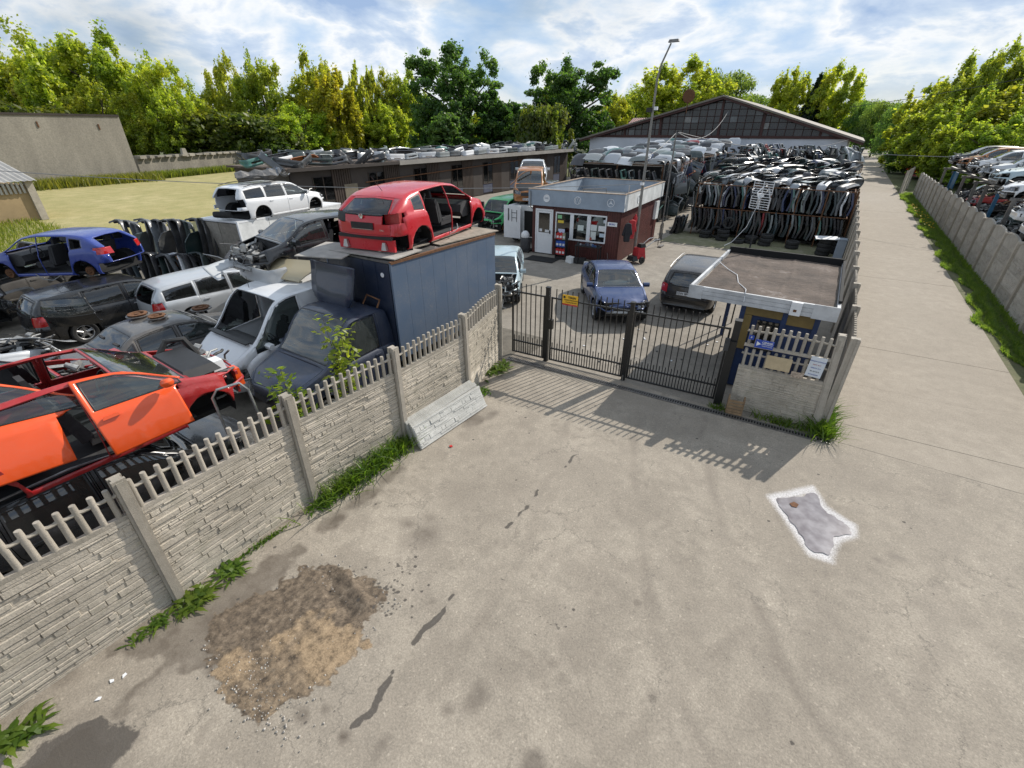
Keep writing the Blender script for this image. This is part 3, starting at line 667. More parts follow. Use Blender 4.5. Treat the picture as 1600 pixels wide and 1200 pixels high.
def fence(name, posts, label, face=1, plain=3, archs=None, detail=True, post_first=True, post_last=True, slabs=SLABS, lean=0.0):
    root = empty(name, (posts[0][0], posts[0][1], 0), 0, label, 'fence')
    ox, oy = posts[0]
    for i, (x, y) in enumerate(posts):
        nx = posts[min(i + 1, len(posts) - 1)]; pv = posts[max(i - 1, 0)]
        ang = math.atan2(nx[1] - pv[1], nx[0] - pv[0])
        if (i == 0 and not post_first) or (i == len(posts) - 1 and not post_last): continue
        link('post', POST, root, (x - ox, y - oy, random.uniform(-.02, .02)), (random.uniform(-.012, .012) + lean, random.uniform(-.012, .012), ang + (0 if face > 0 else math.pi)))
    for i in range(len(posts) - 1):
        (xa, ya), (xb, yb) = posts[i], posts[i + 1]
        L_ = math.hypot(xb - xa, yb - ya); ang = math.atan2(yb - ya, xb - xa); w = L_ - .075
        cx, cy = (xa + xb) / 2 - ox, (ya + yb) / 2 - oy
        for k in range(plain):
            o = link('slab', slabs[(i * 3 + k * 2) % len(slabs)], root, (cx, cy, 0.5 * k + 0.002), (0, 0, ang + (0 if face > 0 else math.pi)))
            o.scale = (w / 2.0, 1, 1)
        for k in range(plain, 4):
            openwork(root, cx, cy, ang, w, 0.5 * k, (archs[i] if archs else .03) if k == 3 else 0.0, 14 if w > 1.8 else 12, detail=detail, short=(k < 3))
    return root
# left fence: its stone face looks towards the forecourt (+x): walk it from far to near so the face is on the left of travel
LF = [(-6.5, 9.15), (-5.95, 7.07), (-5.90, 5.0), (-5.98, 2.94), (-5.88, .80), (-5.90, -1.28), (-5.90, -3.36)]
fence('concrete_fence', LF, 'long grey concrete panel fence beside the scrap cars with openwork top', archs=[.07, .05, .04, .02, .02, .02])
# booth front fence, faces the forecourt (-y): travel +x means left is +y, so flip
def booth_fence():
    root = fence('booth_fence', [(-.82, 9.98), (.9, 10.06)], 'short concrete fence panel with two openwork rows in front of the booth', face=-1, plain=2, post_first=False)
    for c in root.children:
        if c.name.startswith('post'): c.rotation_euler = (0.03, 0.05, math.pi)
    return root
booth_fence()
LANEP = [(1.02, 10.15 + 2.06 * i) for i in range(21)]
fence('lane_fence', LANEP, 'concrete fence running along the left edge of the lane behind the booth', face=-1, archs=[.03] * 20, detail=False)
def lane_wall():
    ys = [11.4 + 2.06 * i for i in range(24)]
    root = empty('lane_wall', (5.9, ys[0], 0), 0, 'grey concrete panel wall with arched tops along the right of the lane', 'wall')
    def arch(seed):
        mb = MB(); n = 12; r = random.Random(seed)
        pts = [(-1.0, 0.0), (1.0, 0.0)]
        top = [(1 - 2 * i / n, 0.40 + 0.16 * (1 - abs(1 - 2 * i / n) ** 2.6) + r.uniform(-.006, .006)) for i in range(n + 1)]
        poly = [(-1.0, 0.003), (1.0, 0.003)] + top
        mb.prism(poly, -.025, .025, 'xz')
        rim = [(x, .03, z - .03) for x, z in top]; mb.tube(rim, .016, 5)
        return mb.mesh('arched_slab', M['lane_wall'], smooth=False)
    arches = [arch(1), arch(2)]
    low = []
    for s in (31, 32, 33):
        me = stone_slab(s).mesh('lane_slab', M['lane_wall'], smooth=False); low.append(me)
    thin = MB().bx(-.10, .10, -.065, .065, -.05, 1.96).mesh('wall_post', M['fence_post'], smooth=False)
    for i, y in enumerate(ys):
        link('post', thin, root, (0, y - ys[0], random.uniform(-.02, .02)), (0, random.uniform(-.012, .012), 0))
        if i < len(ys) - 1:
            for k in range(3):
                link('slab', low[(i + k) % 3], root, (0, y - ys[0] + 1.03, .5 * k), (0, 0, math.pi / 2)).scale = (.975, 1, 1)
            link('arched_slab', arches[i % 2], root, (0, y - ys[0] + 1.03, 1.5), (0, random.uniform(-.008, .008), math.pi / 2)).scale = (.975, 1, 1)
lane_wall()
def far_fence():
    posts = [(5.0, 60.5), (5.3, 62.5), (5.6, 64.5), (5.9, 66.5)]
    fence('far_lane_fence', posts, 'weathered grey fence with pickets at the far end of the lane wall', archs=[.02] * 3, detail=False)
far_fence()
# leaning stack of spare slabs
def slab_stack():
    offs = [0.0, .10, .165, .23, .29, .345]
    for i, o_ in enumerate(offs):
        tilt = R(-27 + i * 2.4)
        lab = ['frontmost pale stone-faced concrete slab leaning on the fence, set apart from the stack'][0] if i == 0 else 'pale concrete slab in the leaning stack between the fence and the front slab'
        ob = link('loose_slab', SLABS_PALE[i % 2], None, (-5.36 - o_, 5.98 + (0.02 * ((i * 7) % 3 - 1) if i else -.03), 0.012), (0, 0, 0))
        ob.rotation_euler = Euler((tilt, 0, R(-92.5 + random.uniform(-.6, .6))), 'XYZ')
        ob.rotation_euler = (Matrix.Rotation(R(-91.5 - (1.5 if i == 0 else 0)), 3, 'Z') @ Matrix.Rotation(-tilt, 3, 'X')).to_euler()
        tag(ob, lab, 'concrete slab', 'spare slabs leaning on the fence')
slab_stack()
# ------------------------------------------------------------------ gate
GA = lambda a: 9.60 + (a + 6.65) * 0.075
def bar_mesh(h, w=0.02):
    mb = MB(); mb.bx(-w / 2, w / 2, -w / 2, w / 2, 0, h); return mb.mesh('gate_bar', M['ironpaint'], smooth=False)
BAR_L, BAR_S = bar_mesh(1.95), bar_mesh(0.50)
ANG_G = math.atan(0.075)
def leaf(name, a0, a1, label, nbar, stile=.04):
    root = empty(name, (a0, GA(a0), .06), ANG_G, label, 'gate')
    w = math.hypot(a1 - a0, GA(a1) - GA(a0))
    fr = MB()
    MB().bx(0, stile, -.02, .02, 0, 1.74).build('stile', M['ironpaint'], root, smooth=False); MB().bx(w - stile, w, -.02, .02, 0, 1.74).build('stile', M['ironpaint'], root, smooth=False)
    for z in (.0, .33, 1.70): MB().bx(0.002, w - .002, -.018, .018, z, z + .035).build('rail', M['ironpaint'], root, smooth=False)
    step = w / (nbar + 1)
    for i in range(nbar):
        link('bar', BAR_L, root, (step * (i + 1), .005, .01), (random.uniform(-.004, .004), random.uniform(-.005, .005), 0))
    for i in range(nbar + 1):
        link('short_bar', BAR_S, root, (step * (i + .5), .005, .01))
    return root
leaf('wicket_gate', -6.38, -5.42, 'narrow black steel wicket gate next to the concrete fence', 6)
leaf('gate_leaf', -5.26, -3.28, 'black barred steel gate leaf carrying the yellow sign', 13)
leaf('gate_leaf', -3.16, -1.10, 'black barred steel gate leaf next to the booth', 14)
def gate_post(a, h, w, label, d=None):
    o = MB().bx(-w / 2, w / 2, -(d or w) / 2, (d or w) / 2, -.02, h)
    o.bx(-w / 2 - .008, w / 2 + .008, -(d or w) / 2 - .008, (d or w) / 2 + .008, h, h + .02)
    root = empty('gate_post', (a, GA(a), 0), ANG_G, label, 'post')
    o.build('post_tube', M['ironpaint'], root, smooth=False)
    return root
gp = gate_post(-5.35, 2.02, .10, 'black steel post between the wicket and the gate')
MB().bx(.055, .16, -.05, .05, .95, 1.2).build('lock_box', M['ironpaint'], gp, smooth=False)
gp = gate_post(-3.22, 1.99, .09, 'black steel post where the two gate leaves meet')
MB().cyl((0, -.07, .15), (0, -.07, -.02), .018, n=8).build('drop_bolt', M['steel'], gp)
gp = gate_post(-1.0, 1.98, .13, 'thick black steel post joining gate and booth fence', .16)
MB().bx(-.09, .08, -.13, -.085, .0, 1.55).build('cover_plate', M['ironpaint'], gp, smooth=False)
MB().bx(-.16, -.06, -.2, -.13, 1.35, 1.62).build('lock_case', M['darkgrey'], gp, smooth=False)
def drain():
    a0, b0, a1, b1 = -6.3, 9.27, 1.2, 9.63
    L_ = math.hypot(a1 - a0, b1 - b0); ang = math.atan2(b1 - b0, a1 - a0)
    root = empty('drain_channel', (a0, b0, 0), ang, 'slotted steel drain channel across the entrance below the gate', 'drain')
    MB().bx(0, L_, -.06, .06, -.06, .004).build('channel_bed', M['black'], root, smooth=False)
    mb = MB()
    for s in (-1, 1): mb.bx(0, L_, s * .07 - .012, s * .07 + .012, -.03, .022)
    mb.build('channel_edge', M['steel'], root, smooth=False)
    mb = MB(); n = int(L_ / .055)
    for i in range(n): mb.bx(i * .055, i * .055 + .022, -.06, .06, .004, .018)
    mb.build('grating', M['steel'], root, smooth=False)
drain()
# ------------------------------------------------------------------ guard booth
def planks(mb, x0, x1, z0, z1, y, step=.1, proud=.008, gap=.008):
    x = x0
    while x < x1 - 1e-3:
        xe = min(x + step, x1); mb.bx(x + gap / 2, xe - gap / 2, y - proud, y, z0, z1); x = xe
M['booth_blue'] = simple('booth_blue', (0.016, 0.038, 0.11), 0.5, 0, 0.3, 3)
M['booth_yellow'] = simple('booth_yellow', (0.20, 0.14, 0.045), 0.6, 0, 0.25, 3)
def felt():
    m, nt, b, out = _nodes('roof_felt')
    n = _noise(nt, 1.6, 7, 0.7); f = _noise(nt, 40, 4, 0.8); k = _noise(nt, 5, 5, .7)
    r = _ramp(nt, n.outputs['Fac'], [(0.3, (0.05, 0.038, 0.031)), (0.60, (0.125, 0.095, 0.076)), (0.78, (0.30, 0.27, 0.25))])
    s = _ramp(nt, f.outputs['Fac'], [(0.3, 0.6), (0.7, 1.3)])
    cc = _mix(nt, 1.0, r.outputs[0], s.outputs[0], 'MULTIPLY'); nt.links.new(cc, b.inputs['Base Color']); b.inputs['Roughness'].default_value = .95
    _bump(nt, b, k.outputs['Fac'], .5, .04)
    return m
M['felt'] = felt()
M['fascia_worn'] = simple('worn_white_board', (0.50, 0.51, 0.52), 0.6, 0, 0.3, 2.5)
def booth():
    X0, X1, Y0, Y1 = -2.24, .64, 10.86, 15.15
    root = empty('guard_booth', ((X0 + X1) / 2, (Y0 + Y1) / 2, 0), 0, 'flat-roofed guard booth with white fascia and brown felt roof', 'booth')
    ox, oy = (X0 + X1) / 2, (Y0 + Y1) / 2
    def P(mb, n, m, par=root): return mb.build(n, m, par, (-ox, -oy, 0) if par is root else None, smooth=False)
    g = MB(); n = 26
    for i in range(n):
        for j in range(n):
            pass
    xs = np.linspace(X0 + .07, X1 - .07, 40); ys = np.linspace(Y0 + .07, Y1 - .07, 56)
    vs_ = []
    for x in xs:
        for y in ys:
            z = 2.25 + .012 * math.sin(x * 3.1 + y) + .01 * math.sin(y * 5) + random.uniform(-.004, .004)
            for seam in (-1.35, -.45, .3):
                z += .018 * math.exp(-((x - seam - .04 * math.sin(y * 2)) / .035) ** 2)
            vs_.append((x, y, z))
    g.add(vs_, [(i * 56 + j, (i + 1) * 56 + j, (i + 1) * 56 + j + 1, i * 56 + j + 1) for i in range(39) for j in range(55)])
    P(g, 'roof_felt', M['felt'])
    P(MB().bx(X0 + .04, X1 - .04, Y0 + .04, Y1 - .04, 2.11, 2.22), 'roof_deck', M['wood'])
    # fascia boards, each side of three stepped boards
    for nm, (xa, xb, ya, yb) in {'f': (X0, X1, Y0 - .03, Y0 + .03), 'l': (X0 - .03, X0 + .03, Y0 + .034, Y1 - .034), 'r': (X1 - .03, X1 + .03, Y0 + .034, Y1 - .034)}.items():
        for k in range(3):
            P(MB().bx(xa, xb, ya, yb, 2.055 + k * .092, 2.055 + k * .092 + .086), 'fascia_board', M['fascia_worn'])
    P(MB().bx(X0, X1, Y1 - .03, Y1 + .05, 2.15, 2.41), 'rear_upstand', M['black'])
    P(MB().bx(X1 - .028, X1 + .028, Y0 + .3, Y1 - .04, 2.335, 2.39), 'side_upstand', M['black'])
    for (xa, xb) in ((X0 - .035, X0 + .27), (X1 - .42, X1 + .035)):
        P(MB().bx(xa, xb, Y0 - .045, Y0 - .033, 2.04, 2.34), 'corner_plate', M['fascia_worn'])
    lp = P(MB().bx(-.18, .02, Y0 - .10, Y0 - .034, 2.05, 2.33), 'junction_box', M['white'])
    MB().bx(-.12, -.06, Y0 - .108, Y0 - .1, 2.13, 2.18).build('sensor', M['rust'], lp, smooth=False)
    # walls
    wx0, wx1, wy0, wy1 = -1.12, .42, 11.0, 14.5
    P(MB().bx(wx0 + .03, wx1 - .03, wy0 + .03, wy1 - .03, 0.02, 1.0), 'wall_lower', M['booth_blue'])
    P(MB().bx(wx0 + .05, wx1 - .05, wy0 + .05, wy1 - .05, 1.0, 2.05), 'wall_upper', M['booth_blue'])
    for x in (wx0, -.28, wx1 - .1): P(MB().bx(x, x + .1, wy0 - .02, wy0 + .03, .02, 2.05), 'frame_post', M['booth_blue'])
    P(MB().bx(wx0 + .1, -.28, wy0 - .005, wy0 + .03, 1.83, 2.04), 'yellow_board', M['booth_yellow'])
    P(MB().bx(-.18, wx1 - .1, wy0 - .005, wy0 + .03, 1.75, 2.04), 'yellow_board', M['booth_yellow'])
    P(MB().bx(wx0 + .1, -.86, wy0 - .004, wy0 + .03, 1.0, 1.82), 'yellow_board', M['booth_yellow'])
    P(MB().bx(-.73, -.30, wy0 - .01, wy0 + .03, 1.05, 1.74), 'window_pane', M['pane'])
    
    P(MB().bx(-1.85, -1.75, 14.2, 14.3, 0, 2.11), 'corner_column', M['booth_blue'])
    # cable on the roof
    P(MB().tube([(X0 + .05, 13.3, 2.37), (-1.85, 12.9, 2.29), (-1.55, 12.5, 2.28), (-1.4, 11.8, 2.28), (-1.15, 11.3, 2.29), (-1.1, 10.86, 2.36), (-1.08, 10.8, 2.15)], .008, 6), 'roof_cable', M['white'])
booth()
def booth_signs():
    # paper and plastic notices tied to the booth fence; fence front face is about y = 9.93
    def sign(name, a, z, w, h, mat, label, tilt=0.0, y=9.92):
        root = empty(name, (a, y + .0, z), ANG_G * .6, label, 'sign'); root.rotation_euler = (R(-2), tilt, ANG_G * .6)
        MB().bx(-w / 2, w / 2, -.006, .006, -h / 2, h / 2).build('board', mat, root, smooth=False)
        return root
    def txt(root, s, size, m, x, z, bold=.0):
        o = link('lettering', text_mesh(s, size, m, bold), root, (x, -.010, z), (math.pi / 2, 0, 0)); return o
    blue = simple('sign_blue', (0.015, 0.06, 0.36), .4, 0, .1); wh = M['white']; ink = M['plate_ink']
    r = sign('blue_sign', -.42, 1.62, .34, .17, blue, 'blue plastic sign with white lettering on the booth fence')
    MB().prism([(-.14, -.05), (-.06, 0.0), (-.14, .05)], -.010, -.007, 'xz').build('arrow', wh, r); MB().bx(-.05, .15, -.009, -.0065, -.002, .006).build('rule', wh, r); txt(r, 'CENNIK', .055, wh, .055, .04, .001); txt(r, 'MONITORING', .03, wh, .055, -.035)
    r = sign('small_blue_sign', -.68, 1.72, .10, .09, blue, 'tiny blue sign beside the gate post'); txt(r, 'P', .05, wh, 0, 0, .001)
    r = sign('wooden_board', -.08, 1.28, .46, .28, simple('bare_board', (.50, .40, .25), .8, 0, .2, 5), 'bare yellowish plywood board wired to the booth fence')
    r = sign('brown_notice', .30, 1.13, .22, .12, simple('torn_notice', (.45, .36, .28), .8, 0, .7, 22), 'small torn brown and white notice low on the booth fence')
    r = sign('white_notice', .56, 1.38, .27, .42, simple('white_notice', (.62, .66, .70), .4, 0, .08, 5), 'white printed notice board by the leaning fence post', R(3))
    for k, (s, z, m) in enumerate([('GODZINY OTWARCIA', .12, blue), ('PN-PT  8-17', .05, M['lamp_red']), ('SOBOTA  8-14', -.02, blue), ('TEL. 501 22 33', -.09, ink), ('ZAPRASZAMY', -.16, blue)]): txt(r, s, .027, m, 0, z)
    # the yellow notice on the gate
    yel = simple('sign_yellow', (.80, .46, .03), .5, 0, .08)
    r = empty('yellow_sign', (-4.74, GA(-4.74) - .045, 1.80), ANG_G, 'yellow warning sign wired to the top of the gate leaf', 'sign')
    MB().bx(-.2, .2, -.004, .004, -.13, .13).build('board', yel, r, smooth=False); MB().bx(-.2, .2, -.0065, -.0045, -.13, -.09).build('red_stripe', M['lamp_red'], r, smooth=False)
    txt(r, 'TEREN', .07, ink, .05, .07, .001); txt(r, 'MONITOROWANY', .042, ink, .03, .005); txt(r, 'CALODOBOWO', .04, ink, .03, -.05); MB().cyl((-.15, -.006, .07), (-.15, -.009, .07), .03, n=12).build('camera_mark', ink, r)
    # a weathered wooden crate piece at the foot of the fence
    r = empty('wooden_crate', (-.62, 9.72, 0), R(8), 'small broken wooden crate standing at the foot of the booth fence', 'crate'); cw = simple('crate_wood', (.27, .18, .10), .9, 0, .4, 9)
    for k in range(5): MB().bx(-.16, .16, -.10 + .002 * k, -.085, .01 + k * .075, .075 + k * .073).build('slat', cw, r, smooth=False)
    for s in (-1, 1): MB().bx(s * .15 - .015, s * .15 + .015, -.083, .10, 0, .40).build('side', cw, r, smooth=False)
booth_signs()
# ------------------------------------------------------------------ office cabin
M['maroon'] = simple('maroon_sheeting', (0.085, 0.022, 0.018), 0.55, 0, 0.3, 2.5)
M['fascia_grey'] = simple('fascia_sheet', (0.30, 0.355, 0.42), 0.55, 0.1, 0.22, 1.2)
M['pvc'] = simple('white_pvc', (0.76, 0.77, 0.78), 0.35, 0, 0.05)
def cabin():
    W, D = 4.75, 6.6; cx, cy = -9.95, 20.1
    root = empty('office_cabin', (cx, cy, 0), R(3), 'maroon office cabin with grey sheet fascia and white door', 'cabin')
    x0, x1 = -W / 2, W / 2; ins = .16
    def P(mb, n, m, par=root): return mb.build(n, m, par, smooth=False)
    wx0, wx1 = x0 + ins, x1 - ins
    # front wall as pieces round the openings (door and window), boards proud
    P(MB().bx(wx0, wx1, ins + .03, D - ins, .05, 2.35), 'core', M['black'])
    def boards(xa, xb, za, zb):
        mb = MB(); planks(mb, xa, xb, za, zb, ins + .03, .115, .022, .012); return P(mb, 'wall_boards', M['maroon'])
    dx0, dx1 = wx0 + .18, wx0 + 1.12; vx0, vx1 = dx1 + .14, wx1 - .62
    boards(wx0, dx0, .02, 2.3); boards(dx1, vx0, .02, 2.3); boards(vx1, wx1, .02, 2.3); boards(dx0, dx1, 2.12, 2.3); boards(vx0, vx1, .02, .82); boards(vx0, vx1, 2.04, 2.3)
    mb = MB(); y = ins + .04
    while y < D - ins: mb.bx(wx1, wx1 + .022, y + .006, min(y + .11, D - ins) - .006, .02, 2.3); y += .11
    P(mb, 'side_boards', M['maroon'])
    mb = MB(); mb.bx(wx0 - .022, wx0, ins + .04, D - ins, .02, 2.3); P(mb, 'side_boards', M['maroon'])
    # fascia: box with open top, recessed roof
    for (xa, xb, ya, yb) in ((x0, x1, 0, .05), (x0, x1, D - .05, D), (x0, x0 + .05, .052, D - .052), (x1 - .05, x1, .052, D - .052)):
        P(MB().bx(xa, xb, ya, yb, 2.28, 2.98), 'fascia_panel', M['fascia_grey'] if ya != .052 or xa < 0 else M['white_dirty'])
    for (xa, xb, ya, yb) in ((x0 - .02, x1 + .02, -.02, .09), (x0 - .02, x1 + .02, D - .09, D + .02), (x0 - .02, x0 + .09, .09, D - .09), (x1 - .09, x1 + .02, .09, D - .09)):
        P(MB().bx(xa, xb, ya, yb, 2.982, 3.01), 'rim_flashing', simple('rusty_rim', (.36, .27, .20), .8, .1, .5, 6))
    P(MB().bx(x0 + .05, x1 - .05, .05, D - .05, 2.30, 2.36), 'roof_deck', M['ply'])
    # door
    d = P(MB().bx(dx0, dx1, ins - .02, ins + .03, .04, .12), 'door', M['pvc'])
    for (xa, xb, za, zb) in ((dx0, dx0 + .07, .12, 2.12), (dx1 - .07, dx1, .12, 2.12), (dx0 + .07, dx1 - .07, 2.04, 2.12)): MB().bx(xa, xb, ins - .03, ins + .03, za, zb).build('frame', M['pvc'], d, smooth=False)
    MB().bx(dx0 + .08, dx1 - .08, ins - .012, ins + .02, .12, .92).build('panel', M['pvc'], d, smooth=False)
    for (xa, xb, za, zb) in ((dx0 + .08, dx0 + .17, .92, 2.03), (dx1 - .17, dx1 - .08, .92, 2.03), (dx0 + .17, dx1 - .17, .92, 1.02), (dx0 + .17, dx1 - .17, 1.94, 2.03)): MB().bx(xa, xb, ins - .02, ins + .02, za, zb).build('leaf_frame', M['pvc'], d, smooth=False)
    MB().bx(dx0 + .17, dx1 - .17, ins, ins + .01, 1.02, 1.94).build('pane', M['pane'], d, smooth=False)
    MB().bx(dx0 + .22, dx0 + .36, ins - .004, ins - .002, 1.07, 1.2).build('notice', M['plate'], d, smooth=False)
    MB().bx(dx1 - .42, dx1 - .2, ins - .004, ins - .002, 1.05, 1.17).build('notice', M['plate'], d, smooth=False)
    MB().bx(dx1 - .15, dx1 - .12, ins - .07, ins - .02, 1.0, 1.16).build('handle', M['plastic'], d, smooth=False)
    # window with three lights
    w = P(MB().bx(vx0, vx1, ins - .04, ins + .03, .82, .88), 'window', M['pvc'])
    lw = (vx1 - vx0) / 3
    for k in range(4):
        x = vx0 + lw * k; t = .05 if k in (0, 3) else .09
        MB().bx(max(vx0, x - t), min(vx1, x + t), ins - .03, ins + .03, .88, 1.98).build('mullion', M['pvc'], w, smooth=False)
    MB().bx(vx0, vx1, ins - .032, ins + .03, 1.98, 2.04).build('head', M['pvc'], w, smooth=False)
    for k in range(3): MB().bx(vx0 + lw * k + .06, vx0 + lw * (k + 1) - .06, ins + .0, ins + .01, .89, 1.97).build('pane', M['pane'], w, smooth=False)
    papers = [(.10, 1.75, .22, .16, (.25, .55, .28)), (.12, 1.55, .3, .12, (.75, .55, .06)), (.16, 1.0, .34, .28, (.62, .66, .85)), (lw + .3, 1.3, .3, .24, (.62, .68, .64)), (2 * lw + .1, 1.35, .3, .26, (.66, .7, .68)), (2 * lw + .48, 1.35, .36, .24, (.75, .75, .75)), (2 * lw + .12, .95, .26, .36, (.62, .66, .62)), (2 * lw + .55, 1.1, .3, .16, (.5, .6, .68)), (2 * lw + .7, 1.72, .12, .14, (.6, .64, .7)), (2 * lw + .05, .92, .14, .12, (.6, .1, .06))]
    for k, (px, pz, pw, ph, c) in enumerate(papers):
        MB().bx(vx0 + px, vx0 + px + pw, ins - .004, ins - .001, pz, pz + ph).build('notice', simple('paper%d' % k, c, .8, 0, .15, 20), w, smooth=False)
    sg = P(MB().bx(vx1 + .05, vx1 + .50, ins - .03, ins - .01, 1.62, 1.80), 'wall_plate', M['pvc'])
    link('lettering', text_mesh('BIURO', .10, M['plate_blue'], .002), sg, (vx1 + .275, ins - .032, 1.71), (math.pi / 2, 0, 0))
    # the three round badges on the fascia and one on the side
    def badge(x, y, rot, kind):
        b = empty('badge'); b.parent = root; b.location = (x, y, 2.62); b.rotation_euler = (0, 0, rot)
        ring = MB().tube([(.16 * math.cos(t), -.008, .16 * math.sin(t)) for t in np.linspace(0, 2 * math.pi, 29)[:-1]], .012, 6, closed=True); ring.build('ring', M['white'], b)
        if kind == 'bar':
            MB().lathe([(0, -.004), (.15, -.004), (.15, 0)], 24, axis='y').build('disc', M['white'], b)
            link('lettering', text_mesh('OPEL', .085, M['fascia_grey'], .002), b, (0, -.012, 0), (math.pi / 2, 0, 0))
        elif kind == 'vw':
            for pl in ([(-.055, .14), (0, .02), (.055, .14)], [(-.125, .08), (-.06, -.125), (0, .0), (.06, -.125), (.125, .08)]): MB().tube([(p[0], -.008, p[1]) for p in pl], .013, 6).build('stroke', M['white'], b)
        elif kind == 'star':
            for k in range(3):
                t = math.pi / 2 + k * 2 * math.pi / 3; MB().prism([(.15 * math.cos(t), .15 * math.sin(t)), (.025 * math.cos(t + 1.05), .025 * math.sin(t + 1.05)), (0, 0), (.025 * math.cos(t - 1.05), .025 * math.sin(t - 1.05))], -.012, 0, 'xz').build('point', M['white'], b)
    badge(x0 + .98, -.002, 0, 'bar'); badge(x0 + 2.55, -.002, 0, 'vw'); badge(x1 - .62, -.002, 0, 'star'); badge(x1 + .002, 2.0, math.pi / 2, 'ring')
    # junk left inside the parapet
    P(MB().tube([(-.9, 3.2, 2.4), (-.9, 3.2, 2.75), (.2, 3.6, 2.8), (.2, 3.6, 2.4)], .03, 6), 'roof_bracket', M['steel'])
    P(MB().tube([(-2.0, 2.2, 2.45), (-.6, 2.7, 2.5), (1.6, 3.5, 2.5), (2.1, 4.0, 2.55)], .05, 6), 'roof_pipe', M['wood'])
    P(MB().tube([(1.2, 4.2, 2.36), (1.2, 4.2, 2.95)], .03, 6), 'roof_stub', M['alu'])
    # conduit, meter box
    P(MB().tube([(x0 + .02, -.03, 2.9), (x0 + .14, -.03, 2.9), (x0 + .14, -.03, 2.2), (x0 + .18, .1, 2.1)], .018, 6), 'conduit', M['steel'])
    P(MB().bx(wx1 + .025, wx1 + .16, D - 1.0, D - .45, 1.2, 2.1), 'meter_box', M['white_dirty'])
    return root
cabin()
# ------------------------------------------------------------------ long shed with a flat roof
M['shed_brown'] = simple('brown_shed_boards', (0.050, 0.034, 0.025), 0.7, 0, 0.35, 1.2)
M['shed_panel'] = simple('grey_shed_panel', (0.050, 0.040, 0.034), 0.7, 0, 0.3, 0.8)
SH_X = -28.0
def shed():
    y0, y1 = 17.4, 54.5; z = 3.35
    root = empty('long_shed', (SH_X, (y0 + y1) / 2, 0), 0, 'long low brown shed with a flat roof carrying bumpers', 'shed'); oy = (y0 + y1) / 2
    def P(mb, n, m): return mb.build(n, m, root, (-SH_X, -oy, 0), smooth=False)
    P(MB().bx(SH_X - 6, SH_X - .04, y0 + .3, y1 - .3, 0, z - .12), 'core_wall', M['shed_panel'])
    P(MB().bx(SH_X - 6.4, SH_X + .5, y0, y1, z - .10, z + .02), 'roof', M['felt'])
    P(MB().bx(SH_X + .5, SH_X + .56, y0 + 9, y1, z - .20, z + .1), 'roof_edge', simple('pale_roof_edge', (.30, .28, .25), .8, 0, .25, .7))
    P(MB().bx(SH_X + .5, SH_X + .55, y0, y0 + 8.98, z - .14, z + .06), 'roof_edge', M['shed_panel'])
    y = y0 + .35; k = 0
    while y < y1 - 1.6:
        w = 1.5
        if k % 3 == 1:
            f = P(MB().bx(SH_X - .02, SH_X + .04, y, y + w, .95, 1.02), 'window', M['shed_brown'])
            MB().bx(SH_X - .02, SH_X + .02, y + .05, y + w - .05, 1.02, 2.75).build('pane', M['pane'], f, smooth=False)
            for j in range(3): MB().bx(SH_X - .01, SH_X + .05, y + j * (w / 2) - .0, y + j * (w / 2) + .05, 1.02, 2.8).build('bar', M['shed_brown'], f, smooth=False)
            MB().bx(SH_X - .02, SH_X + .012, y + .03, y + w - .03, .2, .93).build('apron', simple('blue_apron%d' % k, (.07, .08, .12), .7, 0, .3, 1), f, smooth=False)
        elif k % 3 == 2:
            mb = MB()
            for j in range(8): mb.bx(SH_X - .02, SH_X + .03, y + j * w / 8 + .02, y + (j + 1) * w / 8 - .03, .05, z - .2)
            P(mb, 'board_cladding', M['shed_brown'])
        else:
            P(MB().bx(SH_X - .02, SH_X + .015, y + .02, y + w - .02, .05, z - .2), 'wall_panel', M['shed_panel'])
        y += w; k += 1
    P(MB().tube([(SH_X + .12, y0 + 6, 2.2), (SH_X + .12, y1 - 10, 2.75)], .04, 6), 'rusty_pipe', M['rust'])
    d = P(MB().bx(SH_X - .02, SH_X + .05, y0 + 4.2, y0 + 5.3, .05, 2.2), 'door', simple('tan_door', (.20, .17, .12), .7, 0, .2))
shed()
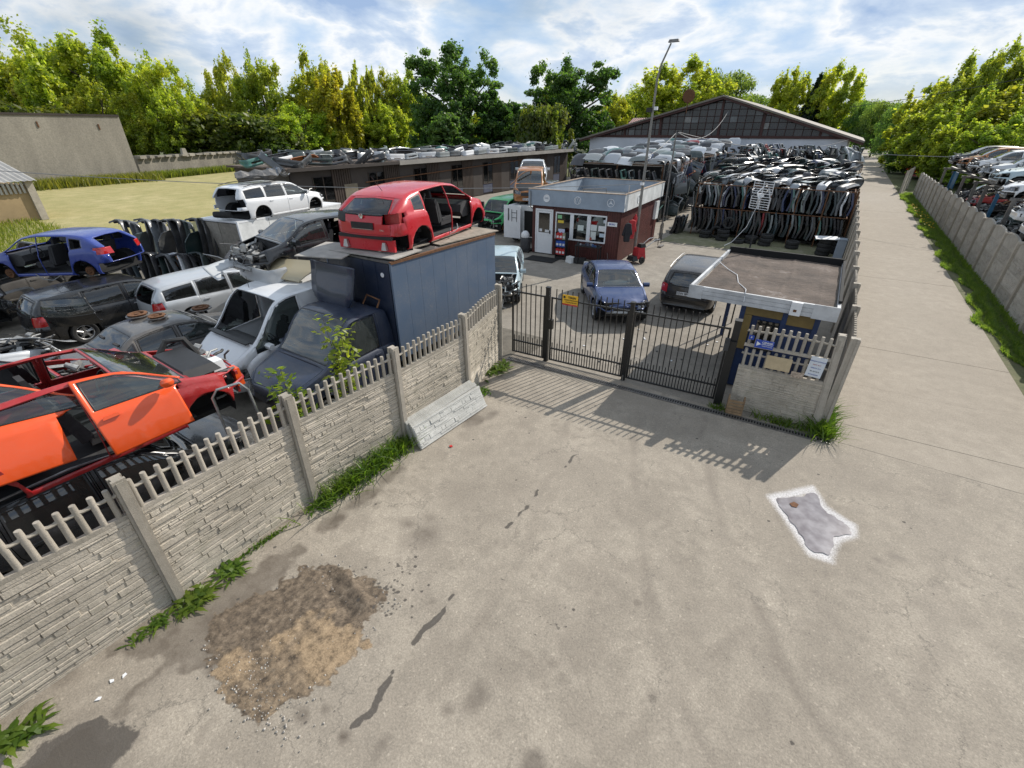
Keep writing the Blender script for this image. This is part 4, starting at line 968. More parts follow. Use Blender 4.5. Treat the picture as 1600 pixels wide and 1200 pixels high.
# ------------------------------------------------------------------ big hall with a glazed gable
def hall():
    Y = 60.0; xr, xl = -.55, -28.0; ze = 4.72; xa = -12.75; za = 8.45
    root = empty('glazed_hall', ((xr + xl) / 2, Y, 0), 0, 'wide hall with dark glazed gable and white lower wall', 'hall'); ox = (xr + xl) / 2
    def P(mb, n, m, par=root): return mb.build(n, m, par, (-ox, -Y, 0) if par is root else None, smooth=False)
    rim = simple('hall_red_steel', (.055, .017, .013), .6, 0, .3, 2)
    wall = simple('hall_white_wall', (.52, .55, .60), .6, 0, .12, .5)
    P(MB().bx(xl, xr, Y, Y + .3, 0, ze - .12), 'lower_wall', wall)
    P(MB().bx(xl - .1, xr + .1, Y - .12, Y + .3, ze - .12, ze + .12), 'sill_beam', rim)
    P(MB().bx(xr - .3, xr, Y + .3, Y + 22, 0, ze), 'side_wall', wall)
    roof_h = lambda x: ze + (za - ze) * (1 - (xa - x) / (xa - xl)) if x < xa else ze + (za - ze) * (1 - (x - xa) / (xr - xa))
    # glazing: each pane its own piece, in an irregular dark mix
    tints = [simple('gable_pane%d' % k, c, .25, 0, .5, 1.1, spec=.8) for k, c in enumerate([(.012, .013, .015), (.022, .023, .027), (.04, .042, .045), (.10, .11, .115), (.2, .2, .19)])]
    pm = {}
    px, pz = .80, .62
    z = ze + .14; row = 0
    panes = []
    while z < za:
        x = xl + .2
        while x < xr - .1:
            x2 = x + px - .07; zt = min(z + pz - .06, roof_h(x) - .22, roof_h(x2) - .22)
            zl, zr = min(z + pz - .06, roof_h(x) - .25), min(z + pz - .06, roof_h(x2) - .25)
            if zl > z + .08 or zr > z + .08:
                poly = [(x, z), (x2, z), (x2, max(zr, z + .02)), (x, max(zl, z + .02))]
                panes.append(poly)
            x += px
        z += pz
    rr = random.Random(5)
    for poly in panes[:290]:
        t = rr.choices(tints, [6, 7, 3, 1.2, .3])[0]
        mb = MB(); mb.prism(poly, Y + .05 + rr.uniform(-.01, .01), Y + .09, 'xz'); P(mb, 'pane', t)
    P(MB().prism([(xl + .1, ze + .1), (xr - .1, ze + .1), (xa, za - .15)], Y + .14, Y + .3, 'xz'), 'gable_back', M['black'])
    # glazing bars
    mb = MB(); x = xl + .16
    while x < xr: mb.bx(x - .03, x + .01, Y - .02, Y + .13, ze + .12, max(ze + .2, roof_h(x) - .2)); x += px
    P(mb, 'glazing_bars', rim)
    for xx in (xl + 4.5, xa - 6.5, xa, xa + 4.3, xr - 2.5): P(MB().bx(xx - .12, xx + .12, Y - .06, Y + .13, ze + .1, roof_h(xx) - .15), 'mullion', rim)
    mb = MB(); z = ze + .14
    while z < za - .4:
        xs_ = [x for x in np.arange(xl, xr, .2) if roof_h(x) - .25 > z]
        if xs_: mb.bx(min(xs_), max(xs_), Y - .01, Y + .13, z - .03, z - .0)
        z += pz
    P(mb, 'transoms', rim)
    roofm = simple('grey_roof_sheet', (.20, .175, .15), .75, .1, .2, .4)
    for (p, q) in (((xl - 1.2, roof_h(xl) - .45), (xa, za)), ((xa, za), (xr + 1.3, ze - .4))):
        d = Vector((q[0] - p[0], q[1] - p[1])).normalized(); n = Vector((-d.y, d.x)) * .16
        P(MB().prism([p, q, (q[0] + n.x, q[1] + n.y), (p[0] + n.x, p[1] + n.y)], Y - .7, Y + 22, 'xz'), 'roof_slope', roofm)
        P(MB().prism([(p[0], p[1] - .22), (q[0], q[1] - .22), (q[0], q[1] - .02), (p[0], p[1] - .02)], Y - .62, Y - .5, 'xz'), 'bargeboard', rim)
    o = MB().lathe([(0, -.06), (.6, -.06), (.66, 0), (.6, .06), (0, .06)], 20, axis='y').build('round_sign', M['rust'], None, (xa - 3.6, Y - .7, 8.6))
    MB().cyl((0, 0, -1.6), (0, 0, -.6), .05, n=6).build('sign_post', M['rust'], o)
    tag(o, 'round rusty sign standing on the hall gable edge', 'sign')
hall()
def red_roof_house():
    x0, x1, y0, y1 = -47, -31.5, 70, 84
    root = empty('red_roof_house', (-39, 77, 0), R(0), 'low house with red tiled roof left of the hall', 'house')
    tile = simple('red_roof_tile', (.16, .035, .035), .6, 0, .25, .8, .2)
    MB().bx(-8, 8, -7, 7, 0, 4.6).build('wall', M['wallgrey'], root, smooth=False)
    r = MB().prism([(-8.6, 4.4), (8.6, 4.4), (8.6, 4.6), (0, 8.4), (-8.6, 4.6)], -7.6, 7.6, 'xz').build('roof', tile, root, smooth=False)
    mb = MB()
    for k in range(46):
        y = -7.5 + k * .33
        for s in (-1, 1): mb.tube([(s * 8.6, y, 4.63), (0, y, 8.43)], .06, 4)
    mb.build('tile_ribs', tile, r)
    MB().bx(1.2, 2.0, -2, -1.2, 6.6, 9.3).build('chimney', simple('brick_chimney', (.2, .06, .04), .9), r, smooth=False)
    root.location = (-27.5, 93, 0); root.rotation_euler = (0, 0, R(90)); root.scale = (1, 1, .86)
red_roof_house()
# ------------------------------------------------------------------ far left walls
def left_walls():
    root = empty('rendered_wall', (-71, 12, 0), 0, 'tall grey rendered blank wall beyond the lawn', 'wall')
    mb = MB(); a = Vector((-69.0, -8)); b = Vector((-73.1, 26.2)); d = (b - a).normalized(); n = Vector((-d.y, d.x)) * .5
    def P(mb, nm, m): return mb.build(nm, m, root, (71, -12, 0), smooth=False)
    P(MB().prism([tuple(a), tuple(b), tuple(b + n), tuple(a + n)], 0, 6.75), 'wall_face', M['wallgrey'])
    P(MB().prism([tuple(a - n * .2), tuple(b - n * .2), tuple(b + n * 1.2), tuple(a + n * 1.2)], 6.75, 6.95), 'coping', simple('tar_coping', (.05, .04, .035), .9, 0, .5, .8))
    for k in range(4):
        q = a.lerp(b, .45 + k * .16); P(MB().box((q.x + .03, q.y, 5.9 - .2 * (k % 2)), (.1, .12, .55)), 'bracket', M['rust'])
    root = empty('low_wall', (-75, 34, 0), 0, 'low crumbling grey wall joining the tall blank wall', 'wall')
    a = Vector((-73.6, 26.6)); b = Vector((-79.0, 42.5)); d = (b - a).normalized(); n = Vector((-d.y, d.x)) * .4
    P2 = lambda mb, nm, m: mb.build(nm, m, root, (75, -34, 0), smooth=False)
    P2(MB().prism([tuple(a), tuple(b), tuple(b + n), tuple(a + n)], 0, 2.3), 'wall_face', concrete('pale_render', (.36, .33, .28), (.2, .185, .16), .5, .3, 6, streak=True))
    for k in range(14):
        q = a.lerp(b, (k + .5) / 14); P2(MB().box((q.x - .2, q.y, 2.3 + .1), (1.3, random.uniform(.5, 1.1), random.uniform(.1, .35)), rz=math.atan2(d.y, d.x) + math.pi / 2), 'coping_stone', M['wallgrey'])
    P2(MB().box((a.lerp(b, .42).x, a.lerp(b, .42).y, 2.7), (.8, .7, 1.0), taper=.6), 'broken_pier', M['wallgrey'])
left_walls()
def lean_to():
    root = empty('lean_to_shed', (-46.5, 6.0, 0), R(4), 'small ochre shed with corrugated lean-to roof at the lawn edge', 'shed')
    och = simple('ochre_render', (.34, .25, .14), .9, 0, .25, .6)
    MB().bx(-5, 1.4, -5.5, 3.6, 0, 2.2).build('wall', och, root, smooth=False)
    MB().bx(1.2, 1.6, 3.4, 3.8, 0, 2.5).build('corner_post', M['fence_post'], root, smooth=False)
    mb = MB(); nrm = 60
    xs = [-5.2, 1.9]; zs = [4.0, 2.45]
    vs_, fs = [], []
    for i in range(nrm + 1):
        y = -5.8 + i * 9.8 / nrm; h = .05 * (i % 2)
        for x, z in zip(xs, zs): vs_.append((x, y, z + h))
    for i in range(nrm): fs.append((2 * i, 2 * i + 1, 2 * i + 3, 2 * i + 2))
    mb.add(vs_, fs); mb.build('roof_sheet', simple('corrugated_grey', (.34, .33, .31), .6, .2, .2, 1), root, smooth=False, fix=False)
    mb = MB()
    for i in range(40): mb.bx(1.42, 1.5, -5.5 + i * .228, -5.5 + i * .228 + .13, 1.72, 2.4)
    mb.build('slatted_eave', M['alu'], root, smooth=False)
lean_to()
# ------------------------------------------------------------------ trees and plants
def leaf_mesh(name, pts, nrm, size, tint, seed=0, aspect=0.62):
    r = np.random.default_rng(seed); n = len(pts)
    nrm = nrm / (np.linalg.norm(nrm, axis=1, keepdims=True) + 1e-9)
    t = r.normal(size=(n, 3)); t -= nrm * (t * nrm).sum(1, keepdims=True); t /= np.linalg.norm(t, axis=1, keepdims=True) + 1e-9
    b = np.cross(nrm, t); s = np.asarray(size).reshape(-1, 1)
    V = np.empty((n, 4, 3)); V[:, 0] = pts - t * s; V[:, 1] = pts + b * s * aspect + nrm * s * .15; V[:, 2] = pts + t * s; V[:, 3] = pts - b * s * aspect + nrm * s * .15
    me = bpy.data.meshes.new(name)
    me.vertices.add(n * 4); me.vertices.foreach_set('co', V.ravel())
    me.loops.add(n * 4); me.loops.foreach_set('vertex_index', np.arange(n * 4, dtype=np.int32))
    me.polygons.add(n); me.polygons.foreach_set('loop_start', np.arange(0, n * 4, 4, dtype=np.int32))
    me.update(calc_edges=True)
    ca = me.color_attributes.new('tint', 'FLOAT_COLOR', 'POINT')
    C4 = np.ones((n, 4, 4)); C4[:, :, :3] = tint[:, None, :]
    ca.data.foreach_set('color', C4.ravel().astype(np.float32))
    me.materials.append(M['leaf'])
    return me
PAL = {'m': ((.20, .27, .04), (.36, .41, .052), (.56, .52, .065)), 'y': ((.25, .30, .04), (.44, .44, .052), (.60, .52, .065)), 'l': ((.045, .105, .026), (.08, .165, .04), (.14, .23, .05)),
       'd': ((.045, .08, .016), (.10, .14, .024), (.18, .19, .03)), 'p': ((.10, .19, .035), (.24, .34, .05), (.42, .45, .06)), 'w': ((.06, .12, .03), (.14, .22, .05), (.26, .31, .07)),
       'c': ((.008, .022, .012), (.014, .034, .018), (.02, .045, .02)), 's': ((.10, .16, .02), (.17, .22, .03), (.24, .27, .04))}
def crown(kind, seed, nleaf=15000):
    """unit tree: height 1, half width about 1 (scaled separately); returns leaf mesh and limb mesh"""
    r = np.random.default_rng(seed)
    nc = {'m': 230, 'y': 230, 'l': 240, 'd': 90, 'p': 90, 'w': 120, 'c': 90, 's': 14}[kind]
    cs, rad, tc = [], [], []
    ns = r.integers(8, 12); stems = []
    for k in range(ns):
        t0 = r.uniform(0, 6.28); o_ = r.uniform(.40, .80) if k else .1; stems.append((o_ * math.cos(t0), o_ * math.sin(t0), (1.0 if k == 0 else r.uniform(.74, 1.0)) - .10 * o_, r.uniform(.36, .54), r.uniform(.04, .16)))
    for i in range(nc):
        th = r.uniform(0, 2 * math.pi)
        if kind in 'myl':
            st = stems[i % len(stems)]
            z = st[4] + (st[2] - st[4]) * r.random() ** .9; zz = (z - st[4]) / (st[2] - st[4])
            R_ = st[3] * max(.12, 1 - ((zz - .42) / .60) ** 2) ** .5; qq = R_ * r.random() ** .42
            x_ = st[0] + qq * math.cos(th); y_ = st[1] + qq * math.sin(th); q = math.hypot(x_, y_); th = math.atan2(y_, x_); R_ = 1.0
            rr = (r.uniform(.06, .16), r.uniform(.025, .065)) if kind != 'l' else (r.uniform(.07, .17), r.uniform(.025, .055))
        elif kind == 'd':
            z = .12 + .72 * r.random(); R_ = (1 - ((z - .35) / .65) ** 2) ** .5; q = R_ * r.random() ** .4; rr = (r.uniform(.2, .36), r.uniform(.10, .18))
        elif kind == 'p':
            z = .15 + .80 * r.random(); R_ = .95 * (1.02 - z) ** .55; q = R_ * r.random() ** .6 * .8; rr = (r.uniform(.16, .3), r.uniform(.06, .12))
        elif kind == 'w':
            z = .20 + .68 * r.random(); R_ = (1 - ((z - .45) / .58) ** 2) ** .5 if abs(z - .45) < .57 else .2; q = R_ * r.random() ** .45 * .95; rr = (r.uniform(.16, .26), r.uniform(.07, .12))
        elif kind == 'c':
            z = .08 + .88 * r.random(); R_ = 1.0 * (1.02 - z); q = R_ * r.random() ** .4; rr = (.22 * (1.1 - z) + .05, .035)
        else:
            z = .35 + .62 * i / nc; q = .4 * r.random(); rr = (.5, .05)
        cs.append((q * math.cos(th), q * math.sin(th), z)); rad.append((rr[0], rr[0], rr[1]))
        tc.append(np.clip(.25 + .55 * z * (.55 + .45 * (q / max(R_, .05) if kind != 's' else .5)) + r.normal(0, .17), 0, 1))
    cs = np.array(cs); rad = np.array(rad); tc = np.array(tc)
    wgt = rad[:, 0] ** 2 * rad[:, 2] ** .7; wgt /= wgt.sum()
    ci = r.choice(nc, nleaf, p=wgt)
    d = r.normal(size=(nleaf, 3)); d /= np.linalg.norm(d, axis=1, keepdims=True)
    rr = r.random(nleaf) ** .42
    plume = 1.0
    P = cs[ci] + d * rad[ci] * rr[:, None]
    stray = r.random(nleaf) < .10; P[stray] += r.normal(0, 1, (stray.sum(), 3)) * np.array([.07, .07, .022])
    if kind in 'myp':
        up = r.random(nleaf) < .28      # long shoots that stick out of the top of clumps
        P[up, 2] += rad[ci[up], 2] * r.random(up.sum()) ** 1.4 * 1.9; P[up, :2] = cs[ci[up], :2] + (P[up, :2] - cs[ci[up], :2]) * .35 + np.array([.10, .05]) * r.random((up.sum(), 1))
    nr = d * .6 + r.normal(size=(nleaf, 3)) * .55 + np.array([0, 0, .35])
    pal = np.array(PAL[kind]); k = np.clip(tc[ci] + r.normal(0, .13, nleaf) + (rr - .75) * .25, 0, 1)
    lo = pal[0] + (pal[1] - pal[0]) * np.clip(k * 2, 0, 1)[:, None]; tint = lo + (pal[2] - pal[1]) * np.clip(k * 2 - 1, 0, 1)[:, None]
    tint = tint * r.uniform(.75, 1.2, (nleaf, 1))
    limbs = MB()
    limbs.tube([(0, 0, -.02), (.01, 0, .15), (-.01, .01, .4), (.0, -.01, .75)], [.05, .04, .026, .008], 7)
    for i in range(0, nc, max(1, nc // 18)):
        c = cs[i]; z0 = max(.08, c[2] * .55 - .05); limbs.tube([(0, 0, z0), (c[0] * .45, c[1] * .45, z0 + (c[2] - z0) * .6), tuple(c)], [.02, .012, .004], 5)
    return P, nr, tint, limbs
_cr = {}
def tree(kind, a, b, H, w, seed, label, group, name='broadleaf_tree', nleaf=15000, ls=.34):
    root = empty(name, (a, b, 0), random.uniform(0, 6.28), label, 'tree', group)
    key = (kind, seed)
    if key not in _cr:
        P, nr, tint, limbs = crown(kind, seed, nleaf)
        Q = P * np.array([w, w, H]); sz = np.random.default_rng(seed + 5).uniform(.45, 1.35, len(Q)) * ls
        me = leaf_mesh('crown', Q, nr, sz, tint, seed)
        limbs.v = [(x * w if abs(x) + abs(y) > .06 else x * H * .25, y * w if abs(x) + abs(y) > .06 else y * H * .25, z * H) for x, y, z in limbs.v]
        _cr[key] = (me, limbs.mesh('trunk', M['bark']), H, w)
    me, tr, H0, w0 = _cr[key]
    c = link('crown', me, root); t = link('trunk', tr, root)
    s = (w / w0, w / w0, H / H0); c.scale = s; t.scale = s
    return root
TREES = [(-122.4, 24.3, 19.4, 7.7, 'm'), (-118.3, 31.8, 21.0, 8.0, 'm'), (-104.9, 33.6, 17.5, 6.1, 'm'), (-103.5, 39.3, 18.7, 6.3, 'm'), (-91.0, 40.4, 15.8, 5.0, 'm'), (-93.7, 31.4, 12.0, 4.7, 'm'), (-98.0, 54.6, 17.2, 4.6, 'm'), (-91.7, 56.7, 17.6, 5.0, 'm'), (-87.5, 63.0, 17.2, 4.6, 'm'), (-79.2, 62.6, 14.6, 3.7, 'y'), (-90.5, 45.5, 8.9, 6.4, 'd'), (-82.4, 48.5, 8.3, 5.7, 'd'), (-80.7, 76.5, 16.0, 3.6, 'm'), (-76.7, 79.2, 15.6, 3.8, 'm'), (-81.8, 70.5, 16.2, 3.2, 'm'), (-78.0, 53.8, 9.3, 5.3, 'm'), (-58.0, 71.4, 18.6, 6.6, 'l'), (-52.5, 73.9, 11.2, 3.6, 'l'), (-49.1, 80.0, 8.4, 3.0, 'l'), (-83.3, 88.7, 11.9, 5.1, 'm'), (-41.4, 78.2, 16.4, 6.2, 'l'), (-48.4, 84.8, 12.2, 3.0, 'p'), (-55.8, 63.8, 8.6, 4.2, 'l'), (-44.1, 71.8, 8.6, 4.0, 'l'), (-55.3, 143.4, 16.5, 9.0, 'm'), (-39.4, 141.9, 21.2, 10.3, 'm'), (-35.4, 156.5, 20.9, 8.9, 'w'), (-29.3, 184.6, 16.3, 10.2, 'w'), (-15.8, 151.6, 19.3, 5.6, 'y'), (-7.6, 151.0, 19.1, 5.6, 'm'), (-10.8, 146.5, 17.7, 3.1, 'c'), (-51.5, 157.9, 14.1, 9.7, 'w'), (-51.0, 122.2, 12.5, 4.7, 'm'), (0.6, 144.4, 11.9, 3.8, 'w'), (-0.9, 203.5, 14.6, 6.2, 'w'), (3.7, 138.5, 11.5, 3.8, 'w'), (8.6, 105.8, 11.7, 4.1, 'y'), (10.3, 99.8, 13.9, 4.6, 'm'), (13.8, 94.9, 15.2, 4.7, 'm'), (17.8, 89.8, 14.7, 4.7, 'm'), (8.6, 81.1, 8.9, 3.5, 'y'), (11.0, 78.7, 9.6, 3.6, 'm'), (14.2, 76.0, 9.9, 3.7, 'y'), (18.9, 76.1, 12.0, 4.5, 'm'), (8.5, 89.4, 6.4, 3.1, 'd'), (9.4, 72.6, 6.2, 2.8, 'm'), (12.4, 68.3, 6.4, 3.0, 'm'), (16.4, 66.4, 7.9, 3.3, 'm'), (-30.4, 55.2, 7.9, 0.6, 's'), (-30.3, 59.1, 5.9, 0.6, 's'), (6.5, 118, 10.0, 3.6, 'w'), (-36, 62, 9, 3.0, 'd'), (-60, 96, 11, 6, 'l'), (-70, 90, 10, 5, 'm'), (-66, 77, 7, 4.5, 'd'), (-96, 24, 9, 5, 'd'), (-99, 46, 11.5, 5, 'm'), (-88, 59, 11, 5, 'm'), (-76, 70, 10, 4.5, 'm'), (-110, 30, 12, 5, 'm'), (-83, 52, 6.5, 4, 'd')]
LAB = {'m': ('yellow-green maple tree', 'maple trees behind the scrapyard'), 'y': ('yellowing autumn maple tree', 'yellowing trees behind the scrapyard'), 'l': ('tall dark green linden tree', 'dark green trees behind the shed'), 'd': ('low dark green bushy tree', 'dark bushy trees behind the walls'), 'p': ('slender pointed green tree', 'slender trees behind the shed'), 'w': ('distant soft green willow tree', 'distant trees behind the hall'), 'c': ('dark narrow spruce tree', 'spruce'), 's': ('thin pale green sapling', 'saplings by the shed end')}
def where(a, b):
    if a < -85 and b < 45: return 'behind the tall blank wall'
    if a < -70: return 'behind the low crumbling wall'
    if a < -34 and b < 95: return 'beyond the long shed'
    if b > 100 and a < 0: return 'beyond the glazed hall'
    if a > 4 and b < 112: return 'to the right of the lane'
    if a > -5: return 'at the far end of the lane'
    return 'at the end of the long shed'
_cnt = {}
def plant_trees():
    ordn = ['first', 'second', 'third', 'fourth', 'fifth', 'sixth', 'seventh', 'eighth', 'ninth', 'tenth', 'eleventh', 'twelfth']
    tot = {}
    rows = sorted(TREES, key=lambda t: math.atan2(t[0], t[1]))   # left to right as seen
    for t in rows: tot[(t[4], where(t[0], t[1]))] = tot.get((t[4], where(t[0], t[1])), 0) + 1
    for i, (a, b, H, w, k) in enumerate(rows):
        wh = where(a, b); n = _cnt.get((k, wh), 0); _cnt[(k, wh)] = n + 1
        lab = LAB[k][0] + ' ' + wh
        if tot[(k, wh)] > 1: lab = LAB[k][0] + ' ' + wh + ', ' + ordn[n] + ' from the left'
        seed = {'m': [11, 12, 13, 14, 15], 'y': [21, 22], 'l': [31, 32, 33], 'd': [41], 'p': [51], 'w': [61, 62], 'c': [71], 's': [81]}[k]
        nl = {'s': 900, 'c': 9000, 'm': 36000, 'y': 32000, 'l': 36000}.get(k, 16000)
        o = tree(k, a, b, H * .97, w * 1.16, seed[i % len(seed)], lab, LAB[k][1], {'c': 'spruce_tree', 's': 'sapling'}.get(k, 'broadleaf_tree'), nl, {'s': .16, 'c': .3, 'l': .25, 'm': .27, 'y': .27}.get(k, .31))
        br = random.uniform(.85, 1.1)
        for c in o.children: c.color = (br * (random.uniform(.66, .88) if a > 2 else random.uniform(.88, 1.05)), br * (.92 if a > 2 else 1), br * random.uniform(.9, 1.1), 1)
plant_trees()
# low growth: verge grass, weeds along walls
def blades(name, spots, hgt, wid, tint_lo, tint_hi, seed, lean=.35):
    r = np.random.default_rng(seed); S = np.asarray(spots); n = len(S)
    h = hgt * r.uniform(.45, 1.25, n); an = r.uniform(0, 2 * math.pi, n); w = wid * r.uniform(.6, 1.3, n)
    le = r.normal(0, lean, (n, 2)) * h[:, None]
    dx = np.cos(an) * w; dy = np.sin(an) * w
    V = np.zeros((n, 5, 3)); V[:, 0, :2] = S[:, :2] - np.c_[dx, dy]; V[:, 1, :2] = S[:, :2] + np.c_[dx, dy]
    V[:, 2, :2] = S[:, :2] + np.c_[dx, dy] * .8 + le * .4; V[:, 2, 2] = h * .6; V[:, 3, :2] = S[:, :2] - np.c_[dx, dy] * .8 + le * .4; V[:, 3, 2] = h * .6
    V[:, 4, :2] = S[:, :2] + le; V[:, 4, 2] = h
    V[:, :, 2] += S[:, 2:3] if S.shape[1] > 2 else 0
    b0 = np.arange(n)[:, None] * 5
    loops = np.concatenate([b0 + np.array([[0, 1, 2, 3]]), b0 + np.array([[3, 2, 4]])], 1).ravel()
    st = (np.arange(n)[:, None] * 7 + np.array([[0, 4]])).ravel()
    me = bpy.data.meshes.new(name); me.vertices.add(n * 5); me.vertices.foreach_set('co', V.ravel()); me.loops.add(n * 7); me.loops.foreach_set('vertex_index', loops.astype(np.int32))
    me.polygons.add(n * 2); me.polygons.foreach_set('loop_start', st.astype(np.int32)); me.update(calc_edges=True)
    lo, hi = np.array(tint_lo), np.array(tint_hi); k = r.random((n, 1)); t = lo + (hi - lo) * k
    C5 = np.ones((n, 5, 4)); C5[:, :, :3] = t[:, None, :]
    ca = me.color_attributes.new('tint', 'FLOAT_COLOR', 'POINT'); ca.data.foreach_set('color', C5.ravel().astype(np.float32)); me.materials.append(M['leaf'])
    return me
def verge():
    r = np.random.default_rng(4); n = 30000
    y = 11 + 49 * r.random(n) ** 1.25; wd = .78 + .2 * np.sin(y * .7) + .15 * np.sin(y * 2.3)
    x = 5.84 - wd * r.random(n) ** .8
    me = blades('verge_grass', np.c_[x, y], .2, .012, (.075, .15, .025), (.22, .28, .055), 4, .55)
    tag(link('verge_grass', me), 'uneven green grass strip at the foot of the lane wall', 'grass', kind='stuff')
    # dandelion-like yellow flower dots
    k = 60; fy = r.uniform(38, 50, k); fx = r.uniform(4.95, 5.5, k)
    me = leaf_mesh('verge_flowers', np.c_[fx, fy, r.uniform(.2, .36, k)], np.tile([0, -.5, 1.0], (k, 1)) + r.normal(0, .2, (k, 3)), r.uniform(.035, .06, k), np.tile([.62, .45, .02], (k, 1)), 3, 1.0)
    tag(link('verge_flowers', me), 'yellow flower heads scattered in the verge grass', 'flowers', kind='stuff')
    n = 9000; q = r.random(n); x = -70.6 - 3.0 * q + r.normal(0, .6, n) + .5; y = -6 + 33 * q + r.normal(0, .3, n)
    me = blades('wall_weeds', np.c_[x + 1.0 + r.random(n) * 2.5, y], .9, .05, (.09, .13, .02), (.26, .26, .05), 6, .35)
    tag(link('wall_weeds', me), 'tall weeds along the foot of the blank wall', 'weeds', kind='stuff')
    q = r.random(5000); me = blades('low_wall_weeds', np.c_[-73.0 - 5.4 * q + r.random(5000) * 2, 26.6 + 16 * q], .8, .05, (.09, .14, .02), (.2, .24, .04), 8, .3)
    tag(link('low_wall_weeds', me), 'green weeds along the low crumbling wall', 'weeds', kind='stuff')
    n = 8000; me = blades('lawn_edge_grass', np.c_[r.uniform(-46, -30, n), 2 + 7 * r.random(n) ** 1.5], .34, .02, (.10, .15, .02), (.26, .28, .05), 9, .4)
    tag(link('lawn_edge_grass', me), 'rough green grass where the lawn meets the cars', 'grass', kind='stuff')
    n = 3000; x = 1.06 + .13 * r.random(n); y = 10 + 35 * r.random(n)
    me = blades('lane_edge_grass', np.c_[x, y], .09, .01, (.06, .10, .02), (.16, .19, .04), 10, .5)
    tag(link('lane_edge_grass', me), 'thin grass along the left kerbless edge of the lane', 'grass', kind='stuff')
verge()
def weed_clump(a, b, rad, h, label, kind='grass', n=160, seed=0):
    root = empty('weed_clump', (a, b, 0), 0, label, 'weed', 'weeds at the foot of the fences')
    r = np.random.default_rng(seed + 100)
    if kind == 'grass':
        p = r.normal(0, 1, (n, 2)) * np.array(rad) * .5
        link('blades', blades('grass_blades', p, h, .011, (.05, .12, .015), (.15, .24, .03), seed, .75), root)
    else:
        # rosette of long toothed leaves
        mb_v, mb_f, tints = [], [], []
        me_pts = []
        vs_, fs, cols = [], [], []
        for i in range(int(n * 1.8)):
            th = r.uniform(0, 6.28); cx, cy = r.normal(0, 1, 2) * np.array(rad) * .35; ln = h * r.uniform(.45, 1.05); wd = ln * r.uniform(.09, .15); el = r.uniform(.25, 1.1)
            dx, dy = math.cos(th), math.sin(th); o = len(vs_); segs = 5
            for k in range(segs + 1):
                t = k / segs; rr_ = ln * t * math.cos(el * (1 - .5 * t)); z = ln * t * math.sin(el * (1 - .85 * t)) + .01; ww = wd * math.sin(math.pi * min(1, .12 + .85 * t)) * (1.0 if k % 2 else .62)
                vs_ += [(cx + dx * rr_ - dy * ww, cy + dy * rr_ + dx * ww, z), (cx + dx * rr_ + dy * ww, cy + dy * rr_ - dx * ww, z)]
            c = np.array((.06, .13, .015)) + (np.array((.16, .24, .03)) - np.array((.06, .13, .015))) * r.random()
            cols += [c] * (2 * (segs + 1))
            for k in range(segs): fs.append((o + 2 * k, o + 2 * k + 1, o + 2 * k + 3, o + 2 * k + 2))
        me = bpy.data.meshes.new('rosette'); me.from_pydata(vs_, [], fs); ca = me.color_attributes.new('tint', 'FLOAT_COLOR', 'POINT')
        ca.data.foreach_set('color', np.concatenate([np.array(cols), np.ones((len(cols), 1))], 1).ravel().astype(np.float32)); me.materials.append(M['leaf'])
        link('leaves', me, root)
    return root
weed_clump(-5.62, .92, (.16, .3), .26, 'leafy dandelion clump left of the sandy dirt patch by the fence post', 'ros', 60, 1)
weed_clump(-5.66, 1.42, (.14, .22), .24, 'leafy dandelion clump just past the nearest fence post', 'ros', 40, 2)
weed_clump(-5.68, .45, (.12, .35), .17, 'flat spread of leafy weeds before the nearest fence post', 'ros', 40, 3)
weed_clump(-5.5, -.85, (.2, .25), .26, 'leafy weed cut by the lower left corner of the view', 'ros', 40, 4)
weed_clump(-5.78, 2.95, (.14, .25), .24, 'leafy weed at the second fence post', 'ros', 36, 5)
weed_clump(-5.72, 3.35, (.2, .5), .3, 'long green grass tuft right of the second fence post', 'grass', 260, 6)
weed_clump(-5.72, 4.15, (.22, .75), .34, 'long green grass tuft before the stacked slabs', 'grass', 420, 7)
weed_clump(-5.8, 4.7, (.18, .4), .3, 'green grass tuft touching the stacked slabs', 'grass', 200, 8)
weed_clump(-6.1, 8.55, (.2, .5), .3, 'leafy weeds at the fence end beside the wicket gate', 'ros', 60, 9)
weed_clump(-5.75, 7.35, (.15, .2), .12, 'mossy tuft behind the stacked slabs', 'grass', 120, 10)
weed_clump(1.02, 9.95, (.25, .35), .32, 'bright green grass tuft at the foot of the leaning booth post', 'grass', 420, 11)
weed_clump(1.08, 10.7, (.12, .6), .28, 'green grass between booth and lane', 'grass', 260, 12)
weed_clump(.3, 9.82, (.5, .12), .14, 'low dark weeds along the booth fence foot', 'grass', 200, 13)
weed_clump(-.95, 9.72, (.2, .1), .1, 'small weed beside the thick gate post', 'grass', 90, 14)
weed_clump(-5.8, 1.95, (.05, .5), .05, 'thin strip of moss along the fence foot', 'grass', 200, 15)
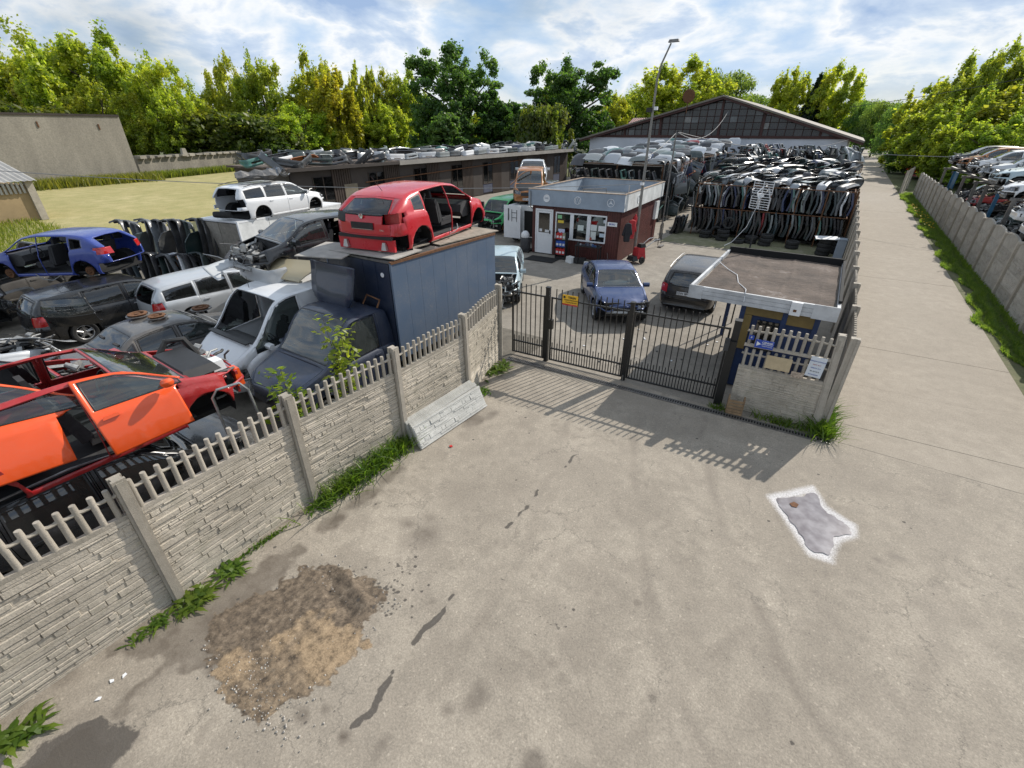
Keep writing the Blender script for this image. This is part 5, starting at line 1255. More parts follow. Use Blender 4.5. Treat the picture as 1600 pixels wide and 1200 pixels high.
def shrub(a, b, h, w, label, seed):
    root = empty('young_ash_plant', (a, b, 0), 0, label, 'shrub', 'young plants growing behind the fence')
    r = np.random.default_rng(seed); n = 420
    stems = MB()
    P, Nn = [], []
    for s in range(7):
        th = r.uniform(0, 6.28); tip = np.array([math.cos(th) * w * r.uniform(.2, .8), math.sin(th) * w * r.uniform(.2, .8), h * r.uniform(.7, 1.05)])
        stems.tube([(0, 0, 0), tuple(tip * np.array([.4, .4, .6])), tuple(tip)], [.014, .009, .003], 5)
        for i in range(n // 7):
            t = r.uniform(.35, 1.03); P.append(tip * np.array([t, t, t ** .9]) + r.normal(0, 1, 3) * np.array([.11, .11, .06])); Nn.append(r.normal(0, .4, 3) + np.array([0, 0, .9]))
    P = np.array(P); t = np.array([(.13, .22, .02)]) + r.random((len(P), 1)) * np.array([(.15, .13, .02)])
    link('leaves', leaf_mesh('shrub_leaves', P, np.array(Nn), r.uniform(.05, .095, len(P)), t, seed, .42), root)
    stems.build('stem', M['bark'], root)
shrub(-6.5, 4.35, 2.55, .36, 'bright green young plant rising in front of the navy truck cab door', 1)
shrub(-6.45, 3.25, 2.2, .22, 'small green plant rising behind the fence near the navy bonnet', 2)
def gravel():
    r = random.Random(8); mb = MB()
    for i in range(420):
        if i < 180: x, y = r.gauss(-3.9, .38), r.gauss(.72, .16)
        else: x, y = r.uniform(-4.9, -3.3), r.uniform(.6, 2.4)
        s = r.uniform(.005, .017); z = .008
        p = [(x + s * r.uniform(.7, 1.2), y, z), (x, y + s * r.uniform(.7, 1.2), z), (x - s, y, z), (x, y - s * r.uniform(.6, 1.1), z), (x + s * .1, y, z + s * r.uniform(.7, 1.1))]
        mb.add(p, [(0, 1, 4), (1, 2, 4), (2, 3, 4), (3, 0, 4)])
    tag(mb.build('gravel', simple('pebbles', (.40, .37, .33), .8, 0, .5, 3), smooth=False, fix=False), 'loose pebbles and grit in the sandy dirt patch', 'gravel', kind='stuff')
gravel()
o = MB().prism([(-.03, -.01), (0, .03), (.035, .015), (.03, -.02), (0, -.03)], 0, .02).build('red_litter', simple('red_litter', (.55, .02, .02), .5), None, (-5.0, 5.35, .006))
tag(o, 'scrap of red litter near the leaning slabs', 'litter')
for k, (x, y, z) in enumerate([(-5.35, -.12, 0), (-5.25, -.28, 0), (-5.3, -.02, 0)]):
    o = MB().prism([(-.03, -.012), (0, .02), (.03, .01), (.02, -.02)], 0, .008).build('paper_scrap', M['white'], None, (x, y, .008), (0, 0, k)); tag(o, 'white paper scrap on the asphalt near the fence foot', 'litter', 'paper scraps near the fence')
# ------------------------------------------------------------------ car kit
def pip(p, poly):
    x, y = p; c = False; n = len(poly); j = n - 1
    for i in range(n):
        xi, yi = poly[i]; xj, yj = poly[j]
        if (yi > y) != (yj > y) and x < (xj - xi) * (y - yi) / (yj - yi) + xi: c = not c
        j = i
    return c
AX = {'xz': (0, 2), 'xy': (0, 1), 'yz': (1, 2)}
def cut(bm, lay, poly, proj, rid, flt, only=None):
    i, j = AX[proj]
    lo = (min(p[0] for p in poly) - .02, min(p[1] for p in poly) - .02); hi = (max(p[0] for p in poly) + .02, max(p[1] for p in poly) + .02)
    def near():
        out = []
        for f in bm.faces:
            if only is not None and f[lay] not in only: continue
            us = [v.co[i] for v in f.verts]; ws = [v.co[j] for v in f.verts]
            if max(us) < lo[0] or min(us) > hi[0] or max(ws) < lo[1] or min(ws) > hi[1]: continue
            if flt(f): out.append(f)
        return out
    n = len(poly)
    for k in range(n):
        p, q = poly[k], poly[(k + 1) % n]
        nx, ny = -(q[1] - p[1]), q[0] - p[0]
        if abs(nx) + abs(ny) < 1e-6: continue
        co = [0, 0, 0]; no = [0, 0, 0]; co[i], co[j] = p; no[i], no[j] = nx, ny
        fs = near(); es = list({e for f in fs for e in f.edges}); vv = list({v for f in fs for v in f.verts})
        bmesh.ops.bisect_plane(bm, geom=fs + es + vv, dist=1e-4, plane_co=co, plane_no=no)
    for f in near():
        c = f.calc_center_median()
        if pip((c[i], c[j]), poly): f[lay] = rid
def cutw(bm, lay, poly, proj, rid, flt, d=.022):
    cut(bm, lay, poly, proj, rid + 20, flt)
    n = len(poly); cx = sum(p[0] for p in poly) / n; cy = sum(p[1] for p in poly) / n
    x0, x1 = min(p[0] for p in poly), max(p[0] for p in poly); y0, y1 = min(p[1] for p in poly), max(p[1] for p in poly)
    fx = 1 - 2 * d / max(.1, x1 - x0); fy = 1 - 2 * d / max(.1, y1 - y0); mx, my = (x0 + x1) / 2, (y0 + y1) / 2
    q = []
    for p in poly:
        X_ = mx + (p[0] - mx) * fx; Y_ = my + (p[1] - my) * fy
        if proj in ('xy',) and p[1] < 0: Y_ = p[1]
        if proj == 'yz' and p[0] < 0: X_ = p[0]
        q.append((X_, Y_))
    cut(bm, lay, q, proj, rid, flt, only=(rid + 20,))
(BODY, HOOD, WSCR, RWIN, TAILG, TAILL, HEADL, BUMF, BUMR, DOORF, DOORR, WINF, WINR, WINQ, GRILL, ARCH, ROOF) = range(17)
SPEC = {}
def spec(name, **k):
    SPEC[name] = k
spec('hatch', L=4.32, W=1.78, H=1.50, zs=.24, top=[(-2.16, .60), (-2.14, .88), (-2.09, 1.04), (-1.93, 1.14), (-1.60, 1.325), (-1.38, 1.40), (-.9, 1.455), (-.1, 1.475), (.40, 1.42), (1.16, 1.02), (1.36, .96), (1.85, .86), (2.06, .74), (2.16, .56)],
     belt=[(-2.16, .5), (-2.05, .96), (-1.6, 1.03), (-.6, .965), (.6, .92), (1.2, .88), (2.16, .5)], plan=[(-2.16, .84), (-2.0, .94), (-1.6, .98), (-.6, 1), (.8, 1), (1.5, .98), (1.9, .91), (2.16, .74)],
     xc=1.20, xrf=.40, xB=-.02, xC=-1.0, xq=-1.42, xdf=.94, xf=1.33, xr=-1.27, rw=.32, tum=.34, hatch=True, tl=(.84, 1.06, .58), hl=(.62, .80))
spec('wagon', L=4.62, W=1.80, H=1.50, zs=.24, top=[(-2.31, .56), (-2.28, .85), (-2.24, 1.02), (-2.05, 1.28), (-1.90, 1.40), (-1.2, 1.475), (-.1, 1.50), (.42, 1.45), (1.20, 1.03), (1.40, .98), (1.98, .87), (2.2, .74), (2.31, .56)],
     belt=[(-2.31, .5), (-2.2, .92), (-1.7, .99), (-.6, .95), (.6, .92), (1.25, .89), (2.31, .5)], plan=[(-2.31, .82), (-2.15, .93), (-1.7, .98), (-.6, 1), (.8, 1), (1.6, .98), (2.05, .91), (2.31, .74)],
     xc=1.24, xrf=.40, xB=-.02, xC=-.98, xq=-1.86, xdf=1.0, xf=1.42, xr=-1.30, rw=.33, tum=.30, hatch=True, tl=(.72, 1.02, .72), hl=(.62, .80))
spec('sedan', L=4.48, W=1.76, H=1.42, zs=.23, top=[(-2.24, .56), (-2.2, .90), (-2.1, .99), (-1.55, 1.03), (-.98, 1.34), (-.6, 1.40), (-.1, 1.42), (.35, 1.36), (1.06, .99), (1.25, .95), (1.92, .82), (2.12, .70), (2.24, .54)],
     belt=[(-2.24, .5), (-2.1, .86), (-1.5, .92), (-.5, .90), (.6, .87), (1.1, .85), (2.24, .46)], plan=[(-2.24, .80), (-2.05, .92), (-1.6, .98), (-.6, 1), (.8, 1), (1.5, .98), (1.95, .91), (2.24, .74)],
     xc=1.10, xrf=.34, xB=-.12, xC=-.98, xq=-1.2, xdf=.92, xf=1.38, xr=-1.34, rw=.32, tum=.34, hatch=False, tl=(.70, .90, .55), hl=(.56, .72), rw_x=(-1.52, -.98))
spec('mpv', L=4.05, W=1.70, H=1.82, zs=.26, top=[(-2.02, .60), (-2.0, 1.0), (-1.97, 1.4), (-1.9, 1.70), (-1.75, 1.79), (-.8, 1.82), (.2, 1.80), (.55, 1.70), (1.22, 1.16), (1.42, 1.07), (1.8, .92), (1.95, .78), (2.02, .58)],
     belt=[(-2.02, .55), (-1.95, 1.04), (-1.2, 1.06), (0, 1.04), (1.2, .98), (2.02, .5)], plan=[(-2.02, .88), (-1.9, .95), (-1.5, .99), (-.6, 1), (.8, 1), (1.4, .97), (1.8, .90), (2.02, .76)],
     xc=1.26, xrf=.52, xB=.05, xC=-.95, xq=-1.75, xdf=.94, xf=1.32, xr=-1.28, rw=.31, tum=.16, hatch=True, tl=(.85, 1.25, .84), hl=(.66, .84))
spec('van', L=5.2, W=2.0, H=2.45, zs=.34, top=[(-2.6, .7), (-2.58, 1.6), (-2.55, 2.3), (-2.4, 2.43), (-1.0, 2.46), (.7, 2.44), (1.05, 2.36), (1.80, 1.50), (2.0, 1.38), (2.45, 1.05), (2.55, .85), (2.6, .62)],
     belt=[(-2.6, .6), (-2.5, 1.35), (0, 1.36), (1.7, 1.26), (2.6, .55)], plan=[(-2.6, .93), (-2.4, .97), (-2.0, .99), (-.6, 1), (1.2, 1), (2.0, .96), (2.4, .88), (2.6, .78)],
     xc=1.84, xrf=1.02, xB=.55, xC=-.6, xq=-2.2, xdf=1.33, xf=1.75, xr=-1.55, rw=.34, tum=.07, hatch=True, tl=(.9, 1.4, .9), hl=(.72, .95), cargo=True)
spec('cargo', L=4.4, W=1.85, H=1.90, zs=.30, top=[(-2.2, .65), (-2.18, 1.3), (-2.14, 1.75), (-2.0, 1.87), (-.8, 1.90), (.5, 1.88), (.85, 1.78), (1.45, 1.22), (1.65, 1.12), (2.02, .92), (2.14, .78), (2.2, .58)],
     belt=[(-2.2, .6), (-2.1, 1.08), (0, 1.08), (1.4, 1.0), (2.2, .5)], plan=[(-2.2, .90), (-2.0, .96), (-1.6, .99), (-.6, 1), (1.0, 1), (1.7, .96), (2.02, .89), (2.2, .78)],
     xc=1.48, xrf=.82, xB=.42, xC=-.6, xq=-1.9, xdf=1.06, xf=1.45, xr=-1.35, rw=.32, tum=.12, hatch=True, tl=(.85, 1.25, .86), hl=(.68, .86), cargo=True)
spec('cab', L=2.75, W=1.94, H=2.06, zs=.34, top=[(-1.37, 1.7), (-1.36, 1.85), (-1.30, 1.98), (-1.1, 2.05), (-.5, 2.06), (-.32, 2.02), (.36, 1.30), (.55, 1.20), (1.16, 1.02), (1.3, .88), (1.37, .66)],
     belt=[(-1.37, 1.2), (-1.2, 1.22), (.3, 1.16), (1.37, .6)], plan=[(-1.37, .97), (-1.1, .99), (-.2, 1), (.5, .98), (1.1, .93), (1.37, .84)],
     xc=.40, xrf=-.36, xB=-1.0, xC=-1.3, xq=-1.32, xdf=.22, xf=.62, xr=-9, rw=.33, tum=.10, hatch=False, tl=None, hl=(.68, .86), cargo=True, rw_x=None)
_shell = {}
def shell(kind):
    if kind in _shell: return _shell[kind]
    S = SPEC[kind]; L_, W = S['L'], S['W']; T, Bf, Pf = pchip(S['top']), pchip(S['belt']), pchip(S['plan'])
    zs, tum = S['zs'], S['tum']
    xs = sorted(set([round(k[0], 4) for k in S['top']] + [round(x, 4) for x in np.linspace(-L_ / 2, L_ / 2, int(L_ / .11))]))
    xs2 = [xs[0]]
    for x in xs[1:]:
        if x - xs2[-1] > .018: xs2.append(x)
    if xs2[-1] < L_ / 2 - 1e-3: xs2[-1] = L_ / 2
    xs = xs2
    def zb(x): return min(Bf(x), T(x) - .045)
    def sec(x):
        zt = T(x); b = zb(x); w = W / 2 * Pf(x); e_ = max(0, (abs(x) - (L_ / 2 - .55)) / .55); z0 = zs + .06 * e_
        g = zt - b; hr = .06 * min(1, g / .3); wr = w * .945 - tum * max(0, g - .04) - .012; wr = max(wr, .3 * w)
        b = max(b, z0 + .2)
        pts = [(w * .86, z0), (w * .95, z0 + .035), (w * .985, z0 + .13), (w, z0 + .5 * (b - z0)), (w * .996, b - .12 * min(1, (b - z0) / .5)), (w * .972, b - .03), (w * .945, b)]
        a = pts[-1]; e = (wr, max(zt - hr, b + .004))
        bow = .018 * min(1, g / .3)
        for t in (.34, .68, 1.0): pts.append((a[0] + (e[0] - a[0]) * t + bow * math.sin(math.pi * t), a[1] + (e[1] - a[1]) * t))
        zt2 = max(zt, e[1] + .004)
        pts += [(wr - .055, e[1] + (zt2 - e[1]) * .62), (wr * .62, e[1] + (zt2 - e[1]) * .93), (0, zt2)]
        return pts
    bm = bmesh.new(); lay = bm.faces.layers.int.new('rg'); rows = []
    for x in xs:
        sg = 1 if x > 0 else -1; wt = max(0, (abs(x) - (L_ / 2 - .6)) / .6)
        if kind == 'cab' and sg < 0: wt = 0
        rows.append([bm.verts.new((x - sg * wt * .17 * (y / (W / 2)) ** 2, y, z)) for (y, z) in sec(x)])
    for r0, r1 in zip(rows[:-1], rows[1:]):
        for k in range(len(r0) - 1): bm.faces.new((r0[k], r1[k], r1[k + 1], r0[k + 1]))
    for r_, rev in ((rows[0], True), (rows[-1], False)):
        cen = [bm.verts.new((v.co.x + (.0), 0, v.co.z)) for v in r_[:-1]]
        for k in range(len(r_) - 1):
            q = (r_[k], cen[k], cen[k + 1], r_[k + 1]) if k < len(r_) - 2 else (r_[k], cen[k], r_[k + 1])
            try: bm.faces.new(q[::-1] if not rev else q)
            except ValueError: pass
    bm.normal_update()
    bmesh.ops.recalc_face_normals(bm, faces=bm.faces)
    # half shell: make normals point outwards (y>0 mostly)
    s = sum(f.normal.y * f.calc_area() for f in bm.faces)
    if s < 0: bmesh.ops.reverse_faces(bm, faces=bm.faces)
    bm.normal_update()
    wmid = W / 2
    side = lambda f: f.calc_center_median().y > .42 * wmid and f.normal.y > .25
    xB, xC, xq, xdf, xc, xrf = S['xB'], S['xC'], S['xq'], S['xdf'], S['xc'], S['xrf']
    zlow = zs + .11
    top_door = lambda x: T(x) - .062
    win_top = lambda x: T(x) - .095
    # front limit of the side glass
    xe = xc
    while win_top(xe) < Bf(xe) + .07 and xe > xB + .2: xe -= .02
    # hood, windscreen
    wr_c = W / 2 * Pf(xc) * .945; g = T(xrf) - zb(xrf); wr_t = W / 2 * Pf(xrf) * .945 - tum * (g - .04) - .012
    xn = L_ / 2 - .13
    up = lambda f: f.normal.z > .25 and f.calc_center_median().x > xc - .03
    cut(bm, lay, [(xc + .04, -.01), (xc + .04, wr_c - .10), (xn - .25, wr_c * Pf(xn - .25) - .09), (xn, wr_c * .55), (xn, -.01)], 'xy', HOOD, up)
    cutw(bm, lay, [(xc - .02, -.01), (xc - .02, wr_c - .10), (xrf + .03, wr_t - .075), (xrf + .03, -.01)], 'xy', WSCR, lambda f: f.normal.z > .2 and xrf - .1 < f.calc_center_median().x < xc + .1)
    # rear window / tailgate
    if S['hatch']:
        xrr = -L_ / 2 + .75; zr = T(xrr)
        back = lambda f: f.normal.x < -.22 and f.calc_center_median().x < xrr
        xb0 = -L_ / 2 + .1; wb = W / 2 * Pf(xb0)
        bt = max(zb(-L_ / 2 + .2), .9)
        cut(bm, lay, [(-.01, .62), (wb * .78, .62), (wb * .80, bt), (wb * (.62 if tum > .2 else .80), zr - .09), (-.01, zr - .07)], 'yz', TAILG, back)
        cutw(bm, lay, [(-.01, bt + .02), (wb * .74, bt + .02), (wb * (.60 if tum > .2 else .72), zr - .12), (-.01, zr - .095)], 'yz', RWIN, back)
    elif S.get('rw_x'):
        xa, xb_ = S['rw_x']; wa = W / 2 * Pf(xa) * .8
        cutw(bm, lay, [(xa, -.01), (xa, wa), (xb_, wr_t - .1), (xb_, -.01)], 'xy', RWIN, lambda f: f.normal.z > .2 and f.calc_center_median().x < xb_ + .1)
        cut(bm, lay, [(-L_ / 2 - .02, -.01), (-L_ / 2 - .02, wa * 1.02), (xa - .05, wa * 1.02), (xa - .05, -.01)], 'xy', TAILG, lambda f: f.calc_center_median().z > .7 and f.calc_center_median().x < xa)
    if S['tl']:
        z0, z1, yf = S['tl']
        cut(bm, lay, [(W / 2 * yf * .92, z0), (W / 2 * 1.05, z0 + .02), (W / 2 * 1.05, z1), (W / 2 * yf * .92, z1 - .02)], 'yz', TAILL, lambda f: f.calc_center_median().x < -L_ / 2 + .36 and f.normal.z < .75)
    z0, z1 = S['hl']
    cut(bm, lay, [(W / 2 * .46, z0 - .01), (W / 2 * .98, z0 + .03), (W / 2 * .98, z1 + .05), (W / 2 * .46, z1 - .03)], 'yz', HEADL, lambda f: f.calc_center_median().x > L_ / 2 - .48 and f.calc_center_median().z > z0 - .05 and f[lay] != HOOD)
    cut(bm, lay, [(-.01, z0 - .06), (W / 2 * .42, z0 - .06), (W / 2 * .44, z1 - .10), (-.01, z1 - .08)], 'yz', GRILL, lambda f: f.calc_center_median().x > L_ / 2 - .3 and f[lay] != HOOD)
    low = lambda f: True
    if kind != 'cab':
        cut(bm, lay, [(-L_ / 2 - .05, .1), (-L_ / 2 + .46, .1), (-L_ / 2 + .40, .60), (-L_ / 2 - .05, .60)], 'xz', BUMR, low, only=(BODY,))
    cut(bm, lay, [(L_ / 2 + .05, .1), (L_ / 2 - .50, .1), (L_ / 2 - .42, z0 - .03), (L_ / 2 + .05, z0 - .03)], 'xz', BUMF, low, only=(BODY,))
    # doors and side glass
    xs_f = list(np.linspace(xe, xB, 7))
    cut(bm, lay, [(xB, zlow), (xdf, zlow), (xdf, zb(xdf) - .02), (min(xe + .08, xdf), Bf(xe) + .0)] + [(x, top_door(x)) for x in xs_f], 'xz', DOORF, side)
    if not S.get('cargo'):
        ra = S['rw'] + .075; xl = S['xr'] + ra
        xs_r = list(np.linspace(xB - .012, xC, 4))
        cut(bm, lay, [(xl + .03, zlow), (xB - .012, zlow)] + [(x, top_door(x)) for x in xs_r] + [(xC - .03, Bf(xC)), (min(xC + .08, xl - .1), .78)], 'xz', DOORR, side)
        cutw(bm, lay, [(xB - .05, Bf(xB) + .03)] + [(x, win_top(x)) for x in np.linspace(xB - .05, xC + .05, 4)] + [(xC + .02, Bf(xC) + .03)], 'xz', WINR, side)
        qx = [x for x in np.linspace(xC - .07, xq, 4)]
        cutw(bm, lay, [(xC - .07, Bf(xC) + .03)] + [(x, max(win_top(x) - .01, Bf(x) + .06)) for x in qx] + [(xq - .02, Bf(xq) + .035)], 'xz', WINQ, side)
    cutw(bm, lay, [(xB + .06, Bf(xB) + .03), (xe - .02, Bf(xe) + .03)] + [(x, win_top(x)) for x in np.linspace(xe - .03, xB + .06, 6)], 'xz', WINF, side)
    # roof panel
    cut(bm, lay, [(xrf, -.01), (xrf, wr_t - .06), (-L_ / 2 + .8, wr_t - .1), (-L_ / 2 + .8, -.01)], 'xy', ROOF, lambda f: f.normal.z > .7 and f.calc_center_median().z > T(0 if kind != 'cab' else -.8) - .35, only=(BODY,))
    # wheel arches
    ra = S['rw'] + .055
    for xw in (S['xf'], S['xr']):
        if xw < -5: continue
        cut(bm, lay, [(xw + ra * math.cos(t), S['rw'] + .02 + ra * math.sin(t)) for t in np.linspace(0, 2 * math.pi, 17)[:-1]], 'xz', ARCH, lambda f: f.calc_center_median().y > .45 * wmid and f.calc_center_median().z < .95)
    rg = {}
    for f in bm.faces: rg.setdefault(f[lay], []).append([tuple(v.co) for v in f.verts])
    bm.free()
    _shell[kind] = (rg, T, Bf, Pf)
    return _shell[kind]
def region(kind, ids, sides=(1, -1), fn=None, groove=0.0, smooth=True, inset_mat=None):
    rg = shell(kind)[0]; V = {}; vs_ = []; fs = []
    def vid(p):
        k = (round(p[0], 4), round(p[1], 4), round(p[2], 4))
        if k not in V: V[k] = len(vs_); vs_.append(p)
        return V[k]
    for i in ids:
        for poly in rg.get(i, []):
            for s in sides:
                q = [(p[0], p[1] * s if abs(p[1]) > 1e-4 else 0.0, p[2]) for p in poly]
                if s < 0: q = q[::-1]
                ix = [vid(p) for p in q]; ix2 = [a for n_, a in enumerate(ix) if a != ix[n_ - 1]]
                if len(set(ix2)) >= 3 and len(set(ix2)) == len(ix2): fs.append(tuple(ix2))
    if not fs: return None
    if fn: vs_ = [fn(p) for p in vs_]
    me = bpy.data.meshes.new('panel'); me.from_pydata(vs_, [], fs)
    if groove:
        bm = bmesh.new(); bm.from_mesh(me); bm.normal_update()
        bnd = [v for v in bm.verts if any(e.is_boundary for e in v.link_edges)]
        try:
            bmesh.ops.inset_region(bm, faces=list(bm.faces), thickness=groove, use_boundary=True, use_even_offset=False)
            bm.normal_update()
            for v in bm.verts:
                if any(e.is_boundary for e in v.link_edges): v.co -= v.normal * .02
        except Exception: pass
        bm.to_mesh(me); bm.free()
    me.polygons.foreach_set('use_smooth', [True] * len(me.polygons)); me.set_sharp_from_angle(angle=R(34))
    return me
_rm = {}
def cached_region(kind, ids, sides, groove):
    k = (kind, tuple(ids), tuple(sides), groove)
    if k not in _rm: _rm[k] = region(kind, ids, sides, None, groove)
    return _rm[k]
# --- wheel
def wheel_meshes():
    ty = MB(); w = .095
    ty.lathe([(.205, -w * .8), (.25, -w), (.285, -w), (.308, -w * .82), (.318, -w * .5), (.315, -w * .44), (.32, -w * .38), (.32, w * .38), (.315, w * .44), (.318, w * .5), (.308, w * .82), (.285, w), (.25, w), (.205, w * .8)], 28, axis='y', closed=True)
    rim = MB(); rim.lathe([(.207, w * .72), (.198, w * .78), (.186, w * .62), (.18, -w * .2), (.19, -w * .7)], 28, axis='y')
    rim.lathe([(0.001, w * .45), (.05, w * .5), (.06, w * .35)], 14, axis='y')
    for k in range(5):
        t = 2 * math.pi * k / 5
        for d in (-.13, .13):
            a = Vector((math.cos(t + d * .3) * .045, w * .38, math.sin(t + d * .3) * .045)); b = Vector((math.cos(t + d) * .19, w * .55, math.sin(t + d) * .19))
            rim.tube([a, b], [.022, .014], 5)
    rim.lathe([(.0, -w * .1), (.12, -w * .1), (.125, -w * .2), (0, -w * .2)], 18, axis='y')
    return ty.mesh('tyre', M['tyre'], ang=30), rim.mesh('rim', M['alu'], ang=30)
TYRE, RIM = wheel_meshes()
def hub_mesh():
    mb = MB(); mb.lathe([(.0, .03), (.06, .03), (.07, .01), (.13, .01), (.14, -.02), (.14, -.05), (.05, -.06), (.04, -.16), (0, -.16)], 18, axis='y')
    for k in range(5): t = 2 * math.pi * k / 5; mb.cyl((.05 * math.cos(t), .02, .05 * math.sin(t)), (.05 * math.cos(t), .06, .05 * math.sin(t)), .008, n=5)
    return mb.mesh('hub', M['rust'])
HUB = hub_mesh()
def seat_mesh():
    mb = MB()
    prof = [(-.26, .0), (.26, .0), (.30, .06), (.27, .14), (-.2, .12), (-.26, .08)]
    mb.prism(prof, -.24, .24, 'xz')
    mb.prism([(-.22, .10), (-.36, .62), (-.44, .64), (-.46, .58), (-.34, .06)], -.23, .23, 'xz')
    for s in (-1, 1):
        mb.prism([(-.18, .12), (-.32, .55), (-.38, .55), (-.30, .08)], s * .235, s * .18, 'xz'); mb.prism([(-.2, .10), (.26, .10), (.26, .17), (-.2, .16)], s * .245, s * .19, 'xz')
    mb.prism([(-.39, .66), (-.43, .82), (-.50, .82), (-.47, .66)], -.12, .12, 'xz')
    return mb.mesh('seat', M['fabric'], smooth=False)
SEAT = seat_mesh(); 
def bench_mesh():
    mb = MB(); mb.prism([(-.25, 0), (.25, 0), (.27, .14), (-.2, .14)], -.62, .62, 'xz'); mb.prism([(-.2, .1), (-.36, .56), (-.46, .56), (-.34, .04)], -.62, .62, 'xz')
    for y in (-.4, .4): mb.prism([(-.38, .58), (-.42, .72), (-.48, .72), (-.46, .58)], y - .12, y + .12, 'xz')
    return mb.mesh('bench', M['fabric'], smooth=False)
BENCH = bench_mesh()
def steer_mesh():
    mb = MB(); mb.tube([(0, .18 * math.cos(t), .18 * math.sin(t)) for t in np.linspace(0, 2 * math.pi, 21)[:-1]], .016, 6, closed=True)
    mb.box((.01, 0, -.01), (.05, .16, .10)); mb.tube([(0, -.17, 0), (0, .17, 0)], .015, 5); mb.tube([(0, 0, 0), (0, 0, -.17)], .015, 5)
    return mb.mesh('steering_wheel', M['plastic'])
STEER = steer_mesh()
def engine_meshes(seed, lx=.7, ly=1.25, lz=.42):
    r = random.Random(seed); out = []
    for nm, m, n in (('engine_block', 'engine_black', 26), ('alloy_parts', 'engine_alu', 16), ('hoses', 'engine_grey', 12)):
        mb = MB()
        for i in range(n):
            c = (r.uniform(-lx / 2, lx / 2), r.uniform(-ly / 2, ly / 2), r.uniform(0, lz))
            if nm == 'hoses' or r.random() < .25:
                p = [c]; d = Vector((r.uniform(-1, 1), r.uniform(-1, 1), r.uniform(-.4, .6)))
                for k in range(4):
                    d = (d + Vector((r.uniform(-.8, .8), r.uniform(-.8, .8), r.uniform(-.7, .5)))).normalized(); q = Vector(p[-1]) + d * r.uniform(.07, .16); q.z = min(max(q.z, -.05), lz + .1); p.append(tuple(q))
                mb.tube(p, r.uniform(.010, .028), 6)
            elif r.random() < .35:
                ax = Vector((r.uniform(-1, 1), r.uniform(-1, 1), r.uniform(-.3, 1))).normalized() * r.uniform(.03, .10); mb.cyl(tuple(Vector(c) - ax), tuple(Vector(c) + ax), r.uniform(.03, .09), r.uniform(.03, .08), 10)
            else:
                Mx = Matrix.Translation(c) @ Euler((r.uniform(-.5, .5), r.uniform(-.5, .5), r.uniform(0, 3))).to_matrix().to_4x4(); mb.box((0, 0, 0), (r.uniform(.06, .30), r.uniform(.06, .26), r.uniform(.05, .2)), M=Mx, taper=r.uniform(.6, 1))
        out.append((nm, mb.mesh(nm, M[m], ang=30)))
    return out
ENG = [engine_meshes(s) for s in (1, 2, 3)]
def front_frame(kind, parent, mat):
    """bare front end: chassis rails, radiator panel, cross members"""
    S = SPEC[kind]; x1 = S['L'] / 2; w = S['W'] / 2
    for s in (-1, 1):
        MB().tube([(S['xc'] - .1, s * w * .52, .5), (x1 - .55, s * w * .54, .52), (x1 - .18, s * w * .55, .50)], .055, 4).build('chassis_rail', mat, parent, smooth=False)
        MB().tube([(S['xc'], s * w * .82, .92), (x1 - .9, s * w * .80, .84), (x1 - .4, s * w * .72, .74)], .04, 4).build('wing_rail', mat, parent, smooth=False)
    MB().bx(x1 - .24, x1 - .20, -w * .62, w * .62, .33, .39).bx(x1 - .24, x1 - .2, -w * .72, w * .72, .70, .76).bx(x1 - .24, x1 - .2, -w * .62, -w * .56, .39, .7).bx(x1 - .24, x1 - .2, w * .56, w * .62, .39, .7).build('radiator_panel', mat, parent, smooth=False)
    MB().bx(x1 - .30, x1 - .25, -w * .48, w * .48, .36, .70).build('radiator', M['engine_grey'], parent, smooth=False)
    MB().tube([(x1 - .16, -w * .66, .47), (x1 - .08, 0, .48), (x1 - .16, w * .66, .47)], .05, 4).build('crash_bar', M['engine_alu'], parent, smooth=False)
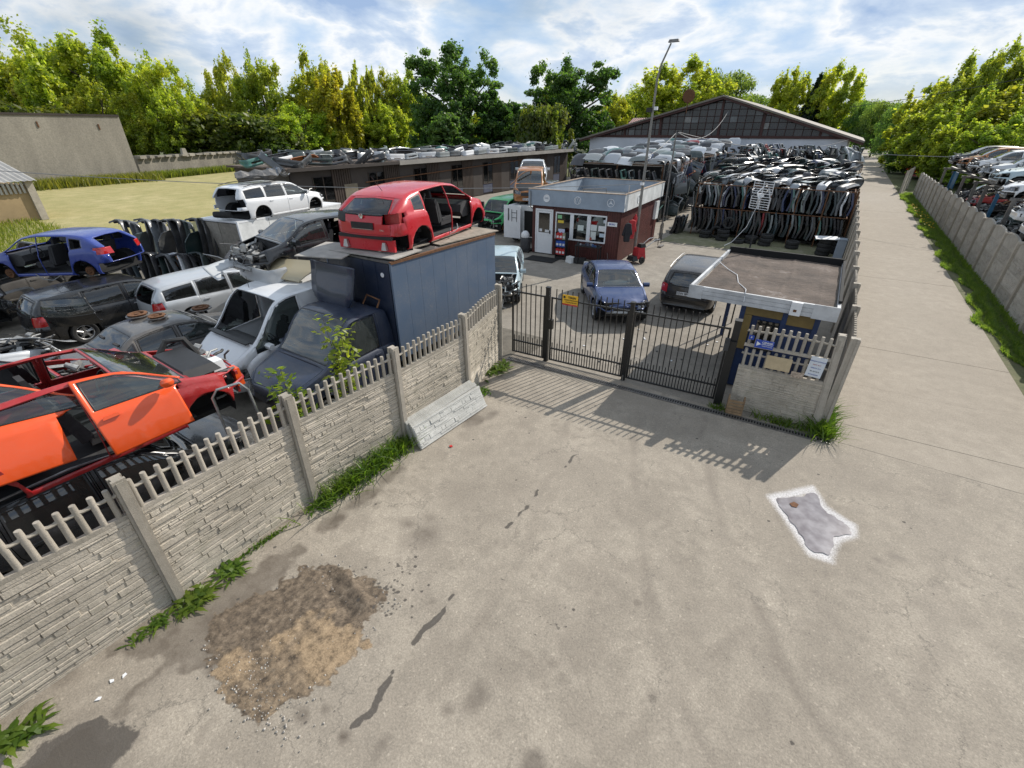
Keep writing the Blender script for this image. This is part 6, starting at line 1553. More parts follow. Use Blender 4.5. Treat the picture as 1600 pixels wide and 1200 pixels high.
def car(name, kind, pm, a, b, head, z=0.0, label='', group=None, gone=(), noglass=(), pcol=None, wheels='all', hubs=False, engine=None, glass='glass', tilt=(0, 0), fn=None, inside='fabric', cat='car', mirrors=True, rails=False, plate=None, trim=None, antenna=False, open_hood=None, frame=False, steer=1):
    """head: heading in degrees from +x. gone: parts left off, e.g. 'door_front_r', 'bonnet', 'headlight'."""
    S = SPEC[kind]; L_, W = S['L'], S['W']; T, Bf, Pf = shell(kind)[1:]
    pcol = pcol or {}; gone = set(gone); noglass = set(noglass)
    root = empty(name, (a, b, z), 0, label, cat, group)
    root.rotation_euler = (Matrix.Rotation(R(head), 3, 'Z') @ Matrix.Rotation(tilt[1], 3, 'Y') @ Matrix.Rotation(tilt[0], 3, 'X')).to_euler()
    def reg(nm, ids, mat, sides=(1, -1), parent=root, groove=.010, solid=0.0):
        me = region(kind, ids, sides, fn, groove) if fn else cached_region(kind, ids, sides, groove)
        if me is None: return None
        if len(me.materials) and me.materials[0] is not mat: me = me.copy()
        me.materials.clear(); me.materials.append(mat)
        o = link(nm, me, parent)
        if solid:
            m = o.modifiers.new('thick', 'SOLIDIFY'); m.thickness = solid; m.offset = -1
        return o
    body_ids = [BODY]
    if 'roof' not in gone: body_ids.append(ROOF)
    gl = M[glass] if isinstance(glass, str) else glass
    bsides = (1, -1)
    reg('body', body_ids, pm, bsides, groove=0, solid=.03)
    if S.get('cargo') and kind != 'cab' and 'tailgate' in gone: pass
    if 'bonnet' not in gone:
        if open_hood is None: reg('bonnet', [HOOD], pcol.get('bonnet', pm), solid=.012)
        else:
            me = region(kind, [HOOD], (1, -1), None, 0); me.materials.append(pcol.get('bonnet', pm))
            hx, hz = S['xc'] + .04, T(S['xc'] + .04)
            me.transform(Matrix.Translation((hx, 0, hz)) @ Matrix.Rotation(-R(open_hood), 4, 'Y') @ Matrix.Translation((-hx, 0, -hz)))
            o = link('bonnet', me, root); m = o.modifiers.new('t', 'SOLIDIFY'); m.thickness = .03; m.offset = -1
    if 'windscreen' not in noglass: reg('windscreen', [WSCR], gl, groove=0)
    reg('windscreen_seal', [WSCR + 20], M['plastic'], groove=0)
    if S['hatch'] or S.get('rw_x'):
        if 'tailgate' not in gone:
            tg = reg('tailgate', [TAILG], pcol.get('tailgate', pm), solid=.012)
            reg('window_seal', [RWIN + 20], M['plastic'], parent=tg or root, groove=0)
            if 'rear_window' not in noglass: reg('rear_window', [RWIN], M['glass_dark'] if glass == 'glass' else gl, parent=tg or root, groove=0)
    for s, tag_ in ((1, 'l'), (-1, 'r')):
        if S['tl'] and 'tail_light_' + tag_ not in gone and 'tail_light' not in gone: reg('tail_light', [TAILL], pcol.get('tail_light', M['lamp_red']), (s,), groove=.004)
        if 'headlight_' + tag_ not in gone and 'headlight' not in gone:
            h = reg('headlight', [HEADL], M['lamp_clear'], (s,), groove=0)
            if h:
                x = L_ / 2 - .30; y = s * W / 2 * .72; zc = sum(S['hl']) / 2 + .01
                MB().lathe([(0, -.09), (.05, -.06), (.072, 0)], 14, axis='y', M=Matrix.Translation((x, y, zc)) @ Matrix.Rotation(-math.pi / 2, 4, 'Z')).build('reflector', M['chrome'], h)
                MB().box((x - .1, y, zc), (.06, .36, .16)).build('housing', M['plastic'], h, smooth=False)
        for dn, did, wid, wn in (('door_front_', DOORF, WINF, 'win_front_'), ('door_rear_', DOORR, WINR, 'win_rear_')):
            key = dn + tag_
            if key in gone: continue
            d = reg('door', [did], pcol.get(key, pcol.get('doors_' + tag_, pm)), (s,), solid=.022)
            if d is None:
                reg('window_seal', [wid + 20], M['plastic'], (s,), groove=0)
                if wn + tag_ not in noglass: reg('side_window', [wid], gl, (s,), groove=0)
                continue
            reg('window_seal', [wid + 20], M['plastic'], (s,), parent=d, groove=0)
            if wn + tag_ not in noglass: reg('side_window', [wid], gl if did == DOORF else (M['glass_dark'] if glass == 'glass' else gl), (s,), parent=d, groove=0)
            xh = S['xB'] + .17 if did == DOORF else S['xC'] + .17
            yh = s * (W / 2 * Pf(xh) * .985); zh = Bf(xh) - .10
            MB().box((xh, yh + s * .012, zh), (.17, .035, .035), taper=.8).build('handle', pcol.get('handle', pm if trim is None else trim), d, smooth=False)
        reg('quarter_seal', [WINQ + 20], M['plastic'], (s,), groove=0)
        if 'quarter_' + tag_ not in noglass: reg('quarter_window', [WINQ], M['glass_dark'] if glass == 'glass' else gl, (s,), groove=0)
        if mirrors and 'door_front_' + tag_ not in gone and 'mirror_' + tag_ not in gone:
            xm = S['xc'] - .28; ym = s * (W / 2 * Pf(xm) * .95 + .10); zm = Bf(xm) + .10
            mb = MB(); Mx = Matrix.Translation((xm, ym, zm)); mb.prism([(-.05, -.075), (.05, -.05), (.07, .03), (.03, .075), (-.05, .07)], -.10, .10, 'xz', M=Mx); mb.tube([(xm, ym - s * .12, zm - .06), (xm, ym, zm - .03)], .02, 5)
            mo = mb.build('mirror', pcol.get('mirror', pm), root, ang=20)
            MB().bx(xm - .056, xm - .051, ym - .085, ym + .085, zm - .06, zm + .055).build('mirror_glass', M['chrome'], mo, smooth=False)
    if 'front_bumper' not in gone:
        fb = reg('front_bumper', [BUMF], pcol.get('front_bumper', pm), solid=.012)
        if 'grille' not in gone:
            reg('grille', [GRILL], M['plastic'], groove=.01)
    elif 'grille' not in gone and not frame: reg('grille', [GRILL], M['plastic'], groove=.01)
    if kind != 'cab' and 'rear_bumper' not in gone: reg('rear_bumper', [BUMR], pcol.get('rear_bumper', pm), solid=.012)
    # under body, wheel houses
    zs = S['zs']
    MB().bx(-L_ / 2 + .35, L_ / 2 - .42, -W / 2 * .80, W / 2 * .80, zs + .0, zs + .07).build('floor_pan', M['black'], root, smooth=False)
    ra = S['rw'] + .06
    for xw in (S['xf'], S['xr']):
        if xw < -5: continue
        for s, tg_ in ((1, 'l'), (-1, 'r')):
            fl = MB(); n = 12; yo = s * W / 2 * .94; yi = s * W / 2 * .58
            vv = [(xw + ra * math.cos(t), y_, S['rw'] + .02 + ra * math.sin(t)) for y_ in (yo, yi) for t in np.linspace(-.35, math.pi + .35, n)]
            fl.add(vv, [(i, i + 1, n + i + 1, n + i) for i in range(n - 1)] + [tuple(n + i for i in range(n))])
            fl.build('wheel_house', M['black'], root)
            which = ('f' if xw > 0 else 'r') + tg_
            if wheels == 'all' or which in wheels:
                wh = empty('wheel'); wh.parent = root; wh.location = (xw, s * (W / 2 - .115), S['rw']); wh.rotation_euler = (0, random.uniform(0, 1), 0 if s > 0 else math.pi); k = S['rw'] / .32; wh.scale = (k, k, k)
                link('tyre', TYRE, wh); link('rim', RIM, wh)
            elif hubs:
                h = link('hub', HUB, root, (xw, s * (W / 2 - .16), S['rw'] + .03), (0, 0, 0 if s > 0 else math.pi))
    # cabin interior
    zf = zs + .12; xd = S['xc'] - .42
    if inside:
        sm = M[inside]
        sx = S['xB'] + .18
        for y in (-.37, .37):
            o = link('seat', SEAT, root, (sx, y * W / 1.76, zf + .12))
        if not S.get('cargo'): link('rear_seat', BENCH, root, (S['xC'] + .18, 0, zf + .14))
        d = MB(); zb_ = Bf(xd)
        d.prism([(xd - .16, zb_ - .22), (xd - .12, zb_ - .04), (xd + .05, zb_ + .03), (S['xc'] - .02, zb_ + .02), (S['xc'] - .02, zb_ - .35), (xd - .05, zb_ - .35)], -W / 2 * .83, W / 2 * .83, 'xz')
        d.build('dashboard', M['darkgrey'], root, smooth=False)
        st = link('steering_wheel', STEER, root, (xd - .30, .37 * W / 1.76, zb_ - .03), (0, R(25), 0))
        MB().bx(S['xC'] - .2 if not S.get('cargo') else S['xB'] - .5, S['xc'] - .05, -W / 2 * .82, W / 2 * .82, zs + .075, zs + .10).build('carpet', M['darkgrey'], root, smooth=False)
    if engine is not None:
        for nm, me in ENG[engine % 3]:
            eo = link(nm, me, root, ((S['xc'] + L_ / 2) / 2 - .06, 0, .46)); eo.scale = ((L_ / 2 - S['xc'] - .15) / .8, W / 1.8, 1.0); eo['kind'] = 'stuff'
    if frame: front_frame(kind, root, pcol.get('frame', pm))
    if rails:
        for s in (-1, 1):
            xs_ = np.linspace(S['xrf'] - .15, -L_ / 2 + .55, 6)
            MB().tube([(x, s * (W / 2 * Pf(x) * .945 - S['tum'] * (T(x) - Bf(x)) + .0), T(x) + (.012 if i in (0, 5) else .035)) for i, x in enumerate(xs_)], .014, 5).build('roof_rail', rails if not isinstance(rails, bool) else M['plastic'], root)
    if antenna: MB().tube([(-L_ / 2 + .8, 0, T(-L_ / 2 + .8)), (-L_ / 2 + .5, 0, T(-L_ / 2 + .8) + .32)], .006, 5).build('antenna', M['plastic'], root)
    if plate:
        end, s_ = plate
        sx = 1 if end == 'f' else -1; xp = sx * (L_ / 2 + .016); zp = .44 if end == 'f' else .76
        if end == 'r' and kind == 'wagon': xp = -(L_ / 2 - .0)
        p = MB().bx(xp - .006, xp + .006, -.26, .26, zp - .055, zp + .055).build('number_plate', M['plate'], root, smooth=False)
        MB().bx(xp - .008, xp + .008, -.26 if sx < 0 else .22, -.22 if sx < 0 else .26, zp - .055, zp + .055).build('plate_band', M['plate_blue'], p, smooth=False) if True else None
        link('lettering', text_mesh(s_, .105, M['plate_ink'], .001), p, (xp + sx * .009, 0, zp), (math.pi / 2, 0, math.pi / 2 if sx > 0 else -math.pi / 2))
    return root
def crumple(x0, amt, seed=0, side=0):
    r = random.Random(seed); ph = [r.uniform(0, 6) for _ in range(6)]
    def f(p):
        x, y, z = p
        if x < x0: return p
        k = min(1.0, (x - x0) / .5) * amt
        if side: k *= .35 + .65 * max(0, min(1, .5 + side * y))
        return (x - k * (.55 + .45 * math.sin(7 * y + ph[0]) * math.sin(5 * z + ph[1])), y + k * .35 * math.sin(9 * x + 6 * z + ph[2]), z + k * .5 * math.sin(8 * y + 7 * x + ph[3]) + k * .25 * math.sin(17 * y + ph[4]))
    return f
# ------------------------------------------------------------------ vehicles
PT = {
    'red': paint('bright_red_paint', (.50, .012, .022), .10, .25), 'wreckred': paint('dark_red_paint', (.34, .012, .014), .25, .3), 'orange': paint('orange_paint', (.78, .085, .008), .12, .3),
    'navy': paint('navy_paint', (.013, .022, .048), .16, .4), 'boxblue': paint('box_blue_paint', (.085, .125, .19), .35, .6), 'white': paint('white_car_paint', (.70, .71, .72), .18, .28), 'silver': paint('silver_paint', (.50, .52, .54), .12, .28, flake=.35),
    'black': paint('black_paint', (.010, .011, .013), .10, .2), 'blue': paint('royal_blue_paint', (.018, .045, .26), .16, .25), 'bmw': paint('steel_blue_paint', (.028, .055, .155), .18, .25, flake=.25), 'darkbrown': paint('dark_brown_paint', (.022, .019, .018), .18, .25),
    'grey': paint('dusty_grey_paint', (.085, .08, .075), .5, .4), 'green': paint('bright_green_paint', (.04, .46, .13), .14, .35), 'ochre': paint('orange_brown_paint', (.34, .125, .022), .25, .35), 'pale': paint('pale_blue_paint', (.36, .46, .50), .2, .3), 'darkgreen': paint('dark_green_paint', (.012, .04, .035), .3, .3), 'yellow': paint('cream_yellow_paint', (.62, .42, .12), .15, .3)}
ALL4 = ('door_front_r', 'door_rear_r', 'door_front_l', 'door_rear_l')
# truck with the box: cab heading -y
def box_truck():
    cx, cy = -8.45, 5.12
    root = car('box_truck', 'cab', PT['navy'], cx, cy, -90, 0, 'navy box truck with blue plank-sided cargo box behind the fence', glass='glass_dusty', cat='truck', gone=('front_bumper',), engine=0)
    # local frame: x forward = -y world
    x0, x1, w = -1.42, -5.15, 1.05
    def P(mb, n, m, par=root): return mb.build(n, m, par, smooth=False)
    P(MB().bx(x1, x0, -w + .02, w - .02, .78, 2.98), 'box_core', M['black'])
    for s in (-1, 1):
        k = 0; x = x0
        while x > x1 + .01:
            xe = max(x - .42, x1); P(MB().bx(xe + .002, x - .002, s * w - .015 + random.uniform(-.002, .002), s * w + .015, .80, 2.97), 'side_plank', PT['boxblue']); x = xe
    for k in range(5): P(MB().bx(x0, x0 + .022, -w + .03 + k * .404, -w + .03 + k * .404 + .396, .8, 2.97), 'front_plank', PT['navy'])
    P(MB().bx(x1 - .02, x1 + .0, -w, w, .8, 2.97), 'rear_door', PT['boxblue'])
    for s in (-1, 1):
        P(MB().bx(x0 - .01, x0 + .03, s * w - .02, s * w + .03, .75, 3.0), 'corner_trim', PT['boxblue'])
        P(MB().bx(x1 - .01, x0 + .02, s * w - .03, s * w + .035, 2.975, 3.03), 'top_trim', M['rust'])
    P(MB().bx(x1, x0, -w + .02, w - .02, 2.98, 3.02), 'box_roof', M['steel'])
    P(MB().lathe([(0, .0), (.05, .0), (.055, -.02), (0, -.02)], 12, M=Matrix.Translation((x0 + .03, .78, 2.72)) @ Matrix.Rotation(math.pi / 2, 4, 'Y')), 'marker_lamp', M['white'])
    P(MB().tube([(-1.15, .75, 2.05), (-1.25, .75, 2.2), (-1.25, .35, 2.25), (-1.15, .3, 2.06)], .02, 6), 'roof_hoop', M['rust'])
    for s in (-1, 1):
        wh = empty('wheel'); wh.parent = root; wh.location = (-3.9, s * .8, .34); wh.rotation_euler = (0, 0, 0 if s > 0 else math.pi); link('tyre', TYRE, wh); link('rim', RIM, wh)
    P(MB().bx(-5.0, .9, -.45, -.35, .5, .62).bx(-5.0, .9, .35, .45, .5, .62), 'chassis', M['black'])
box_truck()
# the loose bonnet propped on the cab roof against the box
def loose_bonnet():
    me = region('cab', [HOOD], (1, -1), None, 0); me.materials.append(PT['navy'])
    c = sum((v.co for v in me.vertices), Vector()) / len(me.vertices); me.transform(Matrix.Translation(-c)); me.transform(Matrix.Diagonal((1.15, .92, 1, 1)))
    o = link('loose_bonnet', me); m = o.modifiers.new('t', 'SOLIDIFY'); m.thickness = .035
    o.location = (-8.75, 5.98, 2.42); o.rotation_euler = (Matrix.Rotation(R(-90), 3, 'Z') @ Matrix.Rotation(R(62), 3, 'Y')).to_euler()
    tag(o, 'loose navy bonnet propped on the truck cab roof', 'bonnet')
loose_bonnet()
def board(name, x, y, z, sx, sy, rz, mat, label, tilt=(0, 0)):
    o = MB().bx(-sx / 2, sx / 2, -sy / 2, sy / 2, 0, .022).build(name, mat, None, (x, y, z), (tilt[0], tilt[1], rz), smooth=False); tag(o, label, 'board', 'boards under the red hatchback'); return o
board('plywood_board', -9.25, 6.55, 3.035, 1.05, 1.5, R(28), M['ply'], 'bare grey board sticking out furthest over the white van', (R(-1), R(2)))
board('plywood_board', -8.35, 7.0, 3.06, 1.9, .95, R(6), M['ply'], 'grey board under the rear of the red hatchback', (R(.6), 0))
board('plywood_board', -8.7, 7.7, 3.085, 2.0, .7, R(3), M['wood'], 'brown board right below the red car tail')
board('plywood_board', -8.3, 9.4, 3.045, 1.7, 2.2, R(-4), M['wood'], 'rough brown board under the front of the red hatchback')
r = car('red_hatchback', 'hatch', PT['red'], -8.75, 8.98, 100, 2.86, 'bright red hatchback without doors and wheels on top of the box truck', gone=('door_front_r', 'door_rear_r', 'rear_bumper', 'tail_light_r'), pcol={'tail_light': M['plastic']}, wheels=(), glass='glass', antenna=True, tilt=(0, R(-.5)))
def red_details(r):
    x = -2.16
    t = MB()
    MB().box((x + .27, -.62, .95), (.10, .36, .24)).build('lamp_pocket', PT['wreckred'], r, smooth=False)
    MB().box((x + .015, 0, .80), (.02, .56, .14)).build('plate_recess', M['plastic'], r, smooth=False)
    MB().tube([(x + .0, -.26, .735), (x + .0, .26, .735)], .008, 5).build('plate_strip', M['chrome'], r)
    MB().lathe([(0, -.02), (.05, -.015), (.055, 0)], 16, M=Matrix.Translation((x + .015, 0, 1.0)) @ Matrix.Rotation(math.pi / 2, 4, 'Z'), axis='y').build('round_badge', M['chrome'], r)
    MB().bx(x + .03, x + .10, -.68, .68, .53, .60).build('bumper_beam', M['plastic'], r, smooth=False)
    MB().bx(x + .06, x + .12, -.72, .72, .28, .53).build('rear_panel', PT['red'], r, smooth=False)
    for s in (-1, 1): MB().box((x + .02, s * .5, .40), (.08, .13, .16), taper=.5).build('crash_mount', M['alu'], r, smooth=False)
    link('lettering', text_mesh('TIPO', .055, M['chrome'], .001), r, (x - .0, -.5, .73), (math.pi / 2, 0, -math.pi / 2))
    MB().tube([(x + .17, 0, 1.06), (x + .27, -.22, 1.12)], .009, 5).build('wiper', M['plastic'], r)
    MB().tube([(.15, -.9, .5), (.05, -.98, .42), (-.1, -.97, .36), (-.3, -.95, .34), (-.2, -.92, .45)], .012, 6).build('loose_cable', M['wire'], r)
    for s in (-1, 1): MB().tube([(S_['xC'], s * .6, .6), (S_['xC'] + .3, s * .62, 1.3)], .02, 5).build('belt', M['plastic'], r)
S_ = SPEC['hatch']
red_details(r); r.scale = (1.06, 1.04, 1.0)
# white van beside the truck
v = car('white_van', 'van', PT['white'], -10.62, 6.28, -90, 0, 'white delivery van with its windscreen missing beside the navy truck', noglass=('windscreen',), cat='van', gone=('grille',), trim=M['plastic'])
v.scale = (1, 1, .9)
MB().tube([(1.0, -.3, 2.45), (1.0, -.3, 2.75)], .006, 5).build('antenna', M['plastic'], v)
MB().prism([(1.82, -.78), (1.95, -.8), (1.95, .8), (1.82, .78)], 1.50, 1.53).build('wiper_panel', M['plastic'], v)
# car on the van roof with its engine bare
car('gutted_car', 'hatch', PT['black'], -11.75, 7.75, -97, 1.98, 'dark car with bare engine bay stacked on the white van roof', gone=('bonnet', 'front_bumper', 'headlight', 'grille', 'door_rear_l'), engine=0, frame=True, wheels=(), pcol={'frame': M['engine_alu']}, fn=None)
# red wreck, roofless, on the dark estate
car('dark_estate', 'wagon', PT['black'], -8.15, .85, 90, 0, 'dark estate car with roof rails squeezed under the red wreck', rails=M['alu'], glass='glass_dark')
w = car('red_wreck', 'hatch', PT['wreckred'], -8.22, 1.12, 90, 1.20, 'roofless dark red wreck with bare engine behind the fence', gone=('roof', 'door_front_r', 'door_rear_r', 'bonnet', 'front_bumper', 'headlight', 'grille', 'tailgate'), noglass=('win_front_l', 'quarter_r'), engine=1, frame=True, wheels=(), glass='glass', pcol={'frame': PT['wreckred']}, tilt=(R(2), R(0)))
MB().box((1.45, -.1, .98), (.55, 1.2, .10), taper=.8).build('engine_cover', M['plastic'], w, ang=20)
MB().tube([(1.3, .5, .9), (1.5, .55, 1.12), (1.75, .5, 1.1), (1.85, .4, .8)], .05, 8).build('intake_hose', M['engine_black'], w)
MB().box((1.75, -.45, .92), (.2, .26, .16), taper=.8).build('washer_bottle', M['white_plastic'], w, ang=20)
MB().box((1.98, -.5, .62), (.12, .24, .3), taper=.7).build('bent_corner', PT['orange'], w, smooth=False)
def loose_door(name, kind, ids_, glass_ids, side, mat, label, loc, rot, frame_mat=None, cat='car door', group=None):
    c = Vector((.5, side * .85, .88)) if DOORF in ids_ else Vector((-.5, side * .85, .88))
    root = empty(name, loc, 0, label, cat, group); root.rotation_euler = rot
    for nm, ids, m, th in (('door_skin', ids_, mat, .05), ('window_seal', [g + 20 for g in glass_ids], M['plastic'], .02), ('door_glass', glass_ids, M['glass'], 0)):
        me = region(kind, ids, (side,), None, 0)
        if me is None: continue
        me.transform(Matrix.Translation(-c)); me.materials.append(m)
        o = link(nm, me, root)
        if th: mm = o.modifiers.new('t', 'SOLIDIFY'); mm.thickness = th; mm.offset = -1
    return root
Rz = lambda d: Matrix.Rotation(R(d), 3, 'Z'); Rx = lambda d: Matrix.Rotation(R(d), 3, 'X'); Ry = lambda d: Matrix.Rotation(R(d), 3, 'Y')
d1 = loose_door('loose_door_shell', 'hatch', [DOORF], [WINF], -1, PT['orange'], 'orange car door with mirror leaning on the red wreck, nearer the gate', (-7.12, 1.60, 2.22), (Rz(84) @ Ry(-4) @ Rx(-16)).to_euler())
MB().lathe([(0, -.085), (.05, -.075), (.08, -.03), (.085, .02), (.06, .07), (0, .08)], 14, M=Matrix.Translation((.36, -.16, .13)) @ Matrix.Diagonal((1, 1.25, .75, 1))).build('mirror', PT['orange'], d1)
MB().box((-.34, -.055, -.02), (.20, .035, .04), taper=.75).build('handle', PT['orange'], d1, smooth=False)
d2 = loose_door('loose_door_shell', 'mpv', [DOORF], [WINF], -1, PT['orange'], 'wide orange car door with black window frame cut by the left picture edge', (-7.42, .18, 2.26), (Rz(87) @ Ry(4) @ Rx(-18)).to_euler())
d2.scale = (1.45, 1, 1.0)
# metal hoop at the fence
tag(MB().tube([(-6.75, 2.35, 1.2), (-6.85, 2.35, 2.0), (-6.80, 2.42, 2.12), (-6.7, 2.7, 2.14), (-6.66, 2.78, 2.0), (-6.55, 2.8, 1.2)], .02, 8).build('steel_hoop', M['alu']), 'bent steel tube hoop sticking up behind the fence', 'hoop')
# black estate with blue car on top
car('black_estate', 'wagon', PT['black'], -17.9, 4.65, 91, 0, 'black estate car under the blue gutted car', glass='glass', rails=False, trim=M['chrome'], hubs=True)
tgm = region('wagon', [TAILG], (1, -1), None, .006); tgm.materials.append(PT['black']); c_ = Vector((-2.2, 0, 1.0)); tgm.transform(Matrix.Translation(-c_))
o = link('loose_tailgate', tgm); o.location = (-16.55, 3.1, 1.05); o.rotation_euler = (Rz(138) @ Ry(-30)).to_euler(); m_ = o.modifiers.new('t', 'SOLIDIFY'); m_.thickness = .04; tag(o, 'black tailgate with glass leaning on the black estate', 'tailgate')
g_ = region('wagon', [RWIN, RWIN + 20], (1, -1), None, 0); g_.materials.append(M['glass_dark']); g_.transform(Matrix.Translation(-c_)); link('tailgate_glass', g_, o)
bl = car('blue_gutted_car', 'hatch', PT['blue'], -20.1, 4.4, 212, 1.22, 'royal blue car without doors stacked on the black estate', gone=('door_front_l', 'door_rear_l', 'front_bumper', 'headlight', 'grille', 'tailgate', 'rear_bumper'), noglass=('quarter_l', 'windscreen'), wheels=(), hubs=True, frame=True, pcol={'frame': M['engine_alu']}, inside='greyfabric', tilt=(0, R(2)))
MB().tube([(.3, .92, .35), (.1, .95, .2), (-.2, .95, .16), (-.5, .94, .3)], .014, 6).build('loose_cable', M['wire'], bl)
car('silver_estate', 'wagon', PT['silver'], -16.35, 7.0, 88, 0, 'silver white estate car with broken rear window behind the grey car', noglass=('rear_window',), glass='glass', hubs=True)
gc = car('grey_car', 'sedan', PT['grey'], -13.1, 4.15, 90, 0, 'dusty grey car with brake drums on its roof', glass='glass')
def drum(x, y, z, s, label):
    root = empty('brake_drum', (x, y, z), random.uniform(0, 6), label, 'brake drum', 'brake drums on the grey car')
    MB().lathe([(0, .0), (.13 * s, 0), (.135 * s, .06), (.16 * s, .065), (.165 * s, .085), (.11 * s, .09), (.10 * s, .05), (.05 * s, .05), (.045 * s, .09), (0, .09)], 24).build('drum', M['rust'], root)
    MB().lathe([(.17 * s, .02), (.2 * s, .03), (.2 * s, .045), (.17 * s, .05)], 24, closed=True).build('flange', M['steel'], root)
drum(-13.55, 3.75, 1.42, 1.25, 'rusty brake drum on the grey roof, nearest the silver estate'); drum(-13.0, 3.95, 1.425, 1.1, 'rusty brake drum on the middle of the grey roof'); drum(-12.75, 4.85, 1.42, 1.2, 'rusty brake drum nearest the white van')
# container with a white estate
def container():
    root = empty('white_box_body', (-18.7, 9.3, 0), R(100), 'white truck box body with black graffiti under the white estate', 'truck body')
    L2, W2 = 5.6, 2.2
    def P(mb, n, m, par=root): return mb.build(n, m, par, smooth=False)
    P(MB().bx(.03, L2 - .03, .03, W2 - .03, .45, 2.3), 'core', M['steel'])
    for k in range(4): P(MB().bx(.02 + k * 1.39, 1.385 + k * 1.39, -.01, .025, .5, 2.32), 'side_sheet', M['white_dirty'])
    for k in range(2): P(MB().bx(-.02, .02, .04 + k * 1.07, 1.08 + k * 1.07, .5, 2.28), 'end_door', M['wallgrey'])
    P(MB().bx(-.03, L2, -.02, W2, 2.32, 2.38), 'roof', M['white'])
    P(MB().bx(-.04, .03, -.025, .05, .45, 2.32), 'corner_post', M['white'])
    P(MB().bx(.2, L2, .3, W2 - .3, .2, .44), 'chassis', M['black'])
    ink = M['plate_ink']
    link('graffiti', text_mesh('Z Skonti', .42, ink, .002, align='LEFT'), root, (1.0, -.014, 1.75), (math.pi / 2, 0, 0))
    P(MB().tube([(.9, -.016, 1.42), (2.2, -.016, 1.5), (3.2, -.016, 1.56)], .01, 4), 'graffiti_line', ink)
container()
vw = car('white_estate', 'wagon', PT['white'], -19.85, 11.6, 99, 2.14, 'white estate car with torn rear wing on top of the white truck body', gone=('tailgate', 'tail_light', 'rear_bumper', 'bonnet', 'front_bumper', 'headlight', 'grille'), wheels=(), engine=1, frame=True, pcol={'frame': PT['white']}, rails=True, glass='glass')
vw.scale = (1.0, 1.02, .97)
MB().add  # noqa
def crumpled(name, loc, sx, sy, seed, mat, label, cat):
    r_ = random.Random(seed); mb = MB(); n = 7
    vs_ = [((i / (n - 1) - .5) * sx, (j / (n - 1) - .5) * sy, .05 + .16 * r_.random() ** 2 + .12 * math.sin(i * 1.3 + seed)) for i in range(n) for j in range(n)]
    mb.add(vs_, [(i * n + j, (i + 1) * n + j, (i + 1) * n + j + 1, i * n + j + 1) for i in range(n - 1) for j in range(n - 1)])
    o = mb.build(name, mat, None, loc, (0, 0, r_.uniform(0, 3)), smooth=False, fix=False); m = o.modifiers.new('t', 'SOLIDIFY'); m.thickness = .012; tag(o, label, cat); return o
crumpled('crumpled_sheet', (-19.6, 11.0, 3.76), 1.0, 1.5, 3, M['steel'], 'crumpled metal sheet on the roof of the white estate', 'scrap')
crumpled('crumpled_sheet', (-20.2, 12.2, 3.78), .8, .8, 4, M['lamp_clear'], 'crumpled clear plastic sheet on the roof of the white estate', 'scrap')
tag(link('tyre', TYRE, None, (-19.35, 9.15, 2.6), (R(75), 0, .6)), 'black tyre stuffed in the open tail of the white estate', 'tyre')
# yard cars
bm_ = car('blue_sedan', 'sedan', PT['bmw'], -5.70, 14.9, -56.5, 0, 'steel blue sedan with crushed front end behind the gate', gone=('front_bumper', 'headlight_r', 'grille'), frame=True, fn=crumple(1.45, .11, 4, side=1), pcol={'frame': M['engine_black']}, glass='glass', antenna=False)
MB().tube([(-.55, -.12, 1.40), (-.85, -.12, 1.62)], .008, 5).build('antenna', M['plastic'], bm_)
def airbag(root):
    mb = MB(); n, m2 = 10, 14
    vs_ = []
    for i in range(n + 1):
        for j in range(m2):
            u = math.pi * i / n; t = 2 * math.pi * j / m2; rr_ = 1 + .12 * math.sin(3 * t + i) + .08 * math.sin(5 * u + 2 * t)
            vs_.append((.16 * math.sin(u) * math.cos(t) * rr_, .44 * math.cos(u), .12 * math.sin(u) * math.sin(t) * rr_))
    mb.add(vs_, [(i * m2 + j, i * m2 + (j + 1) % m2, (i + 1) * m2 + (j + 1) % m2, (i + 1) * m2 + j) for i in range(n) for j in range(m2)])
    mb.build('airbag', M['white_plastic'], root, (.72, -.05, .98), (0, R(-20), R(4)))
airbag(bm_)
car('dark_estate', 'wagon', PT['darkbrown'], -3.4, 17.4, 93, 0, 'dark brown estate car parked tail to the gate beside the booth', rails=M['alu'], plate=('r', 'DSW 8PS1M'), glass='glass')
car('pale_wreck', 'hatch', PT['pale'], -9.95, 14.1, -60, 0, 'pale wrecked car with stripped front end just behind the wicket gate', gone=('bonnet', 'front_bumper', 'headlight', 'grille'), engine=2, frame=True, pcol={'frame': M['engine_black']})
car('green_van', 'cargo', PT['green'], -16.7, 24.6, -92, 0, 'bright green panel van with its front cut open near the shed', gone=('door_front_l', 'bonnet', 'front_bumper', 'headlight', 'grille'), engine=0, cat='van', wheels=('rl', 'rr'), hubs=True)
